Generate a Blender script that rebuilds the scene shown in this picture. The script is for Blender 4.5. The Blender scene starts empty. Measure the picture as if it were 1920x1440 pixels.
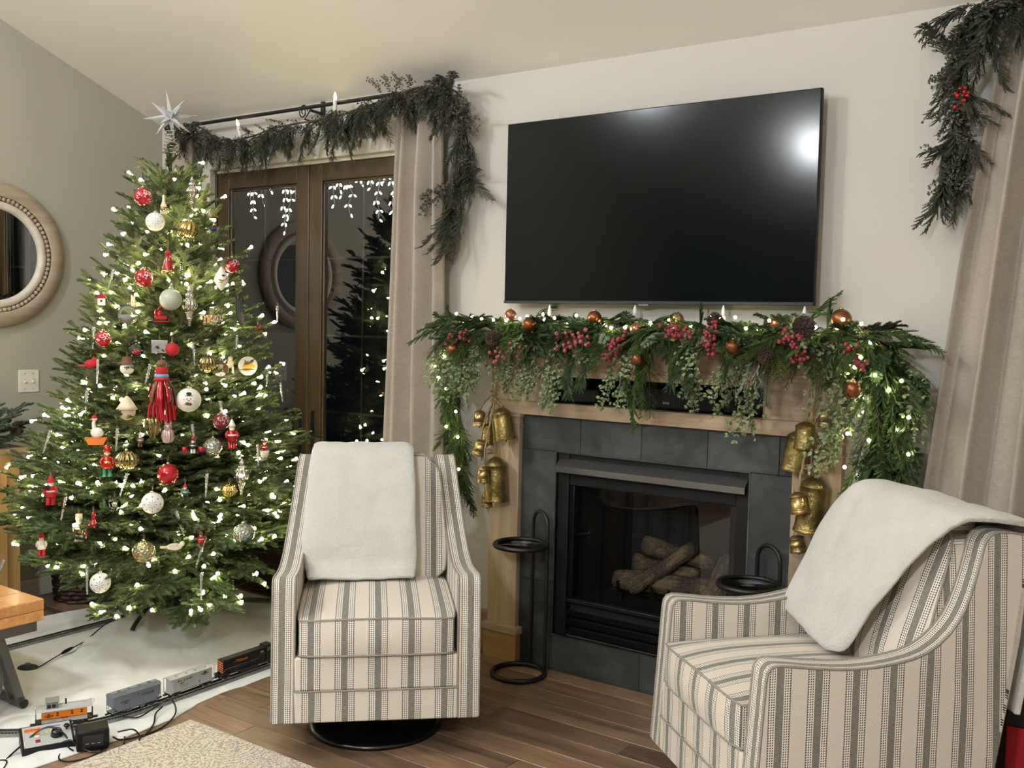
import bpy, bmesh, math, random
from mathutils import Vector, Matrix, Euler, noise
PI = math.pi
rnd = random.Random(11)
S = bpy.context.scene
COL = S.collection

# ------------------------------------------------------------------ camera
cd = bpy.data.cameras.new('camera')
cam = bpy.data.objects.new('camera', cd)
COL.objects.link(cam)
cd.sensor_fit = 'HORIZONTAL'
cd.sensor_width = 36.0
cd.lens = 1855.9 * 36.0 / 1920.0
cd.clip_start = 0.05
YAW, PITCH, ROLL = -0.6077485, -0.0614921, 0.0216924
_f = Vector((math.sin(YAW) * math.cos(PITCH), math.cos(YAW) * math.cos(PITCH), math.sin(PITCH)))
_r = Vector((math.cos(YAW), -math.sin(YAW), 0.0))
_u = _r.cross(_f)
_r2 = math.cos(ROLL) * _r + math.sin(ROLL) * _u
_u2 = -math.sin(ROLL) * _r + math.cos(ROLL) * _u
cam.matrix_world = Matrix(((_r2.x, _u2.x, -_f.x, 0.0), (_r2.y, _u2.y, -_f.y, -3.82), (_r2.z, _u2.z, -_f.z, 1.593), (0, 0, 0, 1)))
S.camera = cam

# ------------------------------------------------------------------ world (night), exposure
W = bpy.data.worlds.new('night')
S.world = W
W.use_nodes = True
W.node_tree.nodes['Background'].inputs[0].default_value = (0.10, 0.13, 0.2, 1)
W.node_tree.nodes['Background'].inputs[1].default_value = 0.012
S.view_settings.view_transform = 'Standard'
S.view_settings.look = 'None'
S.view_settings.gamma = 1.0
S.view_settings.use_curve_mapping = False
S.view_settings.exposure = 0.5
LAMP = 215.0        # radiance of the unseen opal globe pendants
BULB = 60.0        # radiance of the fairy light bulbs
S.cycles.max_bounces = 6
S.cycles.diffuse_bounces = 4
S.cycles.glossy_bounces = 3
S.cycles.transmission_bounces = 4
S.cycles.transparent_max_bounces = 8
S.cycles.use_adaptive_sampling = True
S.cycles.adaptive_threshold = 0.03
S.cycles.use_light_tree = False
S.cycles.sample_clamp_indirect = 6.0
S.cycles.caustics_reflective = False
S.cycles.caustics_refractive = False
S.cycles.use_denoising = True

# ------------------------------------------------------------------ node helper
def lin(c):
    return tuple(((v / 255.0) / 12.92 if v <= 10 else (((v / 255.0) + 0.055) / 1.055) ** 2.4) for v in c[:3]) + (1.0,)

class NM:
    def __init__(self, name):
        self.m = bpy.data.materials.new(name)
        self.m.use_nodes = True
        self.t = self.m.node_tree
        self.n = self.t.nodes
        self.b = self.n['Principled BSDF']
        self.out = self.n['Material Output']
    def node(self, typ, **kw):
        nd = self.n.new(typ)
        for k, v in kw.items():
            setattr(nd, k, v)
        return nd
    def put(self, sock, v):
        if hasattr(v, 'is_linked'):
            self.t.links.new(v, sock)
        elif isinstance(v, (tuple, list)) and sock.type == 'RGBA' and len(v) == 3:
            sock.default_value = tuple(v) + (1.0,)
        else:
            sock.default_value = v
    def set(self, **kw):
        for k, v in kw.items():
            self.put(self.b.inputs[k.replace('_', ' ')], v)
        return self
    def math(self, op, a, b=0.0, c=0.0):
        nd = self.node('ShaderNodeMath', operation=op)
        for i, v in enumerate((a, b, c)):
            self.put(nd.inputs[i], v)
        return nd.outputs[0]
    def mix(self, fac, a, b, typ='MIX'):
        nd = self.node('ShaderNodeMix', data_type='RGBA', blend_type=typ)
        self.put(nd.inputs[0], fac)
        self.put(nd.inputs[6], a)
        self.put(nd.inputs[7], b)
        return nd.outputs[2]
    def coord(self, kind='Object', scale=(1, 1, 1), rot=(0, 0, 0), vec=None, loc=(0, 0, 0)):
        mp = self.node('ShaderNodeMapping')
        if vec is None:
            tc = self.node('ShaderNodeTexCoord')
            vec = tc.outputs[kind]
        self.t.links.new(vec, mp.inputs[0])
        mp.inputs[1].default_value = loc
        mp.inputs[2].default_value = rot
        mp.inputs[3].default_value = scale
        return mp.outputs[0]
    def noise(self, vec, scale=5, detail=3, rough=0.55, dist=0.0):
        nd = self.node('ShaderNodeTexNoise')
        if vec is not None:
            self.t.links.new(vec, nd.inputs['Vector'])
        nd.inputs['Scale'].default_value = scale
        nd.inputs['Detail'].default_value = detail
        nd.inputs['Roughness'].default_value = rough
        nd.inputs['Distortion'].default_value = dist
        return nd.outputs['Fac']
    def voro(self, vec, scale=5, feature='F1', out='Distance', rnd_=1.0):
        nd = self.node('ShaderNodeTexVoronoi', feature=feature)
        self.t.links.new(vec, nd.inputs['Vector'])
        nd.inputs['Scale'].default_value = scale
        nd.inputs['Randomness'].default_value = rnd_
        return nd.outputs[out]
    def ramp(self, fac, stops, mode='LINEAR'):
        nd = self.node('ShaderNodeValToRGB')
        nd.color_ramp.interpolation = mode
        els = nd.color_ramp.elements
        while len(els) < len(stops):
            els.new(0.5)
        for e, (p, c) in zip(els, stops):
            e.position = p
            e.color = c if len(c) == 4 else tuple(c) + (1.0,)
        self.put(nd.inputs[0], fac)
        return nd.outputs[0]
    def bump(self, h, strength=0.3, dist=0.01, normal=None):
        nd = self.node('ShaderNodeBump')
        nd.inputs['Strength'].default_value = strength
        nd.inputs['Distance'].default_value = dist
        self.put(nd.inputs['Height'], h)
        if normal is not None:
            self.t.links.new(normal, nd.inputs['Normal'])
        self.t.links.new(nd.outputs[0], self.b.inputs['Normal'])
        return nd.outputs[0]
    def rand(self):
        return self.node('ShaderNodeObjectInfo').outputs['Random']

MATS = {}
def flat(name, c, rough=0.5, metal=0.0, spec=0.5, var=0.0, bump=0.0, bscale=60, **kw):
    """plain procedural material with a little noise in colour and relief"""
    if name in MATS:
        return MATS[name]
    m = NM(name)
    col = lin(c)
    v = m.coord('Object')
    if var > 0:
        nz = m.noise(v, bscale * 0.35, 3)
        a = tuple(x * (1 - var) for x in col[:3]) + (1,)
        b = tuple(min(1, x * (1 + var)) for x in col[:3]) + (1,)
        m.set(Base_Color=m.ramp(nz, [(0.3, a), (0.7, b)]))
    else:
        m.set(Base_Color=col)
    if bump > 0:
        m.bump(m.noise(v, bscale, 3), bump, 0.004)
    m.set(Roughness=rough, Metallic=metal)
    m.b.inputs['Specular IOR Level'].default_value = spec
    for k, x in kw.items():
        m.put(m.b.inputs[k.replace('_', ' ')], x)
    MATS[name] = m.m
    return m.m

def emit(name, c, strength):
    if name in MATS:
        return MATS[name]
    m = NM(name)
    m.set(Base_Color=(0.8, 0.8, 0.75), Emission_Color=c, Emission_Strength=strength, Roughness=0.3)
    MATS[name] = m.m
    return m.m

# ------------------------------------------------------------------ mesh helper
class MB:
    def __init__(self):
        self.v, self.f, self.s = [], [], []
    def add(self, verts, faces, smooth=False, M=None):
        o = len(self.v)
        if M is not None:
            verts = [M @ Vector(p) for p in verts]
        self.v.extend([tuple(p) for p in verts])
        self.f.extend([tuple(i + o for i in fc) for fc in faces])
        self.s.extend([smooth] * len(faces))
        return self
    def box(self, x0, y0, z0, x1, y1, z1, M=None):
        v = [(x0, y0, z0), (x1, y0, z0), (x1, y1, z0), (x0, y1, z0), (x0, y0, z1), (x1, y0, z1), (x1, y1, z1), (x0, y1, z1)]
        return self.add(v, [(0, 3, 2, 1), (4, 5, 6, 7), (0, 1, 5, 4), (1, 2, 6, 5), (2, 3, 7, 6), (3, 0, 4, 7)], False, M)
    def rbox(self, x0, y0, z0, x1, y1, z1, r=0.005, seg=2, M=None, smooth=True):
        bm = bmesh.new()
        bmesh.ops.create_cube(bm, size=1.0)
        for v in bm.verts:
            v.co = Vector(((x0 + x1) / 2 + v.co.x * (x1 - x0), (y0 + y1) / 2 + v.co.y * (y1 - y0), (z0 + z1) / 2 + v.co.z * (z1 - z0)))
        bmesh.ops.bevel(bm, geom=bm.edges[:], offset=r, segments=seg, affect='EDGES', profile=0.5)
        bm.verts.index_update()
        bm.normal_update()
        fl = [f for f in bm.faces]
        self.add([v.co.copy() for v in bm.verts], [[v.index for v in f.verts] for f in fl], smooth, M)
        if smooth:      # the six big faces stay flat, only the rounded edges are smooth
            self.s[-len(fl):] = [max(abs(c) for c in f.normal) < 0.999 for f in fl]
        bm.free()
        return self
    def tube(self, pts, r=0.01, n=8, closed=False, caps=True, M=None, smooth=True, flatz=1.0):
        P = [Vector(p) for p in pts]
        k = len(P)
        rs = r if isinstance(r, (list, tuple)) else [r] * k
        vs, fs = [], []
        up = None
        for i in range(k):
            if closed:
                t = (P[(i + 1) % k] - P[i - 1])
            else:
                t = P[min(i + 1, k - 1)] - P[max(i - 1, 0)]
            if t.length < 1e-9:
                t = Vector((0, 0, 1))
            t.normalize()
            if up is None:
                up = Vector((0, 0, 1)) if abs(t.z) < 0.9 else Vector((1, 0, 0))
            a = up - t * up.dot(t)
            if a.length < 1e-6:
                a = t.orthogonal()
            a.normalize()
            up = a
            b = t.cross(a)
            for j in range(n):
                an = 2 * PI * j / n
                vs.append(P[i] + a * (math.cos(an) * rs[i] * flatz) + b * (math.sin(an) * rs[i]))
        m = k if closed else k - 1
        for i in range(m):
            i2 = (i + 1) % k
            for j in range(n):
                j2 = (j + 1) % n
                fs.append((i * n + j, i * n + j2, i2 * n + j2, i2 * n + j))
        self.add(vs, fs, smooth, M)
        if caps and not closed:
            self.add(vs[:n], [tuple(range(n))[::-1]], False, M)
            self.add(vs[-n:], [tuple(range(n))], False, M)
        return self
    def lathe(self, prof, n=20, M=None, smooth=True, caps=True):
        vs, fs = [], []
        k = len(prof)
        for (rr, z) in prof:
            for j in range(n):
                a = 2 * PI * j / n
                vs.append((rr * math.cos(a), rr * math.sin(a), z))
        for i in range(k - 1):
            for j in range(n):
                j2 = (j + 1) % n
                fs.append((i * n + j, i * n + j2, (i + 1) * n + j2, (i + 1) * n + j))
        if caps:
            if prof[0][0] > 1e-6:
                fs.append(tuple(range(n))[::-1])
            if prof[-1][0] > 1e-6:
                fs.append(tuple((k - 1) * n + j for j in range(n)))
        return self.add(vs, fs, smooth, M)
    def ball(self, c=(0, 0, 0), r=1.0, nu=16, nv=10, sc=(1, 1, 1), M=None):
        vs, fs = [], []
        for i in range(1, nv):
            th = PI * i / nv
            for j in range(nu):
                a = 2 * PI * j / nu
                vs.append((c[0] + sc[0] * r * math.sin(th) * math.cos(a), c[1] + sc[1] * r * math.sin(th) * math.sin(a), c[2] + sc[2] * r * math.cos(th)))
        top = len(vs); vs.append((c[0], c[1], c[2] + sc[2] * r))
        bot = len(vs); vs.append((c[0], c[1], c[2] - sc[2] * r))
        for i in range(nv - 2):
            for j in range(nu):
                j2 = (j + 1) % nu
                fs.append((i * nu + j, (i + 1) * nu + j, (i + 1) * nu + j2, i * nu + j2))
        for j in range(nu):
            j2 = (j + 1) % nu
            fs.append((top, j, j2))
            fs.append((bot, (nv - 2) * nu + j2, (nv - 2) * nu + j))
        return self.add(vs, fs, True, M)
    def grid(self, fn, nu, nv, smooth=True, M=None, closeu=False):
        vs = [fn(i / (nu if closeu else nu - 1), j / (nv - 1)) for j in range(nv) for i in range(nu)]
        fs = []
        for j in range(nv - 1):
            for i in range(nu if closeu else nu - 1):
                i2 = (i + 1) % nu
                fs.append((j * nu + i, j * nu + i2, (j + 1) * nu + i2, (j + 1) * nu + i))
        return self.add(vs, fs, smooth, M)
    def prism(self, poly, d0, d1, axis='x', smooth=False, M=None):
        """closed 2d outline extruded along an axis; outline coordinates are the other two axes in xyz order"""
        def mk(p, d):
            return (d, p[0], p[1]) if axis == 'x' else ((p[0], d, p[1]) if axis == 'y' else (p[0], p[1], d))
        k = len(poly)
        vs = [mk(p, d0) for p in poly] + [mk(p, d1) for p in poly]
        fs = [tuple(range(k))[::-1], tuple(range(k, 2 * k))] + [(i, (i + 1) % k, k + (i + 1) % k, k + i) for i in range(k)]
        return self.add(vs, fs, smooth, M)
    def mesh(self, name, mat=None, uvf=None, sharp=None, fix=False):
        me = bpy.data.meshes.new(name)
        me.from_pydata(self.v, [], self.f)
        me.polygons.foreach_set('use_smooth', self.s)
        if fix:
            bm = bmesh.new(); bm.from_mesh(me)
            bmesh.ops.remove_doubles(bm, verts=bm.verts[:], dist=1e-5)
            bmesh.ops.recalc_face_normals(bm, faces=bm.faces[:])
            bm.to_mesh(me); bm.free()
        if sharp:
            me.set_sharp_from_angle(angle=sharp)
        if mat is not None:
            me.materials.append(mat)
        if uvf:
            uv = me.uv_layers.new(name='UVMap')
            for p in me.polygons:
                for li in p.loop_indices:
                    uv.data[li].uv = uvf(me.vertices[me.loops[li].vertex_index].co, p.normal)
        me.update()
        return me
    def build(self, name, mat, parent=None, uvf=None, sharp=None, fix=False):
        return obj(name, self.mesh(name, mat, uvf, sharp, fix), parent)

def obj(name, me, parent=None, M=None):
    o = bpy.data.objects.new(name, me)
    COL.objects.link(o)
    if parent is not None:
        o.parent = parent
    if M is not None:
        o.matrix_local = M
    return o

def tag(o, label=None, cat=None, group=None, kind=None):
    if label: o['label'] = label
    if cat: o['category'] = cat
    if group: o['group'] = group
    if kind: o['kind'] = kind
    return o

def thing(name, label, cat, loc=(0, 0, 0), rz=0.0, group=None, M=None):
    o = bpy.data.objects.new(name, None)
    o.empty_display_size = 0.05
    COL.objects.link(o)
    if M is not None:
        o.matrix_world = M
    else:
        o.location = loc
        o.rotation_euler = (0, 0, rz)
    return tag(o, label, cat, group)

def struct(name, loc=(0, 0, 0)):
    o = bpy.data.objects.new(name, None)
    COL.objects.link(o)
    o.location = loc
    o['kind'] = 'structure'
    return o

def mod_bevel(o, w=0.003, seg=2, ang=40):
    b = o.modifiers.new('bevel', 'BEVEL')
    b.width = w; b.segments = seg; b.limit_method = 'ANGLE'; b.angle_limit = math.radians(ang)
    b.harden_normals = True
    return o

def mod_subd(o, lv=1):
    m = o.modifiers.new('subd', 'SUBSURF'); m.levels = lv; m.render_levels = lv
    return o

def text_mesh(txt, size, mat, parent, M, name='lettering', extrude=0.0004, shear=0.0, align='CENTER', spacing=1.0, sx=1.0):
    cu = bpy.data.curves.new('t', 'FONT')
    cu.body = txt; cu.size = size; cu.extrude = extrude; cu.shear = shear
    cu.align_x = align; cu.align_y = 'CENTER'; cu.space_character = spacing
    cu.resolution_u = 3
    to = bpy.data.objects.new('t', cu)
    COL.objects.link(to)
    bpy.context.view_layer.update()
    me = bpy.data.meshes.new_from_object(to)
    bpy.data.objects.remove(to)
    bpy.data.curves.remove(cu)
    me.materials.clear(); me.materials.append(mat)
    for v in me.vertices:
        v.co.x *= sx
    return obj(name, me, parent, M)

def frame_M(o, x, y, z):
    """matrix from origin and three axis vectors"""
    x, y, z = Vector(x), Vector(y), Vector(z)
    return Matrix(((x.x, y.x, z.x, o[0]), (x.y, y.y, z.y, o[1]), (x.z, y.z, z.z, o[2]), (0, 0, 0, 1)))

def aim(o, d, roll=0.0, sc=1.0, up=(0, 0, 1)):
    """matrix whose local +X runs along d, local +Z as near up as possible, rolled about d"""
    x = Vector(d).normalized()
    u_ = Vector(up)
    if abs(x.dot(u_)) > 0.98:
        u_ = Vector((1, 0.2, 0))
    y = u_.cross(x).normalized()
    z = x.cross(y)
    c, s = math.cos(roll), math.sin(roll)
    y2 = y * c + z * s
    z2 = z * c - y * s
    return frame_M(o, x * sc, y2 * sc, z2 * sc)

def interp(x, xs, ys):
    if x <= xs[0]: return ys[0]
    for i in range(1, len(xs)):
        if x <= xs[i]:
            t = (x - xs[i - 1]) / (xs[i] - xs[i - 1])
            return ys[i - 1] + t * (ys[i] - ys[i - 1])
    return ys[-1]

def spline(pts, n):
    """catmull-rom through points"""
    P = [Vector(p) for p in pts]
    P = [P[0] * 2 - P[1]] + P + [P[-1] * 2 - P[-2]]
    out = []
    segs = len(P) - 3
    for k in range(n):
        t = k / (n - 1) * segs
        i = min(int(t), segs - 1)
        t -= i
        p0, p1, p2, p3 = P[i:i + 4]
        out.append(0.5 * ((2 * p1) + (p2 - p0) * t + (2 * p0 - 5 * p1 + 4 * p2 - p3) * t * t + (3 * p1 - p0 - 3 * p2 + p3) * t ** 3))
    return out

# ------------------------------------------------------------------ materials of the room
def paint(name, c, rough=0.75):
    m = NM(name)
    v = m.coord('Object')
    n1 = m.noise(v, 1.3, 2)
    col = lin(c)
    a = tuple(x * 0.97 for x in col[:3]) + (1,)
    b = tuple(min(1, x * 1.03) for x in col[:3]) + (1,)
    m.set(Base_Color=m.ramp(n1, [(0.3, a), (0.7, b)]), Roughness=rough)
    m.bump(m.noise(v, 180, 2), 0.05, 0.002)
    m.b.inputs['Specular IOR Level'].default_value = 0.3
    return m.m
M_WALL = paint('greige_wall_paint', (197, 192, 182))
M_WALL_SHADED = paint('greige_wall_paint_shaded', (164, 160, 144))  # same greige paint, darkened to carry the shade on the left wall
M_CEIL = paint('ceiling_paint', (238, 232, 222))
M_TRIM = paint('light_trim_paint', (205, 199, 186), 0.5)

def wood(name, c1, c2, axis='x', scale=1.0, rough=0.45, rand=0.0, bump=0.06, dark=None, coord='Object'):
    m = NM(name)
    st = {'x': (1.2, 14, 14), 'y': (14, 1.2, 14), 'z': (14, 14, 1.2)}[axis]
    st = tuple(s * scale for s in st)
    tc = m.node('ShaderNodeTexCoord')
    r = m.rand()
    off = m.node('ShaderNodeVectorMath', operation='MULTIPLY_ADD')
    m.t.links.new(tc.outputs[coord], off.inputs[0])
    off.inputs[1].default_value = (1, 1, 1)
    cmb = m.node('ShaderNodeCombineXYZ')
    for i, k in enumerate((7.3, 13.1, 5.7)):
        m.put(cmb.inputs[i], m.math('MULTIPLY', r, k))
    m.t.links.new(cmb.outputs[0], off.inputs[2])
    v = m.coord(vec=off.outputs[0], scale=st)
    n1 = m.noise(v, 1.0, 6, 0.62, 0.5)
    n2 = m.noise(m.coord(vec=off.outputs[0], scale=tuple(s * 5 for s in st)), 1.0, 3, 0.6)
    f = m.math('ADD', m.math('MULTIPLY', n1, 0.72), m.math('MULTIPLY', n2, 0.28))
    col = m.ramp(f, [(0.33, lin(c1)), (0.66, lin(c2))])
    if dark:
        n3 = m.noise(m.coord(vec=off.outputs[0], scale=tuple(s * 0.7 for s in st)), 1.0, 5, 0.7, 1.0)
        col = m.mix(m.ramp(n3, [(0.55, (0, 0, 0)), (0.75, (0.8, 0.8, 0.8))]), col, lin(dark))
    if rand > 0:
        val = m.math('MULTIPLY_ADD', r, 2 * rand, 1 - rand)
        hsv = m.node('ShaderNodeHueSaturation')
        m.put(hsv.inputs['Value'], val)
        m.put(hsv.inputs['Color'], col)
        col = hsv.outputs[0]
    m.set(Base_Color=col, Roughness=rough)
    m.bump(f, bump, 0.01)
    return m.m
M_FLOOR = wood('brown_floor_wood', (96, 73, 54), (156, 125, 98), 'x', 1.0, 0.36, 0.28, 0.08, (52, 38, 29))
M_MANTEL_X = wood('mantel_wood_horizontal', (152, 127, 100), (202, 177, 146), 'x', 0.8, 0.5, 0.05, 0.05, (114, 88, 68))
M_MANTEL_Z = wood('mantel_wood_vertical', (150, 125, 98), (198, 173, 142), 'z', 0.8, 0.5, 0.05, 0.05, (116, 90, 68))
M_OAK_X = wood('honey_oak_horizontal', (140, 104, 62), (176, 140, 92), 'x', 0.9, 0.45, 0.06)
M_DOORWOOD = wood('door_wood', (56, 43, 25), (76, 60, 36), 'z', 0.9, 0.42, 0.05, 0.03)
M_DOORWOOD_X = wood('door_wood_rail', (54, 41, 25), (74, 57, 36), 'x', 0.9, 0.42, 0.05, 0.03)
M_CAB = wood('cabinet_pine', (150, 112, 66), (186, 150, 98), 'z', 0.8, 0.5, 0.06)
M_CABTOP = wood('cabinet_top_wood', (136, 112, 84), (160, 137, 106), 'y', 0.8, 0.5, 0.06)
M_TABLE = wood('table_top_wood', (186, 126, 74), (228, 172, 112), 'x', 1.1, 0.35, 0.08, 0.05, (140, 88, 48))
M_BLACK = flat('black_iron', (16, 16, 16), 0.42, 0.0, 0.5)
M_BLACKGLOSS = flat('black_gloss_plastic', (12, 12, 13), 0.25)
M_BLACKMATT = flat('black_matt_plastic', (15, 15, 16), 0.5, spec=0.3, bump=0.1, bscale=300)
M_WHITEPL = flat('ivory_plastic', (222, 217, 200), 0.35)
M_SCREW = flat('screw_metal', (150, 148, 140), 0.35, 1.0)

def thin_glass(name, ior=1.5, tint=(1, 1, 1), rough=0.0, gcol=(1, 1, 1)):
    m = NM(name)
    m.n.remove(m.b)
    fr = m.node('ShaderNodeFresnel'); fr.inputs[0].default_value = ior
    tr = m.node('ShaderNodeBsdfTransparent'); tr.inputs[0].default_value = tuple(tint) + (1,)
    gl = m.node('ShaderNodeBsdfGlossy'); gl.inputs['Roughness'].default_value = rough
    gl.inputs['Color'].default_value = tuple(gcol) + (1,)
    mx = m.node('ShaderNodeMixShader')
    m.t.links.new(fr.outputs[0], mx.inputs[0])
    m.t.links.new(tr.outputs[0], mx.inputs[1])
    m.t.links.new(gl.outputs[0], mx.inputs[2])
    m.t.links.new(mx.outputs[0], m.out.inputs[0])
    return m.m
M_DOORGLASS = thin_glass('double_glazing', 2.3, (0.85, 0.88, 0.87))
M_FIREGLASS = thin_glass('fireplace_glass', 1.52, (0.92, 0.92, 0.92))
M_CLEAR = thin_glass('clear_glass', 1.45, (0.95, 0.97, 0.96))

# ------------------------------------------------------------------ room shell
XL, XR, YF, CZ, SL, RY = -5.32, 2.3, -7.0, 2.75, 0.396, -3.5
DX0, DX1, DZ = -4.845, -3.275, 2.452       # french door opening
FX0, FX1, FZ0, FZ1 = -2.414, -1.410, 0.165, 1.02

floor = struct('floor')
MB().add([(XL, YF, -0.014), (XR, YF, -0.014), (XR, 0, -0.014), (XL, 0, -0.014)], [(0, 1, 2, 3)]).build('subfloor', M_FLOOR, floor)
plank_cache = {}
def plank_mesh(L):
    if L not in plank_cache:
        w, c, h = 0.127, 0.0022, 0.013
        mb = MB()
        x0, x1, y0, y1 = 0.0008, L - 0.0008, 0.0008, w - 0.0008
        v = [(x0, y0, -h), (x1, y0, -h), (x1, y1, -h), (x0, y1, -h), (x0, y0, -c), (x1, y0, -c), (x1, y1, -c), (x0, y1, -c),
             (x0 + c, y0 + c, 0), (x1 - c, y0 + c, 0), (x1 - c, y1 - c, 0), (x0 + c, y1 - c, 0)]
        f = [(8, 9, 10, 11)] + [(i, (i + 1) % 4, 4 + (i + 1) % 4, 4 + i) for i in range(4)] + [(4 + i, 4 + (i + 1) % 4, 8 + (i + 1) % 4, 8 + i) for i in range(4)]
        mb.add(v, f)
        plank_cache[L] = mb.mesh('plank', M_FLOOR)
    return plank_cache[L]
for row in range(23):
    y = -0.127 * (row + 1)
    x = XL - rnd.uniform(0, 0.9)
    while x < 0.9:
        L = rnd.choice((0.6, 0.9, 1.2, 1.2, 1.5, 1.5))
        xx = max(x, XL)
        if x >= XL - 0.001 or x + L > XL + 0.15:
            Lc = L if x >= XL else round((x + L - XL) / 0.15) * 0.15
            Lc = round(max(0.15, Lc), 2)
            o = obj('plank', plank_mesh(Lc), floor)
            o.location = (x + L - Lc, y, 0)
        x += L

def boxes(name, lst, mat, parent=None, kind='structure'):
    mb = MB()
    for b in lst:
        mb.box(*b)
    o = mb.build(name, mat, parent)
    if parent is None and kind:
        o['kind'] = kind
    return o
T = 0.16
# lower part of the wall (under the ceiling line) with the door and firebox openings left out
boxes('wall_back', [(XL - 0.2, 0, -0.02, DX0, T, 2.80), (DX0, 0, DZ, DX1, T, 2.80), (DX1, 0, -0.02, FX0, T, 2.80),
                    (FX0, 0, FZ1, FX1, T, 1.234), (FX0, 0, 1.36, FX1, T, 2.80), (FX0, 0, -0.02, FX1, T, FZ0), (FX1, 0, -0.02, XR + 0.2, T, 2.80)], M_WALL)
def gable(name, x0, x1, mat):
    zr = CZ + SL * (-RY)
    poly = [(0.16, -0.02), (0.16, CZ), (0.0, CZ), (RY, zr), (YF, CZ + 0.0), (YF - 0.1, CZ), (YF - 0.1, -0.02)]
    o = MB().prism(poly, x0, x1, 'x').build(name, mat, fix=True)
    o['kind'] = 'structure'
    return o
gable('wall_left', XL - 0.12, XL, M_WALL_SHADED)
gable('wall_right', XR, XR + 0.12, M_WALL)
boxes('wall_front', [(XL, YF - 0.12, -0.02, XR, YF, CZ + 0.05)], paint('darkened_unseen_wall', (84, 82, 80)))  # unseen wall, coloured dark to dim reflections in the screen and glass
zr = CZ + SL * (-RY)
mb = MB()
poly = [(0.0, CZ), (RY, zr), (YF, CZ), (YF, CZ + 0.12), (RY, zr + 0.12), (0.0, CZ + 0.12)]
o = mb.prism(poly, XL, XR, 'x').build('ceiling', M_CEIL, fix=True); o['kind'] = 'structure'

# baseboards
def board(name, x0, y0, x1, y1, h=0.10, mat=M_TRIM):
    mb = MB(); mb.rbox(x0, y0, 0.0, x1, y1, h, 0.004, 2)
    o = mb.build(name, mat); o['kind'] = 'structure'
    return o
board('baseboard_left', XL, -7.0, XL + 0.014, 0.0)
o = MB().rbox(-3.17, -0.016, 0.0, -2.745, 0.0, 0.205, 0.004).build('baseboard_back', M_OAK_X); o['kind'] = 'structure'
MB().rbox(-3.17, -0.024, 0.16, -2.745, -0.012, 0.2, 0.004).build('cap', M_OAK_X, o)
board('baseboard_right', -1.07, -0.016, XR, 0.0, 0.13)

# ------------------------------------------------------------------ french doors
tr = struct('trim_1')
cw = 0.075
MB().rbox(DX0 - cw, -0.018, 0, DX0, 0.0, DZ + cw, 0.004).build('casing_board', M_TRIM, tr)
MB().rbox(DX1, -0.018, 0, DX1 + cw, 0.0, DZ + cw, 0.004).build('casing_board', M_TRIM, tr)
MB().rbox(DX0 - cw, -0.02, DZ, DX1 + cw, 0.0, DZ + cw, 0.004).build('casing_board', M_TRIM, tr)
MB().rbox(DX0, 0.02, DZ - 0.018, DX1, 0.15, DZ, 0.003).build('jamb', M_TRIM, tr)
for (a, b) in ((DX0, DX0 + 0.015), (DX1 - 0.015, DX1)):
    MB().rbox(a, 0.02, 0, b, 0.15, DZ, 0.003).build('jamb', M_DOORWOOD, tr)

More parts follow.
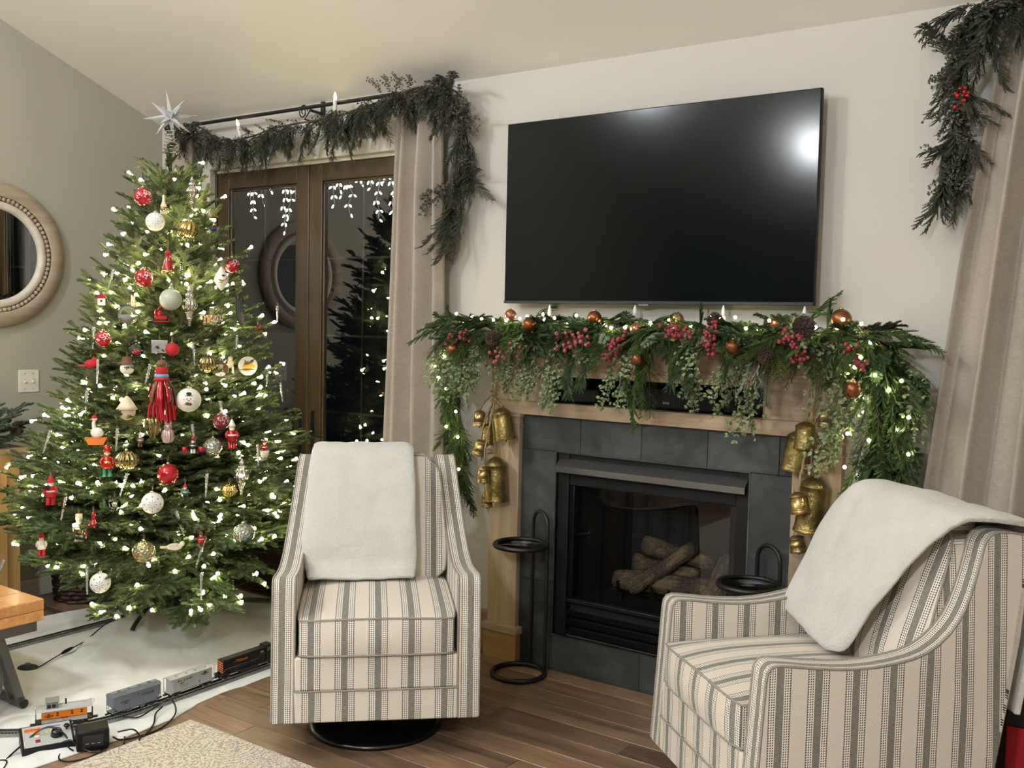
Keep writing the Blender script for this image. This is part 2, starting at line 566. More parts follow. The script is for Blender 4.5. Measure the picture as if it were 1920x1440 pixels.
def door(name, x0, x1, hinge, label):
    d = struct(name)
    d['label'] = label
    st, tp, bt = 0.098, 0.092, 0.24
    y0, y1 = 0.03, 0.075
    z0, z1 = 0.012, DZ - 0.02
    for (a, b) in ((x0, x0 + st), (x1 - st, x1)):
        s = MB().rbox(a, y0, z0, b, y1, z1, 0.004).build('stile', M_DOORWOOD, d)
    MB().rbox(x0 + st, y0, z1 - tp, x1 - st, y1, z1, 0.004).build('rail', M_DOORWOOD_X, d)
    MB().rbox(x0 + st, y0, z0, x1 - st, y1, z0 + bt, 0.004).build('rail', M_DOORWOOD_X, d)
    gx0, gx1, gz0, gz1 = x0 + st, x1 - st, z0 + bt, z1 - tp
    for (a, b, c, e) in ((gx0, gx0 + 0.014, gz0, gz1), (gx1 - 0.014, gx1, gz0, gz1)):
        MB().rbox(a, y0 + 0.008, c, b, y1 - 0.008, e, 0.005).build('glazing_bead', M_DOORWOOD, d)
    for (c, e) in ((gz0, gz0 + 0.014), (gz1 - 0.014, gz1)):
        MB().rbox(gx0 + 0.014, y0 + 0.008, c, gx1 - 0.014, y1 - 0.008, e, 0.005).build('glazing_bead', M_DOORWOOD_X, d)
    gl = MB().add([(gx0, 0.052, gz0), (gx1, 0.052, gz0), (gx1, 0.052, gz1), (gx0, 0.052, gz1)], [(0, 1, 2, 3)]).build('glass_pane', M_DOORGLASS, d)
    MG = flat('grille_bar', (70, 68, 62), 0.5)
    xm = (gx0 + gx1) / 2
    MB().box(xm - 0.006, 0.056, gz0, xm + 0.006, 0.062, gz1).build('grille_bar', MG, gl)
    for k in range(1, 5):
        z = gz0 + (gz1 - gz0) * k / 5
        MB().box(gx0, 0.0565, z - 0.006, gx1, 0.0615, z + 0.006).build('grille_bar', MG, gl)
    # lever handle on a tall plate
    hx = (x1 - 0.046) if hinge < 0 else (x0 + 0.050)
    ph = MB().rbox(hx - 0.019, y0 - 0.008, 0.84, hx + 0.019, y0, 1.085, 0.004).build('handle_plate', M_BLACK, d)
    sgn = -1 if hinge < 0 else 1
    MB().tube([(hx, y0 - 0.006, 0.955), (hx, y0 - 0.05, 0.955)], 0.009, 10).build('handle_stem', M_BLACK, ph)
    MB().tube([(hx - 0.01 * sgn, y0 - 0.05, 0.955), (hx + 0.05 * sgn, y0 - 0.054, 0.957), (hx + 0.115 * sgn, y0 - 0.05, 0.953)], [0.010, 0.010, 0.007], 10, flatz=0.75).build('handle_lever', M_BLACK, ph)
    MB().tube([(hx, y0 - 0.012, 0.87), (hx, y0 - 0.006, 0.87)], 0.013, 12).build('thumb_turn', M_BLACK, ph)
    xh = x0 if hinge < 0 else x1
    for z in (0.25, 1.0, 1.6, 2.22):
        MB().tube([(xh, y0 - 0.006, z - 0.05), (xh, y0 - 0.006, z + 0.05)], 0.008, 8).build('hinge', M_BLACK, d)
    return d
xm = (DX0 + DX1) / 2
door('door_1', DX0 + 0.018, xm - 0.002, -1, 'brown wooden french door leaf beside the christmas tree')
door('door_2', xm + 0.002, DX1 - 0.018, 1, 'brown wooden french door leaf beside the tall curtain')
o = MB().rbox(-5.6, 0.355, 2.405, -2.6, 0.40, 2.60, 0.004).build('trim_3', flat('eave_board', (60, 58, 54), 0.7)); o['kind'] = 'structure'
# threshold and a dark porch slab outside
o = MB().rbox(DX0, 0.0, -0.01, DX1, 0.16, 0.012, 0.003).build('trim_2', M_DOORWOOD_X); o['kind'] = 'structure'
o = boxes('ground', [(-9, 0.17, -0.16, 4, 6.0, -0.06)], flat('porch_deck', (44, 42, 40), 0.8, var=0.2))

# ------------------------------------------------------------------ unseen opal globe pendants, added behind the camera to light the room
M_OPAL = emit('opal_lamp_glass', (1.0, 1.05, 1.10, 1), LAMP)
def pendant(x, y, z, label, r=0.13):
    zc = (CZ + SL * -y) if y > RY else (CZ + SL * (y - YF))
    t = thing('unseen_pendant_lamp', label, 'lamp', (x, y, z), 0, 'unseen opal globe pendants')
    MB().ball((0, 0, 0), r, 24, 16).build('globe', M_OPAL, t)
    MB().lathe([(0.03, r * 0.96), (0.045, r * 0.97), (0.045, r + 0.05), (0.01, r + 0.06)], 16).build('fitter', M_BLACK, t)
    MB().tube([(0, 0, r + 0.05), (0, 0, zc - z - 0.005)], 0.004, 6).build('cord', M_BLACK, t)
pendant(-3.8, -3.6, 3.55, 'unseen opal globe pendant nearest the tree side', 0.12)
pendant(-0.7, -4.7, 2.5, 'added unseen opal globe pendant nearest the armchair side', 0.13)  # low lamp added to brighten the ceiling and chairs
pendant(-3.02, -5.5, 3.27, 'unseen opal globe pendant at the far back of the room', 0.10)

# ------------------------------------------------------------------ fireplace
def slate():
    m = NM('dark_slate_tile')
    v = m.coord('Object')
    r = m.rand()
    n1 = m.noise(m.coord('Object', (1.0, 1.0, 1.6)), 5.5, 5, 0.6, 0.6)
    n2 = m.noise(v, 40, 3)
    col = m.ramp(n1, [(0.32, lin((42, 45, 44))), (0.55, lin((58, 61, 60))), (0.72, lin((78, 80, 77)))])
    hsv = m.node('ShaderNodeHueSaturation')
    m.put(hsv.inputs['Value'], m.math('MULTIPLY_ADD', r, 0.3, 0.82))
    m.put(hsv.inputs['Color'], col)
    m.set(Base_Color=hsv.outputs[0], Roughness=0.5)
    m.bump(m.math('ADD', n1, m.math('MULTIPLY', n2, 0.3)), 0.12, 0.01)
    return m.m
M_SLATE = slate()
M_GROUT = flat('dark_grout', (38, 39, 38), 0.8)
M_CHAR = flat('firebox_black', (14, 14, 14), 0.7, bump=0.2, bscale=90)
M_CHROME = flat('brushed_edge', (120, 122, 124), 0.3, 1.0, bump=0.05, bscale=90)

fp = thing('fireplace', 'wooden mantel fireplace with dark slate surround and black gas insert', 'fireplace', (0, 0, 0))
# slate surround, tile by tile
sl = MB().box(-2.577, -0.012, 0.0, -2.386, 0.0, 1.172)
sl.box(-1.466, -0.012, 0.0, -1.283, 0.0, 1.172).box(-2.386, -0.012, 1.013, -1.466, 0, 1.172).box(-2.386, -0.012, 0, -1.466, 0, 0.170)
sur = sl.build('surround', M_GROUT, fp)
def tile(x0, z0, x1, z1):
    g = 0.0009
    MB().rbox(x0 + g, -0.022, z0 + g, x1 - g, -0.010, z1 - g, 0.0015, 1, smooth=False).build('tile', M_SLATE, sur)
for a, b in zip((-2.577, -2.262, -1.957, -1.652, -1.347), (-2.262, -1.957, -1.652, -1.347, -1.283)):
    tile(a, 1.013, b, 1.172)
for a, b in ((0.0, 0.405), (0.405, 1.013)):
    tile(-2.577, a, -2.386, b); tile(-1.466, a, -1.283, b)
for a, b in zip((-2.386, -1.935), (-1.935, -1.466)):
    tile(a, 0.0, b, 0.170)
# thin metal edge round the insert
mb = MB()
mb.box(-2.389, -0.0245, 0.168, -2.384, -0.008, 1.015).box(-1.468, -0.0245, 0.168, -1.463, -0.008, 1.015)
mb.box(-2.384, -0.0245, 0.168, -1.468, -0.008, 0.173).box(-2.384, -0.0245, 1.010, -1.468, -0.008, 1.015)
mb.build('edge_trim', M_CHROME, sur)

ins = MB()
ins.rbox(-2.384, -0.010, 0.173, -2.325, 0.04, 1.010, 0.004)
ins.rbox(-1.527, -0.010, 0.173, -1.468, 0.04, 1.010, 0.004)
ins.rbox(-2.325, -0.006, 0.865, -1.527, 0.04, 1.010, 0.004)
ins.rbox(-2.325, -0.006, 0.325, -1.527, 0.04, 0.345, 0.004)
insert = ins.build('insert_frame', M_BLACKMATT, fp)
# hood lip
MB().prism([(-0.006, 0.985), (-0.045, 0.952), (-0.045, 0.925), (-0.036, 0.920), (-0.036, 0.945), (-0.004, 0.972)], -2.375, -1.477, 'x').build('hood', flat('hood_metal', (150, 152, 154), 0.26, 0.9, bump=0.12, bscale=25), insert, fix=True)
for z in (0.180, 0.222, 0.264):
    MB().prism([(-0.008, z), (0.02, z + 0.012), (0.02, z + 0.018), (-0.012, z + 0.030), (-0.012, z + 0.006)], -2.325, -1.527, 'x').build('louver', M_BLACKGLOSS, insert, fix=True)
MB().box(-2.325, 0.03, 0.173, -1.527, 0.04, 0.33).build('vent_back', M_CHAR, insert)
for (a, b) in ((-2.325, -2.300), (-1.552, -1.527)):
    MB().rbox(a, 0.0, 0.345, b, 0.03, 0.865, 0.003).build('glass_frame', M_BLACKGLOSS, insert)
MB().add([(-2.31, 0.012, 0.345), (-1.54, 0.012, 0.345), (-1.54, 0.012, 0.865), (-2.31, 0.012, 0.865)], [(0, 1, 2, 3)]).build('glass_pane', M_FIREGLASS, insert)
mb = MB()
bx0, bx1, by, bz0, bz1 = -2.34, -1.51, 0.46, 0.335, 0.90
mb.add([(bx0, 0.03, bz0), (bx1, 0.03, bz0), (bx1 - 0.1, by, bz0), (bx0 + 0.1, by, bz0), (bx0, 0.03, bz1), (bx1, 0.03, bz1), (bx1 - 0.1, by, bz1), (bx0 + 0.1, by, bz1)],
       [(0, 1, 2, 3), (7, 6, 5, 4), (1, 5, 6, 2), (3, 2, 6, 7), (0, 3, 7, 4)])
mb.build('firebox', M_CHAR, fp)
# grate and ceramic logs
gr = MB()
for k in range(5):
    x = -2.13 + k * 0.085
    gr.tube([(x, 0.12, 0.43), (x, 0.13, 0.375), (x, 0.34, 0.375), (x, 0.36, 0.45)], 0.008, 6)
gr.tube([(-2.2, 0.2, 0.366), (-1.7, 0.2, 0.366)], 0.008, 6).tube([(-2.2, 0.3, 0.366), (-1.7, 0.3, 0.366)], 0.008, 6)
gr.tube([(-2.13, 0.15, 0.337), (-2.13, 0.15, 0.37)], 0.008, 6).tube([(-1.79, 0.15, 0.337), (-1.79, 0.15, 0.37)], 0.008, 6)
gr.build('grate', M_BLACK, fp)
def log_mat():
    m = NM('ceramic_log_bark')
    v = m.coord('Object', (3, 26, 26))
    n1 = m.noise(v, 1.0, 5, 0.65, 0.8)
    n2 = m.voro(m.coord('Object'), 90)
    n3 = m.noise(m.coord('Object'), 9, 3)
    c = m.ramp(n1, [(0.3, lin((58, 46, 34))), (0.5, lin((120, 100, 74))), (0.7, lin((158, 134, 98)))])
    ch = m.ramp(n3, [(0.50, (0, 0, 0)), (0.62, (0.9, 0.9, 0.9))])
    crack = m.ramp(n2, [(0.1, lin((24, 22, 20))), (0.55, lin((84, 76, 64)))])
    m.set(Base_Color=m.mix(ch, c, crack), Roughness=0.8)
    m.bump(m.math('ADD', n1, m.math('MULTIPLY', n2, 0.5)), 0.6, 0.02)
    return m.m
M_LOG = log_mat()
def fire_log(a, b, r0, r1, seed, label):
    a, b = Vector(a), Vector(b)
    L = (b - a).length
    rr = random.Random(seed)
    n, k = 14, 12
    vs = []
    mb = MB()
    ph = rr.uniform(0, 9)
    def fn(u_, v_):
        an = 2 * PI * u_
        x = L * v_
        r = (r0 + (r1 - r0) * v_) * (1 + 0.16 * noise.noise(Vector((math.cos(an) * 1.6, math.sin(an) * 1.6, x * 9 + ph))) + 0.06 * math.cos(3 * an + ph))
        if v_ < 0.04 or v_ > 0.96: r *= 0.86
        off = 0.02 * noise.noise(Vector((x * 7, ph, 1)))
        return (x, r * math.cos(an) + off, r * math.sin(an) + off)
    mb.grid(fn, n, k, closeu=True)
    mb.add([fn(i / n, 0) for i in range(n)], [tuple(range(n))])
    mb.add([fn(i / n, 1) for i in range(n)], [tuple(range(n))[::-1]])
    t = mb.build('fireplace_log', M_LOG, None, fix=True)
    t.matrix_world = aim(a, b - a)
    tag(t, label, 'log', 'ceramic logs in the gas fireplace')
fire_log((-2.17, 0.17, 0.425), (-1.72, 0.22, 0.43), 0.046, 0.052, 1, 'long lowest ceramic log lying across the grate')
fire_log((-2.12, 0.26, 0.49), (-1.80, 0.28, 0.47), 0.042, 0.036, 2, 'middle ceramic log of the stack behind the glass')
fire_log((-2.10, 0.31, 0.57), (-1.76, 0.33, 0.53), 0.042, 0.034, 3, 'topmost rear ceramic log in the gas fireplace')
fire_log((-2.06, 0.10, 0.405), (-1.83, 0.27, 0.605), 0.036, 0.032, 4, 'slanting ceramic log leaning across the log stack')
fire_log((-1.72, 0.16, 0.40), (-1.66, 0.33, 0.56), 0.045, 0.04, 5, 'pale ceramic log leaning at the right of the stack')

# wooden mantel
WX0, WX1 = -2.738, -1.095
def wpart(name, mat, x0, y0, z0, x1, y1, z1, r=0.003):
    return MB().rbox(x0, y0, z0, x1, y1, z1, r).build(name, mat, fp)
for (a, b) in ((WX0, -2.575), (-1.285, WX1)):
    lg = wpart('leg', M_MANTEL_Z, a, -0.050, 0.165, b, 0.0, 1.172)
    pl = wpart('plinth', M_OAK_X, a - 0.012, -0.062, 0.0, b + 0.012, 0.0, 0.140)
    MB().rbox(a - 0.022, -0.072, 0.135, b + 0.022, 0.0, 0.170, 0.004).build('plinth_cap', M_MANTEL_X, pl)
    MB().rbox(a - 0.006, -0.060, 1.110, b + 0.006, 0.0, 1.122, 0.003).build('necking', M_MANTEL_X, lg)
    MB().rbox(a - 0.008, -0.064, 1.158, b + 0.008, 0.0, 1.174, 0.003).build('necking', M_MANTEL_X, lg)
fr = wpart('frieze', M_MANTEL_X, WX0, -0.052, 1.174, WX1, -0.0, 1.236)
wpart('frieze_block', M_MANTEL_X, WX0, -0.052, 1.2365, -2.412, 0.0, 1.50)
wpart('frieze_block', M_MANTEL_X, -1.412, -0.052, 1.2365, WX1, 0.0, 1.50)
wpart('frieze_rail', M_MANTEL_X, -2.412, -0.052, 1.357, -1.412, 0.0, 1.50)
mb = MB()
mb.prism([(-0.050, 1.384), (-0.060, 1.388), (-0.060, 1.398), (-0.070, 1.403), (-0.070, 1.412), (-0.082, 1.43), (-0.12, 1.47), (-0.15, 1.485), (-0.15, 1.50), (-0.050, 1.50)], WX0 - 0.02, WX1 + 0.02, 'x')
mb.build('crown_moulding', M_MANTEL_X, fp, fix=True)
MB().rbox(-2.845, -0.245, 1.50, -0.985, 0.0, 1.545, 0.006).build('mantel_shelf', M_MANTEL_X, fp)
mb = MB()
nx0, nx1, nz0, nz1 = -2.412, -1.412, 1.236, 1.357
mb.add([(nx0, -0.002, nz0), (nx1, -0.002, nz0), (nx1, 0.34, nz0), (nx0, 0.34, nz0), (nx0, -0.002, nz1), (nx1, -0.002, nz1), (nx1, 0.34, nz1), (nx0, 0.34, nz1)],
       [(0, 1, 2, 3), (7, 6, 5, 4), (1, 5, 6, 2), (3, 2, 6, 7), (0, 3, 7, 4)])
mb.build('niche', M_CHAR, fp)
# things standing in the niche
t = thing('cable_box', 'small black box at the left end of the mantel niche', 'electronics', (-2.30, 0.07, 1.2362))
MB().rbox(-0.10, -0.05, 0.002, 0.10, 0.09, 0.068, 0.006).build('case', M_BLACKMATT, t)
MB().rbox(-0.085, -0.051, 0.012, 0.085, -0.0495, 0.058, 0.0005).build('front_panel', M_BLACKGLOSS, t)
t = thing('soundbar_speaker', 'long black centre speaker in the mantel niche', 'speaker', (-1.86, 0.06, 1.2362))
MB().rbox(-0.225, -0.05, 0.002, 0.225, 0.12, 0.088, 0.006).build('case', M_BLACKMATT, t)
MB().rbox(-0.215, -0.0535, 0.010, 0.215, -0.0485, 0.080, 0.002).build('grille', flat('speaker_cloth', (20, 20, 21), 0.8, bump=0.3, bscale=600), t)
text_mesh('BOSE', 0.013, flat('logo_grey', (190, 190, 190), 0.4), t, frame_M((0.0, -0.0545, 0.030), (1, 0, 0), (0, 0, 1), (0, -1, 0)), 'logo')
t = thing('subwoofer_box', 'plain black box at the right end of the mantel niche', 'electronics', (-1.53, 0.08, 1.2362))
MB().rbox(-0.085, -0.05, 0.002, 0.085, 0.12, 0.092, 0.008).build('case', M_BLACKMATT, t)
MB().rbox(-0.07, -0.052, 0.015, 0.07, -0.0495, 0.08, 0.001).build('front_panel', flat('speaker_cloth2', (15, 15, 16), 0.8), t)

# ------------------------------------------------------------------ television
tv = thing('television', 'large black flat television on the wall above the mantel', 'television', (-1.928, -0.095, 1.683))
hw, H = 0.7165, 0.812
M_SCREEN = NM('tv_screen')
M_SCREEN.set(Base_Color=lin((5, 10, 10)), Roughness=0.13)
M_SCREEN.b.inputs['Specular IOR Level'].default_value = 0.22
MB().rbox(-hw, 0.0, 0, hw, 0.024, H, 0.003).build('case', M_BLACKMATT, tv)
MB().rbox(-hw + 0.004, -0.0025, 0.014, hw - 0.004, 0.0005, H - 0.004, 0.0008).build('screen', M_SCREEN.m, tv)
MB().rbox(-hw, -0.005, 0, hw, 0.001, 0.013, 0.002).build('lower_bezel', flat('bezel_grey', (52, 52, 54), 0.4, 0.4), tv)
MB().rbox(-0.024, -0.005, -0.007, 0.024, 0.012, 0.001, 0.002).build('sensor_bar', flat('sensor_silver', (120, 120, 120), 0.45, 0.3), tv)
MB().rbox(-0.35, 0.024, 0.12, 0.35, 0.050, 0.55, 0.01).build('rear_housing', M_BLACKMATT, tv)
MB().rbox(-0.2, 0.05, 0.2, 0.2, 0.094, 0.5, 0.004).build('wall_bracket', M_BLACK, tv)

# ------------------------------------------------------------------ wall plates
def switch_plate(name, label, loc, rz, n):
    t = thing(name, label, 'switch', loc, rz)
    w = 0.036 + 0.023 * (n - 1) if n > 1 else 0.036
    w = 0.058 if n == 2 else 0.0395
    MB().rbox(-w, -0.006, -0.062, w, 0.0, 0.062, 0.003).build('cover_plate', M_WHITEPL, t)
    for k in range(n):
        x = (k - (n - 1) / 2) * 0.046
        s = MB().rbox(x - 0.0055, -0.009, -0.013, x + 0.0055, -0.004, 0.013, 0.001).build('switch_slot', flat('slot_ivory', (196, 190, 172), 0.4), t)
        MB().rbox(x - 0.004, -0.019, -0.004, x + 0.004, -0.006, 0.008, 0.002, M=Matrix.Rotation(0.35, 4, 'X')).build('toggle', M_WHITEPL, s)
        for z in (-0.042, 0.042):
            MB().tube([(x, -0.0075, z), (x, -0.005, z)], 0.003, 8).build('screw', M_SCREW, t)
    return t
switch_plate('switch_plate', 'ivory double light switch plate on the left wall below the mirror', (XL, -0.86, 1.215), PI / 2, 2)
switch_plate('switch_plate', 'single white switch plate beside the swept right curtain', (-0.835, 0.0, 1.211), 0, 1)

# ------------------------------------------------------------------ the two black stands by the hearth
def stand(label, x, y, rz):
    t = thing('ring_stand', label, 'stand', (x, y, 0), rz, 'black ring stands by the hearth')
    R_ = 0.118
    ring = lambda z, rr=R_: [(rr * math.cos(2 * PI * k / 40), rr * math.sin(2 * PI * k / 40), z) for k in range(40)]
    MB().tube(ring(0.0115), 0.0115, 10, closed=True).build('base_ring', M_BLACK, t)
    top = MB().tube(ring(0.598), 0.0115, 10, closed=True).build('tray_ring', M_BLACK, t)
    MB().lathe([(0.0, 0.596), (R_ - 0.008, 0.596), (R_ - 0.008, 0.600), (0.0, 0.600)], 40).build('glass_tray', M_CLEAR, top)
    a0, a1 = math.radians(58), math.radians(122)
    p0 = Vector((R_ * math.cos(a0), R_ * math.sin(a0), 0)); p1 = Vector((R_ * math.cos(a1), R_ * math.sin(a1), 0))
    c = (p0 + p1) / 2; h = (p1 - p0) / 2; hr = h.length
    pts = [p0 + Vector((0, 0, 0.012)), p0 + Vector((0, 0, 0.68))]
    for k in range(1, 12):
        an = PI * k / 12
        pts.append(c - h * math.cos(an) + Vector((0, 0, 0.68 + hr * math.sin(an))))
    pts += [p1 + Vector((0, 0, 0.68)), p1 + Vector((0, 0, 0.012))]
    MB().tube(pts, 0.0085, 8).build('handle_frame', M_BLACK, t)
stand('black ring stand with glass tray left of the fireplace insert', -2.468, -0.172, math.radians(-25))
stand('black ring stand half hidden behind the right armchair', -1.395, -0.172, math.radians(-25))

# ------------------------------------------------------------------ striped upholstery
def stripes():
    m = NM('striped_upholstery')
    P = 0.1235
    uv = m.node('ShaderNodeUVMap'); uv.uv_map = 'UVMap'
    sx = m.node('ShaderNodeSeparateXYZ')
    m.t.links.new(uv.outputs[0], sx.inputs[0])
    U, V = sx.outputs[0], sx.outputs[1]
    wob = m.noise(m.coord(vec=uv.outputs[0], scale=(1, 1, 1)), 14, 2)
    U2 = m.math('ADD', U, m.math('MULTIPLY', m.math('SUBTRACT', wob, 0.5), 0.002))
    f = m.math('FRACT', m.math('ADD', m.math('DIVIDE', U2, P), 0.5))
    d = m.math('MULTIPLY', m.math('ABSOLUTE', m.math('SUBTRACT', f, 0.5)), P)      # metres from the grey stripe centre
    grey = m.math('LESS_THAN', d, 0.0125)
    inl = m.math('MULTIPLY', m.math('GREATER_THAN', d, 0.0125), m.math('LESS_THAN', d, 0.0345))
    g = m.math('FRACT', m.math('DIVIDE', m.math('SUBTRACT', d, 0.0125), 0.00733))
    ln = m.math('MULTIPLY', m.math('GREATER_THAN', g, 0.45), inl)
    dash = m.math('GREATER_THAN', m.math('FRACT', m.math('DIVIDE', V, 0.0075)), 0.34)
    last = m.math('MULTIPLY', m.math('GREATER_THAN', d, 0.0335), m.math('LESS_THAN', d, 0.0352))
    ln = m.math('MAXIMUM', m.math('MULTIPLY', ln, dash), last)
    weave = m.noise(m.coord(vec=uv.outputs[0], scale=(60, 700, 1)), 1.0, 2, 0.6)
    weave2 = m.noise(m.coord(vec=uv.outputs[0], scale=(900, 120, 1)), 1.0, 2, 0.6)
    c_beige = m.ramp(weave2, [(0.3, lin((212, 199, 181))), (0.7, lin((234, 223, 207)))])
    c_white = lin((240, 233, 218))
    c_grey = m.ramp(weave, [(0.3, lin((98, 95, 86))), (0.7, lin((154, 149, 136)))])
    c_line = lin((88, 82, 72))
    col = m.mix(inl, c_beige, c_white)
    col = m.mix(grey, col, c_grey)
    col = m.mix(ln, col, c_line)
    m.set(Base_Color=col, Roughness=0.85)
    m.b.inputs['Specular IOR Level'].default_value = 0.2
    m.b.inputs['Sheen Weight'].default_value = 0.15
    m.bump(m.math('ADD', weave, weave2), 0.12, 0.002)
    return m.m
M_STRIPE = stripes()
M_PIPING = flat('upholstery_piping', (150, 142, 130), 0.85, var=0.2, bump=0.2, bscale=400)

def fur():
    m = NM('white_fur_throw')
    v = m.coord('Object')
    n1 = m.noise(m.coord('Object', (1, 1, 0.6)), 260, 3, 0.7)
    n2 = m.noise(m.coord('Object', (1, 1, 1.4)), 38, 5, 0.68, 0.5)
    n3 = m.noise(v, 9, 3)
    c = m.ramp(m.math('ADD', m.math('MULTIPLY', n1, 0.5), m.math('MULTIPLY', n3, 0.5)), [(0.3, lin((216, 212, 200))), (0.65, lin((236, 233, 224)))])
    m.set(Base_Color=c, Roughness=0.95)
    m.b.inputs['Sheen Weight'].default_value = 0.5
    m.b.inputs['Sheen Roughness'].default_value = 0.6
    m.b.inputs['Specular IOR Level'].default_value = 0.1
    m.bump(m.math('ADD', m.math('MULTIPLY', n1, 0.45), n2), 0.9, 0.012)
    return m.m
M_FUR = fur()

SIDE = [(0.0, 0.09), (0.0305, 0.585), (0.034, 0.607), (0.045, 0.622), (0.062, 0.6275), (0.10, 0.624), (0.18, 0.613), (0.26, 0.605), (0.32, 0.602), (0.39, 0.604), (0.453, 0.611),
        (0.51, 0.621), (0.556, 0.636), (0.60, 0.660), (0.638, 0.690), (0.668, 0.722), (0.692, 0.757), (0.716, 0.805), (0.737, 0.855), (0.753, 0.900),
        (0.767, 0.940), (0.776, 0.958), (0.792, 0.975), (0.818, 0.984), (0.870, 0.982), (0.915, 0.974), (0.936, 0.962), (0.943, 0.945), (0.915, 0.80), (0.887, 0.657), (0.853, 0.46), (0.819, 0.263), (0.79, 0.09)]
CW = 0.775
def wing_in(z):
    return 0.043 * max(0.0, (z - 0.63) / 0.35) ** 1.1

def armchair(label, M):
    t = thing('armchair', label, 'armchair', group='striped swivel armchairs', M=M)
    GC = 0.3905
    # ---- side panels with arm and wing
    for side in (0, 1):
        xo, xi = (0.0, 0.085) if side == 0 else (CW, CW - 0.085)
        sg = 1 if side == 0 else -1
        mb = MB()
        mb.prism(SIDE, min(xo, xi), max(xo, xi), 'x')
        mb.v = [(x + sg * wing_in(z), y, z) for (x, y, z) in mb.v]
        # arc length along the outline for the gusset
        acc = {}
        s = 0.0
        for i, p in enumerate(SIDE):
            if i: s += math.hypot(p[0] - SIDE[i - 1][0], p[1] - SIDE[i - 1][1])
            acc[p] = s
        def uvf(co, n, xo=xo, xi=xi, sg=sg):
            if abs(n.x) > 0.6:
                return (co.y - 0.075, co.z)
            best = min(SIDE, key=lambda p: (p[0] - co.y) ** 2 + (p[1] - co.z) ** 2)
            return (co.x - sg * wing_in(co.z) - (xo + xi) / 2 + 0.006 * sg, acc[best])
        o = mb.build('side_panel', M_STRIPE, t, uvf, fix=True)
        for p in o.data.polygons: p.use_smooth = True
        o.data.set_sharp_from_angle(angle=math.radians(35))
        mod_bevel(o, 0.009, 3, 50)
        for xp in (xo, xi):
            pts = [(xp + sg * wing_in(z) + (0.002 * (1 if xp == xo else -1) * sg), y, z) for (y, z) in SIDE[1:28]]
            MB().tube([(xp + (0.002 * (1 if xp == xo else -1) * sg), 0.001, 0.10)] + pts, 0.0042, 6).build('piping', M_PIPING, o)
    # ---- back frame
    BK = [(0.60, 0.20), (0.66, 0.5), (0.752, 0.86), (0.775, 0.94), (0.80, 0.968), (0.84, 0.974), (0.90, 0.964), (0.932, 0.945), (0.905, 0.80), (0.877, 0.657), (0.842, 0.46), (0.81, 0.263), (0.782, 0.092)]
    mb = MB().prism(BK, 0.079, CW - 0.079, 'x')
    mb.v = [(x + (1 if x < 0.4 else -1) * wing_in(z), y, z) for (x, y, z) in mb.v]
    o = mb.build('back', M_STRIPE, t, lambda co, n: (co.x - GC, co.z + (co.y if abs(n.z) > .7 else 0)), fix=True)
    mod_bevel(o, 0.01, 3, 50)
    # ---- deck under the cushion and front rail, skirt
    MB().rbox(0.084, 0.02, 0.10, CW - 0.084, 0.66, 0.333, 0.006).build('seat_deck', M_STRIPE, t, lambda co, n: (co.x - GC, co.z + co.y))
    MB().rbox(0.0845, 0.004, 0.212, CW - 0.0845, 0.05, 0.338, 0.007, 3).build('front_rail', M_STRIPE, t, lambda co, n: (co.x - GC, co.z + co.y))
    sk = MB().rbox(0.083, 0.0005, 0.092, CW - 0.083, 0.05, 0.213, 0.007, 3).build('skirt', M_STRIPE, t, lambda co, n: (co.x - GC - 0.004, co.z + co.y))
    MB().tube([(0.085, -0.001, 0.2125), (CW / 2, -0.001, 0.2115), (CW - 0.085, -0.001, 0.2125)], 0.0035, 6).build('piping', M_PIPING, sk)
    # ---- seat cushion: boxed, crowned
    def cushion(name, fn, nx, ny, nz, uvf):
        """closed rounded slab: fn(a,b,c) with a,b,c in [-1,1]"""
        bm = bmesh.new()
        bmesh.ops.create_cube(bm, size=2.0)
        bmesh.ops.subdivide_edges(bm, edges=bm.edges[:], cuts=9, use_grid_fill=True)
        for v in bm.verts:
            v.co = Vector(fn(*v.co))
        me = bpy.data.meshes.new(name)
        bm.normal_update()
        bm.to_mesh(me); bm.free()
        for p in me.polygons: p.use_smooth = True
        me.set_sharp_from_angle(angle=math.radians(50))
        me.materials.append(M_STRIPE)
        uv = me.uv_layers.new(name='UVMap')
        for p in me.polygons:
            for li in p.loop_indices:
                uv.data[li].uv = uvf(me.vertices[me.loops[li].vertex_index].co, p.normal)
        return obj(name, me, t)
    cx, hx = CW / 2, 0.297
    cy, hy = 0.315, 0.322
    def seat_fn(a, b, c):
        ra = 0.02 * max(0, abs(b)) ** 6
        x = cx + a * (hx - 0.012 * abs(b) ** 6)
        bulge = 0.012 * (1 - a * a) * (1 - c * c) * (1 if b < 0 else 0.2)
        y = cy + b * (hy - 0.014 * abs(a) ** 8) + (-bulge if b < 0 else bulge) + 0.008 * (c > 0) * 0
        zc = 0.412 + c * 0.068
        crown = 0.026 * (1 - a ** 4) * (1 - abs(b) ** 3.0) * (1 if c > 0.99 else (0.0 if c < 0 else c ** 6))
        z = zc + crown + (0.007 * (1 - a * a) if c > 0.5 else 0) * 1.0
        return (x, y, z)
    def seat_uv(co, n):
        if abs(n.x) > 0.75: return (co.y, co.z)
        if abs(n.z) > 0.6: return (co.x - GC, co.y + 0.3)
        return (co.x - GC, co.z)
    sc_ = cushion('seat_cushion', seat_fn, 10, 10, 4, seat_uv)
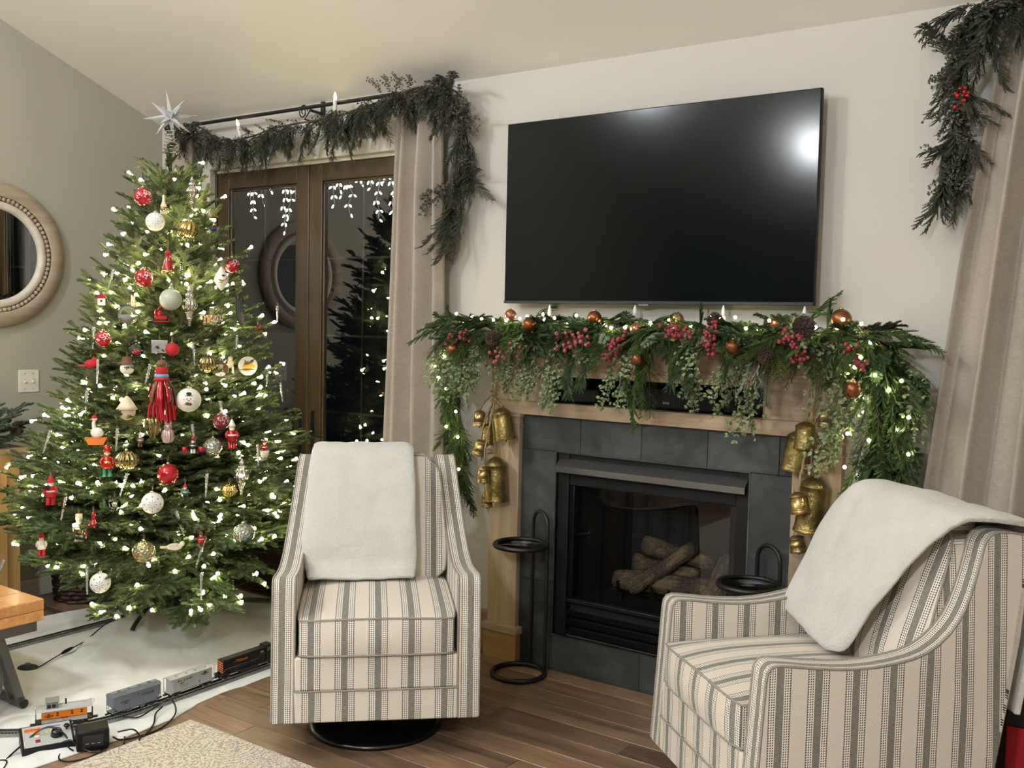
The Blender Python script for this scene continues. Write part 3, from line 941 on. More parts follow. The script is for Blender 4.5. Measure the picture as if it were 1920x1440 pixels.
    def perim(c, fn, n=14, off=0.001):
        pts = []
        for k in range(n): pts.append(fn(-1 + 2 * k / n, -1, c))
        for k in range(n): pts.append(fn(1, -1 + 2 * k / n, c))
        for k in range(n): pts.append(fn(1 - 2 * k / n, 1, c))
        for k in range(n): pts.append(fn(-1, 1 - 2 * k / n, c))
        return pts
    for c in (-0.97, 0.97):
        MB().tube(perim(c, seat_fn), 0.0042, 6, closed=True).build('piping', M_PIPING, sc_)
    # ---- back cushion, leaning
    hz = 0.258
    def back_fn(a, b, c):
        z0 = 0.738
        q = max(abs(a), 0) ** 10 * max(abs(c), 0) ** 10
        x = cx + a * (0.300 - 0.03 * q) - a * wing_in(z0 + c * hz) * 0.75
        z = z0 + c * (hz - 0.02 * q) - 0.010 * abs(a) ** 6 * (c > 0.6)
        yp = 0.565 + 0.34 * (z - 0.5)
        th = 0.050 + 0.030 * (1 - a ** 4) * (1 - c ** 4)
        y = yp + 0.052 + (b * th if b < 0 else b * 0.05)
        return (x, y, z)
    def back_uv(co, n):
        if abs(n.x) > 0.75: return (co.y * 1.0 + 0.05, co.z)
        return (co.x - GC + 0.006, co.z)
    bc = cushion('back_cushion', back_fn, 10, 4, 10, back_uv)
    def perimb(bb):
        pts = []
        n = 14
        for k in range(n): pts.append(back_fn(-1 + 2 * k / n, bb, -1))
        for k in range(n): pts.append(back_fn(1, bb, -1 + 2 * k / n))
        for k in range(n): pts.append(back_fn(1 - 2 * k / n, bb, 1))
        for k in range(n): pts.append(back_fn(-1, bb, 1 - 2 * k / n))
        return pts
    MB().tube(perimb(-0.96), 0.0042, 6, closed=True).build('piping', M_PIPING, bc)
    MB().tube(perimb(0.9), 0.0042, 6, closed=True).build('piping', M_PIPING, bc)
    # ---- underside and swivel base
    MB().rbox(0.03, 0.03, 0.082, CW - 0.03, 0.78, 0.10, 0.004).build('underside', M_BLACKMATT, t)
    MB().lathe([(0.0, -0.04), (0.07, -0.04), (0.07, 0.03), (0.16, 0.06), (0.16, 0.083), (0.0, 0.083)], 20, Matrix.Translation((CW / 2, 0.36, 0))).build('swivel_column', M_BLACK, t)
    MB().lathe([(0.0, -0.036), (0.235, -0.036), (0.262, -0.040), (0.274, -0.05), (0.274, -0.0610), (0.0, -0.0610)], 48, Matrix.Translation((CW / 2, 0.36, 0))).build('swivel_base', M_BLACKGLOSS, t)
    return t

CK, CZ0 = 0.963, 0.0589
def pose(x, y, a):
    c, s = CK * math.cos(a), CK * math.sin(a)
    return Matrix(((c, -s, 0, x), (s, c, 0, y), (0, 0, CK, CZ0), (0, 0, 0, 1)))
PA = pose(-2.6476, -1.4724, 0.7512)
PB = pose(-1.5150, -0.7444, -0.7229)
armchair('beige and grey striped armchair standing in front of the french doors', PA)
armchair('beige and grey striped armchair turned sideways at the right of the fireplace', PB)

def throw(name, label, M, path, xl, xr, seed, wr=0.006, slant=None, th=0.02, fold=0.003):
    """a soft sheet following a (y,z) path; xl/xr give the side limits at each path fraction"""
    P = spline([(0, a, b) for (a, b) in path], 90)
    # outward normals of the path in the yz plane
    N = []
    for i in range(len(P)):
        d = P[min(i + 1, 89)] - P[max(i - 1, 0)]
        N.append(Vector((0, -d.z, d.y)).normalized())
    ph = seed * 3.7
    def fn(u_, v_):
        i = v_ * 89
        if slant: i = min(89, max(0, i + slant(u_) * (1 - v_)))
        k = int(i); k2 = min(k + 1, 89); fr_ = i - k
        p = P[k].lerp(P[k2], fr_); n = N[k].lerp(N[k2], fr_)
        a, b = xl(v_), xr(v_)
        x = a + (b - a) * u_
        x += 0.006 * noise.noise(Vector((v_ * 9, ph, u_ > 0.5)))
        w = wr * (noise.noise(Vector((x * 9, v_ * 5, ph))) + 0.6 * noise.noise(Vector((x * 22, v_ * 11, ph + 4))))
        w += fold * (noise.noise(Vector((x * 13 + v_ * 2.2, v_ * 1.3, ph + 9))) - 0.1)
        edge = min(u_, 1 - u_, v_ * 2 + 0.001)
        w -= 0.010 * math.exp(-edge / 0.02)
        q = p + n * (w + 0.012)
        return (x, q.y, q.z)
    mb = MB().grid(fn, 34, 90)
    o = mb.build(name, M_FUR)
    o.matrix_world = M
    s = o.modifiers.new('thick', 'SOLIDIFY'); s.thickness = th; s.offset = 1.0
    b = o.modifiers.new('round', 'BEVEL'); b.width = 0.007; b.segments = 3; b.limit_method = 'ANGLE'; b.angle_limit = math.radians(50)
    tag(o, label, 'throw blanket')
    return o
# over the left chair: from the seat, up the back cushion, over the top and down behind
throw('throw_blanket', 'white furry throw hanging over the armchair by the french doors', PA,
      [(0.425, 0.518), (0.475, 0.530), (0.508, 0.575), (0.520, 0.65), (0.555, 0.75), (0.60, 0.86), (0.652, 0.955), (0.705, 1.006), (0.76, 1.015), (0.84, 1.012), (0.92, 0.995), (0.96, 0.95), (0.945, 0.85), (0.925, 0.72)],
      lambda v: 0.112 - 0.03 * math.exp(-((v - 0.25) / 0.16) ** 2), lambda v: 0.538 + 0.006 * math.sin(v * 7), 1, 0.006)
throw('throw_blanket', 'white furry throw draped askew over the armchair right of the fireplace', PB,
      [(0.478, 0.520), (0.497, 0.56), (0.520, 0.65), (0.555, 0.75), (0.60, 0.86), (0.652, 0.955), (0.705, 1.008), (0.76, 1.02), (0.84, 1.016), (0.92, 0.998), (0.965, 0.95), (0.945, 0.80), (0.915, 0.62), (0.882, 0.42)],
      lambda v: interp(v, (0, 0.25, 0.5, 1), (0.045, 0.09, 0.145, 0.15)), lambda v: interp(v, (0, 0.1, 0.28, 0.43, 0.6, 1), (0.43, 0.50, 0.625, 0.715, 0.74, 0.76)), 2, 0.009,
      slant=lambda u_: 9 * (1 - u_) + 4 * max(0, u_ - 0.85) / 0.15, fold=0.013)

# ------------------------------------------------------------------ christmas tree
TX, TY = -4.17, -0.78
TZ = [0, .3, .39, .8, 1.08, 1.46, 1.67, 1.94, 2.1, 2.28, 2.4, 3]
TR = [.60, .66, .72, .69, .615, .45, .39, .30, .245, .165, .05, .0]
def tree_r(z): return interp(z, TZ, TR)

def foliage_mat(name, c1, c2, rough=0.55, rand=0.2):
    m = NM(name)
    n = m.noise(m.coord('Object'), 28, 2)
    r = m.rand()
    col = m.ramp(n, [(0.3, lin(c1)), (0.7, lin(c2))])
    hsv = m.node('ShaderNodeHueSaturation')
    m.put(hsv.inputs['Value'], m.math('MULTIPLY_ADD', r, 2 * rand, 1 - rand))
    m.put(hsv.inputs['Hue'], m.math('MULTIPLY_ADD', r, 0.03, 0.485))
    m.put(hsv.inputs['Color'], col)
    m.set(Base_Color=hsv.outputs[0], Roughness=rough)
    m.b.inputs['Specular IOR Level'].default_value = 0.35
    return m.m
M_FIR = foliage_mat('fir_needles', (66, 80, 44), (112, 126, 80))
M_BARK = flat('twig_bark', (84, 66, 46), 0.8, var=0.3)

def needle_quads(mb, p, d, side, L, w):
    """one flat blunt needle"""
    n = d.cross(side)
    if n.length < 1e-6: n = Vector((0, 0, 1))
    n.normalize()
    s = n.cross(d).normalized()
    a = p - s * w * 0.5; b = p + s * w * 0.5
    m_ = p + d * L * 0.6
    e = p + d * L
    o = len(mb.v)
    mb.v.extend([tuple(a), tuple(m_ - s * w * 0.62), tuple(e), tuple(m_ + s * w * 0.62), tuple(b)])
    mb.f.append((o, o + 1, o + 2, o + 3, o + 4)); mb.s.append(False)

def needled_twig(mb, pts, rr, nl=0.017, nw=0.0027, step=0.0042, flat_=True, taper=True):
    """needles along a polyline, combed to the sides and top like a fir"""
    tot = sum((pts[i + 1] - pts[i]).length for i in range(len(pts) - 1))
    s = 0.0
    for i in range(len(pts) - 1):
        a, b = pts[i], pts[i + 1]
        L = (b - a).length
        if L < 1e-6: continue
        t = (b - a) / L
        side = t.cross(Vector((0, 0, 1)))
        if side.length < 1e-4: side = Vector((0, 1, 0))
        side.normalize()
        up = side.cross(t)
        k = 0.0
        while k < L:
            p = a + t * k
            f_ = (s + k) / tot
            ln = nl * (1.0 - 0.35 * max(0, f_ - 0.8) / 0.2 if taper else 1.0)
            for an in (rr.uniform(-15, 25), rr.uniform(40, 80), rr.uniform(100, 140), rr.uniform(155, 195)):
                ar = math.radians(an)
                o = side * math.cos(ar) + up * math.sin(ar) * 0.8
                d = (t * rr.uniform(0.55, 0.95) + o).normalized()
                needle_quads(mb, p, d, t, ln * rr.uniform(0.85, 1.12), nw)
            k += step
        s += L
    # closing tuft
    p = pts[-1]; t = (pts[-1] - pts[-2]).normalized()
    for q in range(6):
        d = (t + Vector((rr.uniform(-.6, .6), rr.uniform(-.6, .6), rr.uniform(-.3, .6)))).normalized()
        needle_quads(mb, p, d, Vector((0.3, 0.5, 0.8)), nl * 0.85, nw)

def fir_branch(L, seed, nmat, name='branch', width=0.46, start=0.28, droop=0.06, step=0.0040, nl=0.019, nw=0.0031):
    rr = random.Random(seed)
    mb = MB(); st = MB()
    tips = []
    def axis(x):
        f_ = x / L
        return Vector((x, 0.03 * L * math.sin(f_ * 3 + seed), -droop * L * math.sin(f_ * PI * 0.9) + 0.05 * L * f_ * f_))
    main = [axis(L * k / 8) for k in range(9)]
    st.tube(main, [0.006 * (1 - k / 10) * min(1, L / 0.4 + 0.3) for k in range(9)], 5)
    x0 = start * L
    needled_twig(mb, [axis(x0 + (L - x0) * k / 6) for k in range(7)], rr, nl, nw, step)
    tips.append(axis(L))
    x = x0
    sgn = 1
    gap = 0.040
    while x < L * 0.95:
        rem = L - x
        tl = min(width * rem + 0.045, 0.24) * rr.uniform(0.75, 1.1)
        a = math.radians(rr.uniform(38, 56))
        p = axis(x)
        d = Vector((math.cos(a), sgn * math.sin(a), rr.uniform(-0.05, 0.28))).normalized()
        tw = [p + d * tl * k / 3 + Vector((0.12 * tl * (k / 3) ** 2, 0, -0.05 * tl * (k / 3) ** 2)) for k in range(4)]
        needled_twig(mb, tw, rr, nl, nw, step)
        st.tube([tw[0], tw[-1]], 0.0016, 3, caps=False)
        tips.append(tw[-1])
        if tl > 0.095:
            for q in (0.34, 0.6):
                for s2 in (1, -1):
                    b = a + s2 * math.radians(42)
                    p2 = tw[0].lerp(tw[-1], q)
                    l2 = tl * (0.62 - 0.4 * q) * rr.uniform(0.8, 1.15)
                    d2 = Vector((math.cos(b), sgn * math.sin(b), rr.uniform(0.0, 0.3))).normalized()
                    needled_twig(mb, [p2, p2 + d2 * l2 * 0.5, p2 + d2 * l2], rr, nl, nw, step)
                    tips.append(p2 + d2 * l2)
        x += gap * rr.uniform(0.8, 1.2)
        sgn = -sgn
    nf = len(mb.f)
    mb.add(st.v, st.f, True)
    me = mb.mesh(name, nmat)
    me.materials.append(M_BARK)
    mi = [0] * nf + [1] * (len(mb.f) - nf)
    me.polygons.foreach_set('material_index', mi)
    return me, tips

tree = thing('christmas_tree', 'tall green fir christmas tree glowing with fairy lights', 'christmas tree', (TX, TY, 0.0))
MB().tube([(0, 0, 0.16), (0, 0, 1.0), (0.005, 0, 2.0), (0.0, 0, 2.42)], [0.036, 0.03, 0.016, 0.006], 10).build('trunk', M_BARK, tree)
stm = flat('tree_stand_metal', (22, 24, 22), 0.45, 0.3)
sd = MB().lathe([(0.05, 0.13), (0.055, 0.14), (0.055, 0.25), (0.045, 0.25), (0.045, 0.13)], 20).build('stand', stm, tree)
for k in range(4):
    a = math.radians(-36 + 45 + 90 * k)
    c, s = math.cos(a), math.sin(a)
    MB().tube([(0.05 * c, 0.05 * s, 0.235), (0.12 * c, 0.12 * s, 0.20), (0.23 * c, 0.23 * s, 0.105), (0.245 * c, 0.245 * s, 0.085)], [0.014, 0.013, 0.012, 0.012], 8, flatz=0.6).build('leg', stm, sd)
protos = {}
for ln in (0.75, 0.56, 0.40, 0.26, 0.16):
    protos[ln] = [fir_branch(ln, 10 + k + int(ln * 100), M_FIR, 'branch', start=(0.30 if ln > 0.3 else 0.12)) for k in range(3)]
tip_world = []
NB = 300
zs = []
acc = 0.0
# distribute heights by circumference
grid = [0.40 + (2.34 - 0.40) * k / 400 for k in range(401)]
cum = [0.0]
for z in grid[1:]:
    cum.append(cum[-1] + 0.09 + tree_r(z))
CAMA = math.atan2(-3.04, 4.17)
for i in range(NB):
    q = (i + 0.5) / NB * cum[-1]
    z = interp(q, cum, grid)
    g = (i * 0.61803398875) % 1.0
    # three quarters of the branches grow on the room side
    if g < 0.80:
        ang = CAMA + math.radians(-112 + 224 * (g / 0.80)) + rnd.uniform(-0.06, 0.06)
    else:
        ang = CAMA + PI + math.radians(-66 + 132 * ((g - 0.80) / 0.20))
    L = tree_r(z) * rnd.uniform(0.86, 1.10) + 0.02
    if z < 0.62 and math.cos(ang - CAMA) < 0.7: z += 0.09
    dx, dy = math.cos(ang), math.sin(ang)
    if dy > 0.05: L = min(L, (-TY - 0.06) / dy)
    f_ = max(0.0, (z - 0.40) / 1.94)
    front = max(0.0, math.cos(ang - CAMA))
    el = math.radians(1 - 22 * front ** 3 * (1 - f_) ** 4 + 36 * f_ ** 1.1 + rnd.uniform(-9, 9))
    key = min(protos, key=lambda k: abs(k - L) + (0.5 if k > L * 1.35 else 0))
    me, tips = rnd.choice(protos[key])
    sc = L / key
    d = Vector((dx * math.cos(el), dy * math.cos(el), math.sin(el)))
    org = Vector((dx * 0.015, dy * 0.015, z - L * math.sin(max(el, -0.06)) * 0.85))
    org.z = max(org.z, 0.24)
    M = aim(org, d, rnd.uniform(-0.35, 0.35), sc)
    obj('branch', me, tree, M)
    for tp in tips:
        w = M @ tp
        tip_world.append((w, d))
# top leader
obj('branch', protos[0.16][1][0], tree, aim((0, 0, 2.28), (0.05, 0, 1), 0.4, 0.9))

# fairy lights on the tree: one string, its bulbs are parts
fl = thing('fairy_light_string', 'warm white fairy lights wound round the christmas tree', 'string lights', (TX, TY, 0.0))
M_BULB = emit('fairy_bulb', (1.0, 0.88, 0.50, 1), BULB)
M_WIRE = flat('green_wire', (20, 30, 18), 0.6)
bulb_me = MB().lathe([(0.0018, -0.012), (0.0035, -0.002), (0.0045, 0.004), (0.0085, 0.013), (0.0062, 0.016), (0.0, 0.018)], 7).mesh('bulb', M_BULB)
hel = []
for k in range(900):
    f_ = k / 899
    z = 0.32 + 1.98 * f_
    a = f_ * 2 * PI * 15
    r_ = tree_r(z) * (0.72 + 0.06 * math.sin(k * 0.9))
    hel.append((r_ * math.cos(a), r_ * math.sin(a), z + 0.02 * math.sin(k * 1.3)))
MB().tube(hel, 0.0014, 3).build('wire', M_WIRE, fl)
rnd.shuffle(tip_world)
tip_world = [q for q in tip_world if q[0].z > 1.45][:900] + tip_world
extra = MB()
n_top = 0
picked = []
cdir = Vector((math.cos(CAMA), math.sin(CAMA), 0))
for (w, d) in tip_world:
    if len(picked) >= 430: break
    if w.z > 1.45 and n_top >= 120: continue
    rad = math.hypot(w.x, w.y)
    if rad < 0.55 * tree_r(w.z): continue
    if w.x * cdir.x + w.y * cdir.y < -0.35 * tree_r(w.z): continue
    if any((w - p).length < (0.045 if w.z > 1.45 else 0.056) for p in picked): continue
    picked.append(w)
    n_top += w.z > 1.45
    out = Vector((w.x, w.y, 0)).normalized()
    M = aim(w + Vector((0, 0, 0.008)), out + Vector((rnd.uniform(-.7, .7), rnd.uniform(-.7, .7), rnd.uniform(-.6, .9))))
    M = M @ Matrix.Rotation(PI / 2, 4, 'Y')
    if len(picked) <= 300: obj('bulb', bulb_me, fl, M)
    else: extra.lathe([(0.0018, -0.012), (0.0035, -0.002), (0.0045, 0.004), (0.0085, 0.013), (0.0062, 0.016), (0.0, 0.018)], 6, M)
o = extra.build('more_bulbs', M_BULB, fl); o['kind'] = 'stuff'

# ------------------------------------------------------------------ star on the tree top
def acrylic(name):
    m = NM(name)
    m.set(Base_Color=(0.86, 0.87, 0.87), Roughness=0.14, Metallic=0.0)
    m.b.inputs['Transmission Weight'].default_value = 0.45
    m.b.inputs['IOR'].default_value = 1.4
    return m.m
M_ACRYL = acrylic('clear_acrylic')
M_SILVER = flat('mercury_silver', (205, 203, 192), 0.18, 1.0, bump=0.1, bscale=40)
M_GOLD = flat('champagne_gold', (196, 172, 108), 0.22, 1.0, bump=0.15, bscale=60)
M_ANTGOLD = flat('antique_gold_glass', (150, 138, 92), 0.2, 1.0, bump=0.2, bscale=80)
star = thing('tree_topper_star', 'clear pointed star topper on the christmas tree', 'tree topper', (TX + 0.0, TY, 2.555))
sp_dirs = []
for k in range(8):
    a = 2 * PI * k / 8 + 0.15
    sp_dirs.append((Vector((0, math.cos(a), math.sin(a))), 0.128 if k % 2 == 0 else 0.112))
for s in (1, -1):
    sp_dirs.append((Vector((s, 0.15, 0.1)), 0.10))
    for q in ((1, 1), (-1, 1), (1, -1), (-1, -1)):
        sp_dirs.append((Vector((s * 0.9, q[0] * 0.7, q[1] * 0.7)), 0.095))
Rstar = Matrix.Rotation(CAMA, 4, 'Z')
for d, l in sp_dirs:
    d = (Rstar @ d).normalized()
    mb = MB()
    mb.add([(0.0, 0, 0)] + [(0.022, 0.015 * math.cos(PI / 2 * k), 0.015 * math.sin(PI / 2 * k)) for k in range(4)] + [(l, 0, 0)],
           [(0, 2, 1), (0, 3, 2), (0, 4, 3), (0, 1, 4), (1, 2, 5), (2, 3, 5), (3, 4, 5), (4, 1, 5)])
    mb.build('spike', M_ACRYL, star).matrix_local = aim((0, 0, 0), d)
coil = [((0.016 + 0.020 * k / 119) * math.cos(k * 0.38), (0.016 + 0.020 * k / 119) * math.sin(k * 0.38), -0.055 - 0.125 * k / 119) for k in range(120)]
MB().tube(coil, 0.0032, 5).build('coil', M_SILVER, star)

# ------------------------------------------------------------------ ornaments on the tree
FACE = CAMA + PI / 2            # turns a local -Y front towards the room
def bauble_mat(name, c, rough=0.2, metal=0.0, motif=None, mc=(235, 232, 225), mscale=18, coat=0.6):
    m = NM(name)
    v = m.coord('Object')
    base = lin(c)
    if motif == 'flake':
        vo = m.voro(v, 80, 'DISTANCE_TO_EDGE')
        n = m.noise(v, 24, 2)
        k = m.math('MULTIPLY', m.math('LESS_THAN', vo, 0.075), m.math('GREATER_THAN', n, 0.52))
        m.set(Base_Color=m.mix(k, base, lin(mc)))
    elif motif == 'spots':
        vo = m.voro(v, mscale * 2.4)
        n = m.noise(v, 20, 2)
        k = m.math('MULTIPLY', m.math('LESS_THAN', vo, 0.28), m.math('GREATER_THAN', n, 0.5))
        m.set(Base_Color=m.mix(k, base, lin(mc)))
    elif motif == 'star':
        sx = m.node('ShaderNodeSeparateXYZ'); m.t.links.new(v, sx.inputs[0])
        ang = m.math('ARCTAN2', sx.outputs[2], sx.outputs[0])
        rad = m.math('SQRT', m.math('ADD', m.math('MULTIPLY', sx.outputs[0], sx.outputs[0]), m.math('MULTIPLY', sx.outputs[2], sx.outputs[2])))
        spoke = m.math('LESS_THAN', m.math('ABSOLUTE', m.math('SINE', m.math('MULTIPLY', ang, 4.0))), 0.28)
        ringm = m.math('MULTIPLY', m.math('LESS_THAN', m.math('FRACT', m.math('MULTIPLY', rad, 34)), 0.62), m.math('LESS_THAN', rad, 0.034))
        m.set(Base_Color=m.mix(m.math('MULTIPLY', spoke, ringm), base, lin(mc)))
    elif motif == 'mosaic':
        vo = m.voro(v, 95, 'F1', 'Color')
        m.set(Base_Color=m.mix(0.55, base, vo, 'MULTIPLY'))
        m.bump(m.voro(v, 95), 0.5, 0.01)
    else:
        n = m.noise(v, 30, 2)
        a = tuple(x * 0.9 for x in base[:3]) + (1,)
        m.set(Base_Color=m.ramp(n, [(0.3, a), (0.7, base)]))
    m.set(Roughness=rough, Metallic=metal)
    m.b.inputs['Coat Weight'].default_value = coat
    m.b.inputs['Coat Roughness'].default_value = 0.06
    return m.m
OM = dict(
    red=bauble_mat('ruby_glass', (176, 18, 30), 0.18, 0.35),
    redflake=bauble_mat('ruby_glass_white_print', (168, 20, 32), 0.25, 0.2, 'flake'),
    redmatt=flat('red_felt', (176, 28, 34), 0.8, var=0.15, bump=0.2),
    darkred=bauble_mat('dark_red_print', (110, 18, 24), 0.3, 0.1, 'flake', (200, 190, 180)),
    white=bauble_mat('pearl_white', (226, 224, 214), 0.35),
    whiteflake=bauble_mat('white_snowflake_print', (228, 227, 220), 0.4, 0.0, 'star', (70, 76, 70)),
    whitefir=bauble_mat('white_fir_print', (230, 230, 222), 0.4, 0.0, 'star', (128, 140, 124)),
    frost=bauble_mat('frosted_sage_glass', (176, 182, 160), 0.5, 0.0),
    silver=M_SILVER, gold=M_GOLD, antgold=M_ANTGOLD,
    mosaic=bauble_mat('gold_mosaic_glass', (200, 186, 138), 0.22, 0.8, 'mosaic'),
    silvermosaic=bauble_mat('silver_mosaic_glass', (190, 188, 170), 0.25, 0.7, 'mosaic'),
    cream=flat('cream_ceramic', (222, 206, 172), 0.5, var=0.1),
    ivory=flat('ivory_ceramic', (232, 226, 212), 0.45, var=0.05),
    brown=flat('brown_ceramic', (104, 72, 48), 0.6, var=0.2),
    navy=flat('navy_enamel', (30, 34, 62), 0.35),
    black=flat('black_enamel', (20, 20, 22), 0.4),
    green=flat('green_enamel', (24, 92, 62), 0.35),
    yellow=flat('yellow_enamel', (224, 168, 44), 0.4),
    orange=flat('orange_enamel', (214, 120, 34), 0.4),
    blue=flat('pale_blue_enamel', (120, 156, 190), 0.4),
    pink=flat('rose_silver', (206, 178, 172), 0.3, 0.6),
    skin=flat('peach_enamel', (222, 176, 146), 0.5),
    grey=flat('slate_grey', (84, 86, 84), 0.5, var=0.3),
    clear=M_CLEAR)
M_HOOK = flat('gold_cord', (176, 158, 104), 0.4, 0.6)

def hook(t, z, l=0.03):
    MB().tube([(0, 0, z), (0.003, 0, z + l * 0.5), (0, 0, z + l), (-0.003, 0, z + l * 0.5), (0, 0, z)], 0.0007, 4).build('hanger', M_HOOK, t)
def cap(t, r):
    MB().lathe([(0.0, r * 1.16), (r * 0.16, r * 1.15), (r * 0.2, r * 1.08), (r * 0.2, r * 0.96)], 10).build('cap', M_SILVER, t)
    hook(t, r * 1.14)
def o_ball(t, r, mat, rib=0, tw=0.0, amp=0.07, sq=1.0):
    if rib:
        def fn(u_, v_):
            a = 2 * PI * u_; th = PI * v_
            q = r * (1 + amp * math.cos(rib * a + tw * v_ * 6))
            return (q * math.sin(th) * math.cos(a), q * math.sin(th) * math.sin(a), sq * r * math.cos(th))
        MB().grid(fn, rib * 6, 22, closeu=True).build('ball', mat, t)
    else:
        MB().ball((0, 0, 0), r, 28, 18, (1, 1, sq)).build('ball', mat, t)
    cap(t, r * sq)
def o_lathe(t, prof, mat, rib=0, name='body', n=24):
    if rib:
        def fn(u_, v_):
            a = 2 * PI * u_; i = v_ * (len(prof) - 1); k = min(int(i), len(prof) - 2); f_ = i - k
            rr_ = prof[k][0] + (prof[k + 1][0] - prof[k][0]) * f_; z = prof[k][1] + (prof[k + 1][1] - prof[k][1]) * f_
            q = rr_ * (1 + 0.10 * math.cos(rib * a))
            return (q * math.cos(a), q * math.sin(a), z)
        MB().grid(fn, rib * 5, len(prof) * 4, closeu=True).build(name, mat, t)
    else:
        MB().lathe(prof, n).build(name, mat, t)
def o_finial(t, h, mat):
    s = h / 0.15
    prof = [(0.0, -0.075), (0.004, -0.07), (0.006, -0.05), (0.009, -0.045), (0.007, -0.04), (0.010, -0.03), (0.013, -0.02), (0.022, -0.006), (0.027, 0.006), (0.022, 0.020), (0.012, 0.030), (0.016, 0.038), (0.014, 0.046), (0.006, 0.052), (0.010, 0.058), (0.005, 0.066), (0.004, 0.074), (0, 0.075)]
    o_lathe(t, [(a * s, b * s) for a, b in prof], mat, 12)
    hook(t, 0.074 * s)
def o_figure(t, h, coat, legs, head, hat, trim='ivory', hatshape='cone', arms=True):
    s = h / 0.10
    L = lambda p: [(a * s, b * s) for a, b in p]
    for x in (-0.008, 0.008):
        MB().lathe(L([(0.009, -0.05), (0.007, -0.044), (0.0065, -0.015)]), 10, Matrix.Translation((x * s, 0, 0))).build('leg', OM[legs], t)
    MB().lathe(L([(0.017, -0.022), (0.018, -0.016), (0.015, 0.0), (0.014, 0.012), (0.009, 0.018)]), 14).build('body', OM[coat], t)
    MB().lathe(L([(0.0158, -0.004), (0.0165, -0.001), (0.0155, 0.002)]), 14).build('belt', OM[trim], t)
    MB().ball((0, 0, 0.026 * s), 0.0105 * s, 14, 10).build('head', OM[head], t)
    MB().ball((0, -0.004 * s, 0.020 * s), 0.009 * s, 10, 8, (1, 0.8, 1)).build('beard', OM[trim], t)
    if hatshape == 'cone':
        MB().lathe(L([(0.0125, 0.030), (0.0125, 0.034), (0.008, 0.042), (0.003, 0.054), (0.0, 0.056)]), 14).build('hat', OM[hat], t)
    else:
        MB().lathe(L([(0.0, 0.031), (0.0115, 0.031), (0.012, 0.052), (0.0, 0.053)]), 14).build('hat', OM[hat], t)
    if arms:
        for x in (-1, 1):
            MB().tube([(x * 0.013 * s, 0, 0.012 * s), (x * 0.020 * s, -0.003 * s, 0.0), (x * 0.018 * s, -0.009 * s, -0.010 * s)], [0.0055 * s, 0.0055 * s, 0.004 * s], 8).build('arm', OM[coat], t)
    hook(t, 0.052 * s)
def o_disc(t, r, mat, prints):
    Mx = Matrix.Rotation(PI / 2, 4, 'X')
    MB().lathe([(0.0, -0.004), (r * 0.97, -0.004), (r, 0.0), (r * 0.97, 0.004), (0.0, 0.004)], 32, Mx).build('disc', mat, t)
    for (x, z, sx, sz, m_) in prints:
        MB().ball((x * r, -0.0042, z * r), 1.0, 14, 8, (sx * r, 0.0012, sz * r)).build('print', OM[m_], t)
    hook(t, r)

OPOS = {1: (-4.105, -0.977, 2.146), 2: (-4.015, -0.975, 2.026), 3: (-4.007, -0.935, 2.106), 4: (-3.977, -0.800, 2.177), 5: (-3.925, -0.861, 1.998), 6: (-3.930, -0.707, 2.025), 7: (-3.928, -0.969, 1.842), 8: (-3.984, -1.056, 1.763), 9: (-3.885, -0.928, 1.795), 10: (-3.909, -0.617, 1.846), 11: (-3.843, -0.734, 1.775), 12: (-3.877, -0.991, 1.666), 13: (-4.005, -1.124, 1.593), 14: (-3.890, -1.036, 1.601), 15: (-3.829, -0.926, 1.636), 16: (-3.786, -0.831, 1.577), 17: (-3.819, -0.642, 1.618), 18: (-3.898, -0.465, 1.524), 19: (-4.184, -1.142, 1.664), 20: (-4.099, -1.189, 1.482), 21: (-3.930, -1.138, 1.439), 22: (-3.855, -1.066, 1.452), 23: (-3.817, -1.027, 1.441), 24: (-3.934, -1.178, 1.365), 25: (-3.731, -0.898, 1.377), 26: (-3.709, -0.846, 1.352), 27: (-3.713, -0.785, 1.375), 28: (-3.720, -0.676, 1.362), 29: (-3.779, -1.110, 1.242), 30: (-3.707, -1.021, 1.218), 31: (-3.867, -1.224, 1.183), 32: (-4.120, -1.237, 1.368), 33: (-3.754, -1.171, 1.106), 34: (-3.706, -1.130, 1.083), 35: (-3.950, -1.320, 1.066), 36: (-3.873, -1.316, 0.956), 37: (-3.805, -1.269, 0.962), 38: (-3.779, -1.218, 1.049), 39: (-3.671, -1.155, 0.903), 40: (-3.604, -0.970, 1.011), 41: (-3.638, -1.050, 1.023), 42: (-3.592, -0.874, 1.060), 43: (-3.620, -0.911, 1.121), 44: (-3.571, -0.701, 0.990), 45: (-3.541, -0.860, 0.868), 46: (-3.543, -0.927, 0.816), 47: (-3.691, -1.219, 0.782), 48: (-3.615, -1.108, 0.826), 49: (-3.810, -1.323, 0.777), 50: (-3.948, -1.404, 0.667), 51: (-3.886, -1.375, 0.706), 52: (-4.129, -1.426, 0.812), 53: (-4.162, -1.451, 0.573), 54: (-3.511, -0.871, 0.617), 55: (-3.700, -1.255, 0.572), 56: (-3.565, -1.062, 0.617), 57: (-3.621, -1.159, 0.590), 58: (-3.835, -1.376, 0.439)}
CP = Vector((0, -3.82, 1.593))
def orn(i, name, label, push=0.025, rz=0.0, tilt=0.0):
    p = Vector(OPOS[i])
    p = p + (CP - p).normalized() * push
    t = thing(name, label, 'ornament', p, 0, 'ornaments on the christmas tree')
    t.rotation_euler = (0, tilt, FACE + rz)
    return t

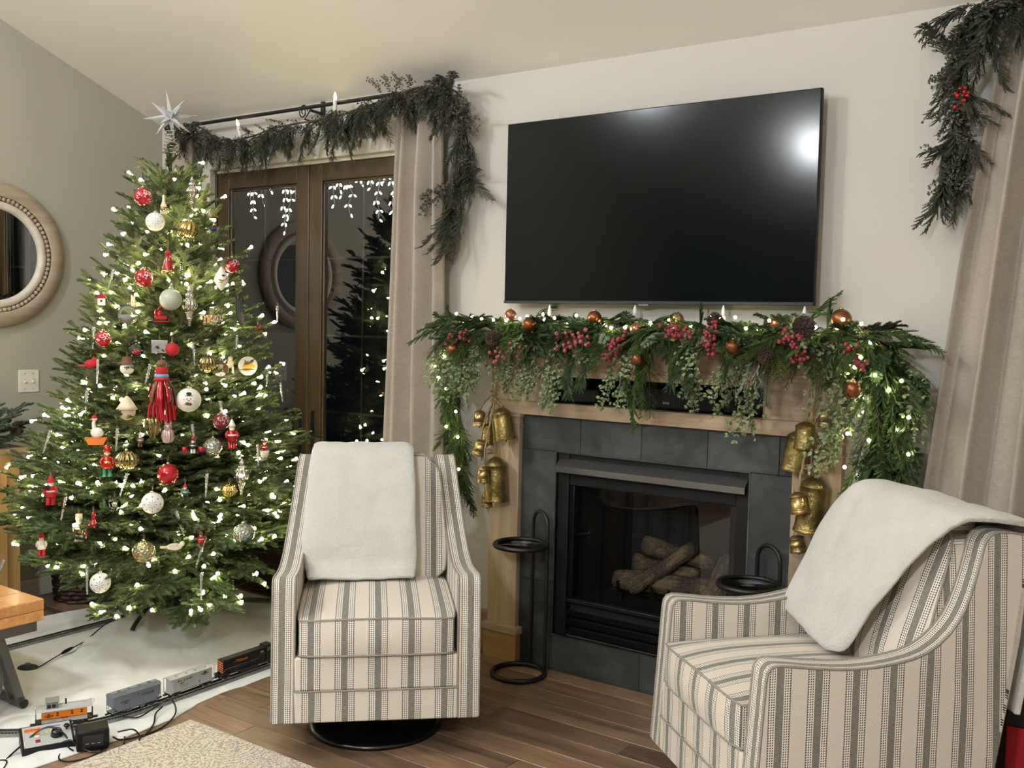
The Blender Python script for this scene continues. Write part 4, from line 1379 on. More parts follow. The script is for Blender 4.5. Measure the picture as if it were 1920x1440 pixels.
def B(i, r, mat, label, name='glass_bauble', **kw):
    t = orn(i, name, label, 0.03 + r * 0.5)
    o_ball(t, r, OM[mat], **kw)
B(1, 0.042, 'redflake', 'red glass bauble highest on the left edge of the tree')
B(2, 0.043, 'whitefir', 'white bauble with pale sprig print under the top red bauble')
B(5, 0.043, 'gold', 'gold spiral ribbed bauble below the top silver finial', rib=12, tw=1.4)
B(8, 0.041, 'redflake', 'red bauble with white print left of the red and gold bell')
B(10, 0.037, 'redflake', 'red bauble with white lace print on the tree edge facing the door')
B(12, 0.049, 'frost', 'large frosted pale green bauble in the upper middle of the tree')
B(20, 0.036, 'redflake', 'small red and white patterned bauble at the left edge halfway up')
B(23, 0.030, 'redmatt', 'small plain red bauble beside the silver photo frame')
B(25, 0.040, 'antgold', 'gold vertically ribbed bauble behind the dog portrait disc', rib=16)
B(37, 0.048, 'antgold', 'gold pumpkin shaped ribbed bauble beside the nutcracker', rib=14, amp=0.09, sq=0.86)
B(39, 0.045, 'red', 'plain shiny red bauble in the lower middle of the tree')
B(40, 0.041, 'silvermosaic', 'round gold speckled glass bauble right of the small drummer')
B(43, 0.038, 'darkred', 'dark red bauble with faint print above the bearded elf')
B(47, 0.046, 'whiteflake', 'white snowflake bauble below the plain red bauble')
B(54, 0.048, 'silvermosaic', 'silvery mosaic glass bauble at the lower right of the tree')
B(55, 0.048, 'mosaic', 'gold mosaic bauble near the bottom middle of the tree')
B(58, 0.043, 'whiteflake', 'white bauble with dark snowflakes hanging lowest over the basket')
# silver finials
t = orn(4, 'finial_ornament', 'silver fluted finial ornament nearest the tree top'); o_finial(t, 0.15, OM['silver'])
t = orn(15, 'finial_ornament', 'silver fluted finial ornament beside the frosted bauble'); o_finial(t, 0.19, OM['silver'])
t = orn(45, 'finial_ornament', 'silver fluted finial ornament at the lower right near the armchair'); o_finial(t, 0.17, OM['silver'])
t = orn(33, 'pinecone_ornament', 'silver ribbed drop ornament under the red tassel'); o_lathe(t, [(0, -0.06), (0.012, -0.05), (0.026, -0.02), (0.034, 0.01), (0.030, 0.035), (0.012, 0.05), (0, 0.052)], OM['antgold'], 12); hook(t, 0.05)
t = orn(46, 'shell_ornament', 'gold fan shell ornament under the lower silver finial'); o_lathe(t, [(0, -0.03), (0.022, -0.022), (0.034, 0.0), (0.024, 0.022), (0, 0.03)], OM['gold'], 18); hook(t, 0.03)
# bell figure, bottle figure
t = orn(7, 'bell_ornament', 'red and gold painted bell ornament on a gold cord'); o_lathe(t, [(0.026, -0.052), (0.027, -0.046), (0.023, -0.02), (0.016, 0.015), (0.010, 0.028), (0.004, 0.03)], bauble_mat('red_gold_print', (150, 40, 34), 0.3, 0.4, 'spots', (220, 180, 90))); MB().ball((0, 0, 0.038), 0.014, 14, 10).build('head', OM['redmatt'], t); MB().lathe([(0.0285, -0.053), (0.029, -0.047), (0.0275, -0.040)], 24).build('band', OM['gold'], t); hook(t, 0.05, 0.07)
t = orn(3, 'bottle_ornament', 'slim cream and gold figure ornament beside the top red bauble'); o_lathe(t, [(0.016, -0.04), (0.017, -0.02), (0.013, 0.0), (0.006, 0.02), (0.006, 0.045), (0, 0.05)], OM['cream']); MB().lathe([(0.0172, -0.022), (0.0175, -0.014), (0.015, -0.008)], 20).build('band', OM['gold'], t); hook(t, 0.05)
t = orn(6, 'drum_ornament', 'small navy ornament on a ribbon near the door edge of the tree top'); MB().ball((0, 0, -0.01), 0.022, 16, 10, (1.2, 0.8, 0.7)).build('body', OM['navy'], t); MB().ball((0.018, -0.006, -0.012), 0.013, 12, 8).build('wing', OM['grey'], t); MB().lathe([(0.006, 0.0), (0.010, 0.012), (0.004, 0.016)], 12).build('cap', OM['gold'], t); MB().tube([(0.012, 0, 0.06), (0, 0, 0.01), (-0.014, 0, 0.065)], 0.0016, 5).build('ribbon', OM['redmatt'], t)
# crystal drop
t = orn(9, 'crystal_drop', 'clear crystal drop on a bead string under the painted bell'); MB().lathe([(0, -0.055), (0.012, -0.035), (0.003, -0.018), (0, -0.016)], 4, smooth=False).build('crystal', OM['clear'], t)
for k in range(7): MB().ball((0, 0, -0.008 + k * 0.011), 0.0052, 8, 6).build('bead', OM['clear'], t)
# white teardrop with painted twig
t = orn(11, 'teardrop_ornament', 'white teardrop ornament with red painted twig beside the lace bauble', rz=0.2); o_lathe(t, [(0, -0.058), (0.014, -0.045), (0.034, -0.012), (0.030, 0.012), (0.014, 0.038), (0.004, 0.055), (0, 0.056)], OM['ivory']); MB().tube([(-0.020, -0.028, -0.006), (0, -0.034, -0.012), (0.020, -0.026, 0.0)], 0.0022, 6).build('painted_twig', OM['redmatt'], t); MB().ball((0.002, -0.0285, 0.012), 0.008, 10, 8, (1, 0.4, 0.7)).build('painted_bird', OM['black'], t); hook(t, 0.055)
# clear globe with snow
t = orn(13, 'snow_globe_ornament', 'clear glass globe half filled with snow and a striped ribbon'); MB().ball((0, 0, 0), 0.046, 24, 16).build('globe', OM['clear'], t)
MB().grid(lambda u_, v_: (0.0445 * math.sin(PI / 2 + (1 - v_) * 0 + v_ * PI / 2) * math.cos(2 * PI * u_), 0.0445 * math.sin(PI / 2 + v_ * PI / 2) * math.sin(2 * PI * u_), 0.0445 * math.cos(PI / 2 + v_ * PI / 2) + 0.0), 24, 8, closeu=True).add([(0.0445 * math.cos(2 * PI * k / 24), 0.0445 * math.sin(2 * PI * k / 24), 0.0) for k in range(24)], [tuple(range(24))]).build('snow', OM['white'], t); MB().rbox(0.012, -0.012, 0.036, 0.030, -0.009, 0.088, 0.001).build('ribbon', bauble_mat('striped_ribbon', (214, 190, 160), 0.7, 0, 'spots', (150, 50, 44), 30, 0), t); cap(t, 0.046)
# red sleigh
t = orn(14, 'sleigh_ornament', 'little red sleigh ornament below the frosted bauble'); MB().rbox(-0.026, -0.012, -0.028, 0.030, 0.012, -0.010, 0.004).build('body', OM['red'], t); MB().rbox(-0.026, -0.012, -0.012, -0.016, 0.012, 0.016, 0.003).build('backrest', OM['red'], t)
for y in (-0.012, 0.012): MB().tube([(-0.034, y, -0.036), (0.03, y, -0.036), (0.038, y, -0.028), (0.034, y, -0.022)], 0.0022, 6).build('runner', OM['redmatt'], t)
MB().ball((-0.004, 0, 0.0), 0.014, 12, 8).build('sack', OM['redmatt'], t); MB().tube([(-0.012, 0, 0.016), (0.0, 0, 0.036), (0.014, 0, 0.02)], 0.003, 6).build('bow', OM['red'], t); hook(t, 0.03)
# basket house
t = orn(16, 'house_ornament', 'gold studded lantern ornament with a yellow window'); MB().rbox(-0.042, -0.018, -0.026, 0.042, 0.018, 0.024, 0.006).build('body', OM['mosaic'], t); MB().rbox(-0.034, -0.0195, -0.012, -0.012, -0.017, 0.014, 0.001).build('window', OM['yellow'], t); MB().rbox(-0.030, -0.0205, -0.010, -0.024, -0.018, 0.010, 0.001).build('window_bar', OM['black'], t); hook(t, 0.024)
# dark oval
t = orn(17, 'oval_ornament', 'dark oval pendant ornament at the door edge of the tree', rz=0.9, tilt=-0.25); MB().ball((0, 0, 0), 1.0, 24, 14, (0.030, 0.007, 0.062)).build('plate', OM['grey'], t); MB().tube([(0.031 * math.cos(k * PI / 18), 0, 0.063 * math.sin(k * PI / 18)) for k in range(36)], 0.002, 5, closed=True).build('rim', OM['black'], t); hook(t, 0.062)
# red birds
def bird(i, label):
    t = orn(i, 'bird_ornament', label); MB().ball((0, 0, 0), 0.021, 14, 10, (1.25, 0.85, 0.95)).build('body', OM['redmatt'], t); MB().ball((0.016, 0, 0.017), 0.013, 12, 8).build('head', OM['redmatt'], t); MB().lathe([(0.005, 0), (0, 0.011)], 6, Matrix.Translation((0.027, 0, 0.017)) @ Matrix.Rotation(PI / 2, 4, 'Y')).build('beak', OM['yellow'], t); MB().rbox(-0.048, -0.006, -0.012, -0.016, 0.006, -0.004, 0.003).build('tail', OM['redmatt'], t); MB().lathe([(0.007, 0.024), (0.0, 0.040)], 8, Matrix.Translation((0.012, 0, 0))).build('crest', OM['redmatt'], t); hook(t, 0.03)
bird(18, 'red felt bird ornament at the right edge of the tree'); bird(32, 'red felt bird ornament near the left edge above the light switch height')
t = orn(19, 'birdhouse_ornament', 'tiny white birdhouse ornament with a red roof at the left edge'); MB().rbox(-0.016, -0.014, -0.03, 0.016, 0.014, 0.004, 0.002).build('walls', OM['ivory'], t); MB().prism([(-0.026, 0.002), (0.026, 0.002), (0, 0.030)], -0.018, 0.018, 'y').build('roof', OM['red'], t); MB().ball((0, -0.0135, -0.010), 0.006, 10, 6, (1, 0.3, 1)).build('door_hole', OM['black'], t); hook(t, 0.028)
t = orn(21, 'clear_globe_ornament', 'clear glass globe with red berries inside'); MB().ball((0, 0, 0), 0.036, 24, 14).build('globe', OM['clear'], t)
for q in ((0.006, 0, -0.016), (-0.008, 0.006, -0.018), (0.012, -0.006, -0.010), (0.0, -0.008, -0.012)): MB().ball(q, 0.009, 10, 8).build('berry', OM['red'], t)
MB().tube([(0.034 * math.cos(k * PI / 12), 0.034 * math.sin(k * PI / 12), 0.0) for k in range(24)], 0.0016, 5, closed=True).build('band', OM['silver'], t); cap(t, 0.036)
t = orn(22, 'photo_frame_ornament', 'small silver photo frame ornament in the middle of the tree'); MB().rbox(-0.036, -0.004, -0.030, 0.036, 0.004, 0.030, 0.003).build('frame', OM['silver'], t); MB().rbox(-0.028, -0.0055, -0.022, 0.028, -0.0035, 0.022, 0.0005).build('picture', bauble_mat('grey_photo', (150, 150, 146), 0.4, 0, 'spots', (40, 40, 40), 16, 0.3), t); hook(t, 0.03)
t = orn(24, 'snowman_head_ornament', 'round white snowman head ornament with a brown hat'); MB().ball((0, 0, -0.012), 0.030, 18, 12, (1, 0.9, 0.9)).build('head', OM['ivory'], t); MB().lathe([(0.036, 0.010), (0.036, 0.014), (0.022, 0.016), (0.020, 0.040), (0.0, 0.041)], 20).build('hat', OM['brown'], t)
for x in (-0.009, 0.009): MB().ball((x, -0.026, -0.006), 0.003, 8, 6).build('eye', OM['black'], t)
MB().lathe([(0.004, 0), (0, 0.016)], 8, Matrix.Translation((0, -0.026, -0.013)) @ Matrix.Rotation(PI / 2, 4, 'X')).build('nose', OM['orange'], t); hook(t, 0.04)
t = orn(26, 'portrait_disc', 'round disc ornament with a cream puppy portrait'); o_disc(t, 0.036, OM['brown'], [(0, -0.62, 0.62, 0.3, 'ivory'), (0.05, -0.7, 0.2, 0.2, 'blue'), (0, 0.12, 0.5, 0.52, 'cream'), (-0.42, 0.2, 0.18, 0.34, 'brown'), (0.42, 0.2, 0.18, 0.34, 'brown'), (-0.17, 0.2, 0.07, 0.08, 'black'), (0.17, 0.2, 0.07, 0.08, 'black'), (0, -0.02, 0.1, 0.08, 'black')])
t = orn(28, 'painted_disc', 'white disc ornament painted with a yellow hill'); o_disc(t, 0.045, OM['ivory'], [(0.05, -0.05, 0.62, 0.3, 'yellow'), (0.05, 0.2, 0.4, 0.28, 'yellow'), (0, -0.34, 0.7, 0.06, 'black'), (-0.05, -0.5, 0.5, 0.06, 'orange'), (-0.3, 0.55, 0.04, 0.14, 'black'), (0.5, 0.5, 0.04, 0.14, 'black')])
t = orn(27, 'reindeer_ornament', 'small cream reindeer ornament between the two discs'); MB().ball((0, 0, 0.0), 0.016, 12, 8, (0.9, 0.8, 1.3)).build('body', OM['cream'], t)
for x in (-0.010, 0.010): MB().tube([(x, 0, -0.012), (x * 1.4, 0, -0.052)], [0.0055, 0.0045], 8).build('leg', OM['ivory'], t)
MB().ball((0, -0.004, 0.026), 0.011, 12, 8).build('head', OM['cream'], t)
for x in (-1, 1): MB().tube([(x * 0.004, 0, 0.034), (x * 0.012, 0, 0.046), (x * 0.010, 0, 0.056)], 0.0016, 5).build('antler', OM['brown'], t)
hook(t, 0.036)
# the large red tassel
t = orn(29, 'tassel_ornament', 'large red ribbon and yarn tassel ornament with a red crown', 0.09)
MB().ball((0, 0, 0.105), 0.026, 14, 10, (1, 0.9, 1.1)).build('head', OM['redmatt'], t); MB().lathe([(0.020, 0.122), (0.024, 0.135), (0.012, 0.150), (0.0, 0.152)], 10).build('crown', OM['brown'], t); MB().lathe([(0.026, 0.074), (0.031, 0.080), (0.027, 0.090)], 16).build('collar', OM['blue'], t); MB().lathe([(0.030, 0.060), (0.034, 0.066), (0.029, 0.076)], 16).build('collar', OM['redmatt'], t)
rr_ = random.Random(5)
for k in range(16):
    a = 2 * PI * k / 16 + rr_.uniform(-.1, .1); r1 = rr_.uniform(0.045, 0.068); l = rr_.uniform(0.055, 0.10)
    MB().tube([(0.022 * math.cos(a), 0.022 * math.sin(a), 0.066), (r1 * 0.8 * math.cos(a), r1 * 0.8 * math.sin(a), 0.03), (r1 * math.cos(a), r1 * math.sin(a), 0.055 - l), (r1 * 0.96 * math.cos(a), r1 * 0.96 * math.sin(a), 0.04 - l)], [0.005, 0.009, 0.010, 0.008], 6, flatz=0.3).build('ribbon', OM['red'] if k % 5 else OM['brown'], t)
for k in range(46):
    a = 2 * PI * rr_.random(); r1 = 0.05 * math.sqrt(rr_.random()) + 0.006
    MB().tube([(r1 * 0.6 * math.cos(a), r1 * 0.6 * math.sin(a), 0.0), (r1 * math.cos(a), r1 * math.sin(a), -0.06), (r1 * 1.05 * math.cos(a + .1), r1 * 1.05 * math.sin(a + .1), -0.105 - 0.012 * rr_.random())], 0.0032, 5).build('yarn', OM['redmatt'], t)
hook(t, 0.15, 0.03)
# snowman print bauble
t = orn(30, 'snowman_bauble', 'large white bauble printed with a top hat snowman face', 0.08); o_ball(t, 0.053, OM['ivory'])
for (x, z, sx, sz, m_) in ((0, 0.58, 0.22, 0.16, 'black'), (0, 0.42, 0.36, 0.04, 'black'), (-0.14, 0.16, 0.05, 0.06, 'black'), (0.14, 0.16, 0.05, 0.06, 'black'), (0.0, 0.02, 0.14, 0.05, 'orange'), (-0.1, -0.24, 0.2, 0.14, 'brown'), (0.1, -0.28, 0.14, 0.14, 'brown'), (-0.4, 0.1, 0.04, 0.04, 'grey'), (0.42, -0.05, 0.04, 0.04, 'grey'), (-0.34, -0.3, 0.04, 0.04, 'grey')):
    y = -math.sqrt(max(0, 1 - x * x - z * z))
    M = Matrix.Translation(Vector((x, y, z)) * 0.053) @ aim((0, 0, 0), (x, y, z)) 
    MB().ball((0, 0, 0), 0.053, 12, 8, (0.012, sx, sz), M).build('print', OM[m_], t)
t = orn(31, 'hat_bauble', 'cream ball ornament with a burlap cap and dark snowflakes'); MB().ball((0, 0, -0.016), 0.036, 20, 14).build('ball', bauble_mat('cream_flake', (222, 206, 168), 0.45, 0, 'spots', (60, 62, 56), 14, 0.2), t); MB().lathe([(0.046, -0.006), (0.034, 0.012), (0.016, 0.040), (0.005, 0.052), (0, 0.053)], 18).build('cap', OM['cream'], t); hook(t, 0.052)
t = orn(34, 'bunny_ornament', 'rose silver glass bunny ornament right of the tassel'); o_lathe(t, [(0, -0.05), (0.018, -0.045), (0.026, -0.02), (0.022, 0.005), (0.012, 0.014)], OM['pink'], 10); MB().ball((0, -0.002, 0.022), 0.017, 14, 10).build('head', OM['pink'], t)
for x in (-0.010, 0.010): MB().lathe([(0.005, 0), (0.0055, 0.014), (0, 0.028)], 8, Matrix.Translation((x, 0, 0.034))).build('ear', OM['pink'], t)
for x in (-0.006, 0.006): MB().ball((x, -0.017, 0.025), 0.0024, 6, 5).build('eye', OM['black'], t)
hook(t, 0.05)
t = orn(35, 'goose_boat_ornament', 'white goose ornament with red cap in a yellow boat', 0.07); MB().prism([(-0.045, -0.012), (0.045, -0.012), (0.030, -0.042), (-0.030, -0.042)], -0.018, 0.018, 'y').build('boat', OM['orange'], t); MB().ball((0.004, 0, 0.008), 0.024, 14, 10, (1.1, 0.8, 1.0)).build('body', OM['ivory'], t); MB().tube([(-0.006, 0, 0.02), (-0.010, 0, 0.05), (-0.006, 0, 0.064)], [0.010, 0.007, 0.007], 8).build('neck', OM['ivory'], t); MB().ball((-0.006, 0, 0.068), 0.011, 10, 8).build('head', OM['ivory'], t); MB().lathe([(0.012, 0.072), (0.009, 0.082), (0, 0.086)], 10, Matrix.Translation((-0.006, 0, 0))).build('cap', OM['redmatt'], t); MB().lathe([(0.004, 0), (0, 0.016)], 6, Matrix.Translation((-0.014, -0.002, 0.066)) @ Matrix.Rotation(-PI / 2, 4, 'Y')).build('beak', OM['orange'], t); hook(t, 0.085)
t = orn(36, 'nutcracker_ornament', 'red coated nutcracker ornament with green trousers', 0.07); o_figure(t, 0.13, 'red', 'green', 'skin', 'red', 'gold', 'tall')
t = orn(38, 'gnome_ornament', 'tiny pink gnome ornament left of the rose bunny'); o_figure(t, 0.06, 'brown', 'brown', 'skin', 'pink', 'ivory')
t = orn(41, 'drummer_ornament', 'small drummer ornament with two red drums', 0.07); o_figure(t, 0.07, 'black', 'ivory', 'skin', 'red', 'ivory', 'tall')
for x in (-0.034, 0.034): MB().lathe([(0, -0.03), (0.012, -0.03), (0.012, -0.006), (0, -0.006)], 14, Matrix.Translation((x, 0, 0))).build('drum', OM['red'], t)
t = orn(42, 'elf_ornament', 'tall white bearded elf ornament in red', 0.07); o_figure(t, 0.125, 'red', 'red', 'skin', 'ivory', 'ivory')
t = orn(44, 'santa_cup_ornament', 'red hatted figure in a white cup at the right edge above the armchair', 0.06); o_figure(t, 0.07, 'red', 'ivory', 'skin', 'red', 'ivory'); MB().lathe([(0.016, -0.046), (0.022, -0.016), (0.020, -0.016), (0.014, -0.044)], 18).build('cup', OM['ivory'], t); MB().rbox(0.018, -0.004, -0.012, 0.032, 0.004, 0.0, 0.002).build('leaf', OM['green'], t)
t = orn(48, 'santa_ornament', 'tiny white bearded santa figure below the plain red bauble', 0.06); o_figure(t, 0.07, 'green', 'black', 'skin', 'redmatt', 'ivory')
t = orn(49, 'glass_cube_ornament', 'small clear faceted glass ornament low on the left side'); MB().lathe([(0, -0.034), (0.022, -0.016), (0.026, 0.008), (0.014, 0.028), (0, 0.03)], 6, smooth=False).build('glass', OM['clear'], t); MB().ball((0, 0, 0), 0.012, 8, 6).build('core', OM['silver'], t); hook(t, 0.03)
t = orn(50, 'soldier_ornament', 'white trousered nutcracker soldier low on the left of the tree', 0.07); o_figure(t, 0.115, 'antgold', 'ivory', 'skin', 'cream', 'ivory', 'tall'); MB().rbox(0.022, -0.006, -0.05, 0.030, 0.004, 0.012, 0.002).build('cane', OM['redflake'], t)
t = orn(51, 'red_drop_ornament', 'glossy red drop ornament beside the nutcracker soldier', 0.07); o_lathe(t, [(0, -0.032), (0.014, -0.03), (0.024, -0.022), (0.010, -0.008), (0.006, 0.01), (0.010, 0.022), (0.002, 0.036), (0, 0.037)], OM['red']); hook(t, 0.036)
t = orn(52, 'santa_doll_ornament', 'red santa doll ornament on the far left branches', 0.07); o_figure(t, 0.125, 'redmatt', 'redmatt', 'skin', 'redmatt', 'ivory')
t = orn(53, 'skier_ornament', 'slim red and white skier ornament at the lowest left', 0.07); o_figure(t, 0.10, 'ivory', 'redmatt', 'skin', 'redmatt', 'ivory'); MB().rbox(-0.03, -0.012, -0.056, 0.03, -0.004, -0.052, 0.001).build('ski', OM['brown'], t)
t = orn(56, 'mouse_ornament', 'small red and white ornament figure low right of centre', 0.06); o_figure(t, 0.07, 'redmatt', 'brown', 'ivory', 'redmatt', 'ivory')
t = orn(57, 'dove_ornament', 'white dove ornament near the bottom of the tree', 0.06); MB().ball((0, 0, 0), 0.019, 14, 10, (1.7, 0.8, 0.8)).build('body', OM['ivory'], t); MB().ball((0.032, 0, 0.012), 0.011, 10, 8).build('head', OM['ivory'], t); MB().rbox(-0.058, -0.010, -0.004, -0.024, 0.010, 0.004, 0.003).build('tail', OM['cream'], t); MB().ball((-0.004, -0.012, 0.008), 0.014, 10, 8, (1.4, 0.3, 0.7)).build('wing', OM['cream'], t); hook(t, 0.02)

# twisted glass icicles
def ice_mat():
    m = NM('twisted_ice_glass')
    m.set(Base_Color=(0.92, 0.95, 0.93), Roughness=0.08)
    m.b.inputs['Transmission Weight'].default_value = 0.75
    m.b.inputs['Coat Weight'].default_value = 0.7
    return m.m
M_ICE = ice_mat()
def ice_mesh(l):
    def fn(u_, v_):
        a = 2 * PI * u_
        r = 0.0062 * (1 - 0.55 * v_) * (1 + 0.32 * math.cos(2 * a + v_ * l * 420)) + 0.0006
        return (r * math.cos(a), r * math.sin(a), -l * v_)
    return MB().grid(fn, 8, 40, closeu=True).mesh('icicle', M_ICE)
ICE = [((-4.152, -1.100, 1.801), .09, .25, 'at the left edge high on the tree'), ((-3.884, -0.981, 1.740), .085, .2, 'in front of the frosted green bauble'), ((-4.066, -1.235, 1.391), .11, .05, 'at the left below the red patterned bauble'),
       ((-3.841, -1.124, 1.374), .09, .22, 'just above the big red tassel'), ((-3.769, -0.951, 1.470), .10, -.08, 'under the long silver finial'), ((-3.643, -0.898, 1.209), .10, -.1, 'right of the snowman bauble'),
       ((-3.760, -0.518, 1.337), .08, .05, 'below the yellow hill disc at the right'), ((-3.826, -0.376, 1.267), .10, -.12, 'farthest out on the right towards the door'), ((-4.063, -1.292, 1.252), .10, .05, 'level with the tassel at the far left'),
       ((-4.221, -1.371, 1.066), .10, .3, 'at the far left level with the goose boat'), ((-3.858, -1.277, 1.098), .10, .05, 'between the goose boat and the tassel'), ((-3.653, -1.044, 1.115), .10, -.15, 'above the little drummer'),
       ((-3.562, -0.750, 1.005), .10, -.05, 'below the santa cup near the right edge'), ((-3.623, -1.149, 0.743), .11, -.3, 'tilted right of the white snowflake bauble'), ((-3.557, -1.045, 0.620), .12, .3, 'tilted at the lower right of the tree'),
       ((-3.895, -1.400, 0.505), .12, .0, 'hanging just left of the lowest snowflake bauble'), ((-3.552, -1.069, 0.469), .12, .02, 'hanging lowest over the white cloth'), ((-3.781, -1.280, 0.908), .10, .3, 'left of the lower white snowflake bauble'),
       ((-4.023, -1.418, 0.793), .10, .2, 'below the red santa doll'), ((-3.583, -1.017, 0.898), .10, .05, 'between the red bauble and the lower finial'), ((-3.829, -0.398, 1.653), .08, .0, 'beside the dark oval at the right edge'),
       ((-4.530, -1.423, 0.439), .10, .35, 'at the extreme lower left tip of the tree'), ((-4.171, -1.189, 1.534), .10, .05, 'below the tiny birdhouse'), ((-3.761, -0.706, 1.508), .08, .05, 'below the white teardrop ornament')]
ice_cache = {}
for (p, l, tl, where) in ICE:
    if l not in ice_cache: ice_cache[l] = ice_mesh(l)
    p = Vector(p); p = p + (CP - p).normalized() * 0.06
    t = thing('icicle_ornament', 'twisted clear glass icicle ornament ' + where, 'ornament', p, 0, 'glass icicles on the christmas tree')
    t.rotation_euler = (0, 0, FACE)
    o = obj('icicle', ice_cache[l], t, Matrix.Rotation(tl, 4, 'Y'))
    MB().tube([(0, 0, -0.002), (0.003, 0, 0.010), (0, 0, 0.020), (-0.003, 0, 0.010)], 0.0007, 4).build('hanger', M_HOOK, t)

# ------------------------------------------------------------------ garland sprigs
def leafy(name, mat, L, n, lw, ll, seed, droop=0.25, pairs=True):
    """branching stem with oval leaves (boxwood / eucalyptus like)"""
    rr = random.Random(seed); mb = MB(); st = MB()
    ax = lambda f_: Vector((L * f_, 0.06 * L * math.sin(f_ * 4 + seed), -droop * L * f_ * f_))
    def leaf(p, d, s):
        n_ = d.cross(Vector((rr.uniform(-.5, .5), rr.uniform(-.5, .5), 1))).normalized()
        up = n_.cross(d)
        w, l = lw * s, ll * s
        q = [p, p + d * l * .3 + n_ * w * .46, p + d * l * .68 + n_ * w * .44, p + d * l - up * .1 * l, p + d * l * .68 - n_ * w * .44, p + d * l * .3 - n_ * w * .46,
             p + d * l * .3 - up * 0.10 * l, p + d * l * .68 - up * 0.12 * l]
        o = len(mb.v)
        mb.v.extend([tuple(x) for x in q])
        for fc in ((0, 1, 6), (1, 2, 7, 6), (2, 3, 7), (3, 4, 7), (4, 5, 6, 7), (5, 0, 6)):
            mb.f.append(tuple(o + i for i in fc)); mb.s.append(False)
    def run(f, l, k):
        """leaves in pairs along a stem given by f(0..1)"""
        for q in range(k):
            f_ = 0.15 + 0.85 * q / max(1, k - 1)
            p = f(f_); t = (f(min(1, f_ + .03)) - f(max(0, f_ - .03))).normalized()
            side = t.cross(Vector((0, 0, 1)))
            side = side.normalized() if side.length > 1e-3 else Vector((0, 1, 0))
            up = side.cross(t)
            for s in (1, -1):
                roll = rr.uniform(-1.0, 1.0); a = rr.uniform(0.7, 1.25)
                sd = side * s * math.cos(roll) + up * math.sin(roll)
                leaf(p, (t * math.cos(a) + sd * math.sin(a)).normalized(), rr.uniform(0.75, 1.1) * (1 - 0.25 * f_))
        leaf(f(1), (f(1) - f(0.9)).normalized(), 0.75)
        st.tube([f(x / 5) for x in range(6)], 0.0011, 3, caps=False)
    run(ax, L, n)
    for q in range(6):
        f0 = 0.12 + 0.66 * q / 5
        p = ax(f0); t = (ax(f0 + .02) - ax(f0 - .02)).normalized()
        side = t.cross(Vector((0, 0, 1))).normalized() * (1 if q % 2 else -1)
        l = L * (0.46 - 0.30 * f0) * rr.uniform(0.85, 1.15)
        d = (t * rr.uniform(0.75, 1.0) + side * rr.uniform(0.45, 0.75) + Vector((0, 0, rr.uniform(-.2, .35)))).normalized()
        run(lambda x, p=p, d=d, l=l: p + d * l * x + Vector((0, 0, -0.22 * l * x * x)), l, max(3, int(n * 0.42)))
    nf = len(mb.f)
    mb.add(st.v, st.f, True)
    me = mb.mesh(name, mat); me.materials.append(M_BARK)
    me.polygons.foreach_set('material_index', [0] * nf + [1] * (len(mb.f) - nf))
    return me

def cedar(name, mat, L, seed, droop=0.35, width=0.40, sc=0.0046):
    """flat feathery frond: side sprays with scale-like leaflets"""
    rr = random.Random(seed); mb = MB()
    ax = lambda f_: Vector((L * f_, 0.05 * L * math.sin(f_ * 3 + seed), -droop * L * f_ ** 1.7))
    def leaflet(p, d, side, l, w):
        needle_quads(mb, p, d, side, l, w)
    def frond(p, d, l, up):
        n = max(4, int(l / 0.0062))
        side = d.cross(up).normalized()
        for k in range(n):
            f_ = k / n
            q = p + d * l * f_ + Vector((0, 0, -0.25 * l * f_ * f_))
            w = 0.018 * (1 - 0.6 * f_) + 0.004
            for s in (1, -1):
                dd = (d * 0.8 + side * s * rr.uniform(0.5, 0.8) + up * rr.uniform(-.15, .25)).normalized()
                leaflet(q, dd, up, w, sc)
        leaflet(p + d * l + Vector((0, 0, -0.25 * l)), d, up, 0.012, sc)
    n = int(L / 0.0115)
    for k in range(n):
        f_ = 0.06 + 0.94 * k / n
        p = ax(f_); t = (ax(min(1, f_ + .02)) - ax(f_ - .02)).normalized()
        side = t.cross(Vector((0, 0, 1))).normalized()
        s = 1 if k % 2 else -1
        l = width * L * (1 - 0.75 * f_) * min(1, f_ * 5 + 0.35) * rr.uniform(0.7, 1.1)
        a = rr.uniform(0.5, 0.8)
        up = side.cross(t)
        d = (t * math.cos(a) + side * s * math.sin(a) + up * rr.uniform(-.25, .3)).normalized()
        frond(p, d, l, up)
    nf = len(mb.f)
    st = MB().tube([ax(k / 8) for k in range(9)], 0.0016, 4)
    mb.add(st.v, st.f, True)
    me = mb.mesh(name, mat); me.materials.append(M_BARK)
    me.polygons.foreach_set('material_index', [0] * nf + [1] * (len(mb.f) - nf))
    return me

def pine(name, mat, L, seed, nl=0.055, nw=0.0022, droop=0.3, dens=0.0026):
    """soft long-needled sprig"""
    rr = random.Random(seed); mb = MB()
    ax = lambda f_: Vector((L * f_, 0.04 * L * math.sin(f_ * 3 + seed), -droop * L * f_ ** 1.7))
    n = int(L / dens)
    for k in range(n):
        f_ = k / n
        p = ax(f_); t = (ax(min(1, f_ + .02)) - ax(max(0, f_ - .02))).normalized()
        for q in range(3):
            v = Vector((rr.uniform(-1, 1), rr.uniform(-1, 1), rr.uniform(-1, 1)))
            v = (v - t * v.dot(t)).normalized()
            d = (t * rr.uniform(0.8, 1.6) + v * 0.8).normalized()
            needle_quads(mb, p, d, t, nl * rr.uniform(0.7, 1.1), nw)
    nf = len(mb.f)
    st = MB().tube([ax(k / 6) for k in range(7)], 0.002, 4)
    mb.add(st.v, st.f, True)
    me = mb.mesh(name, mat); me.materials.append(M_BARK)
    me.polygons.foreach_set('material_index', [0] * nf + [1] * (len(mb.f) - nf))
    return me

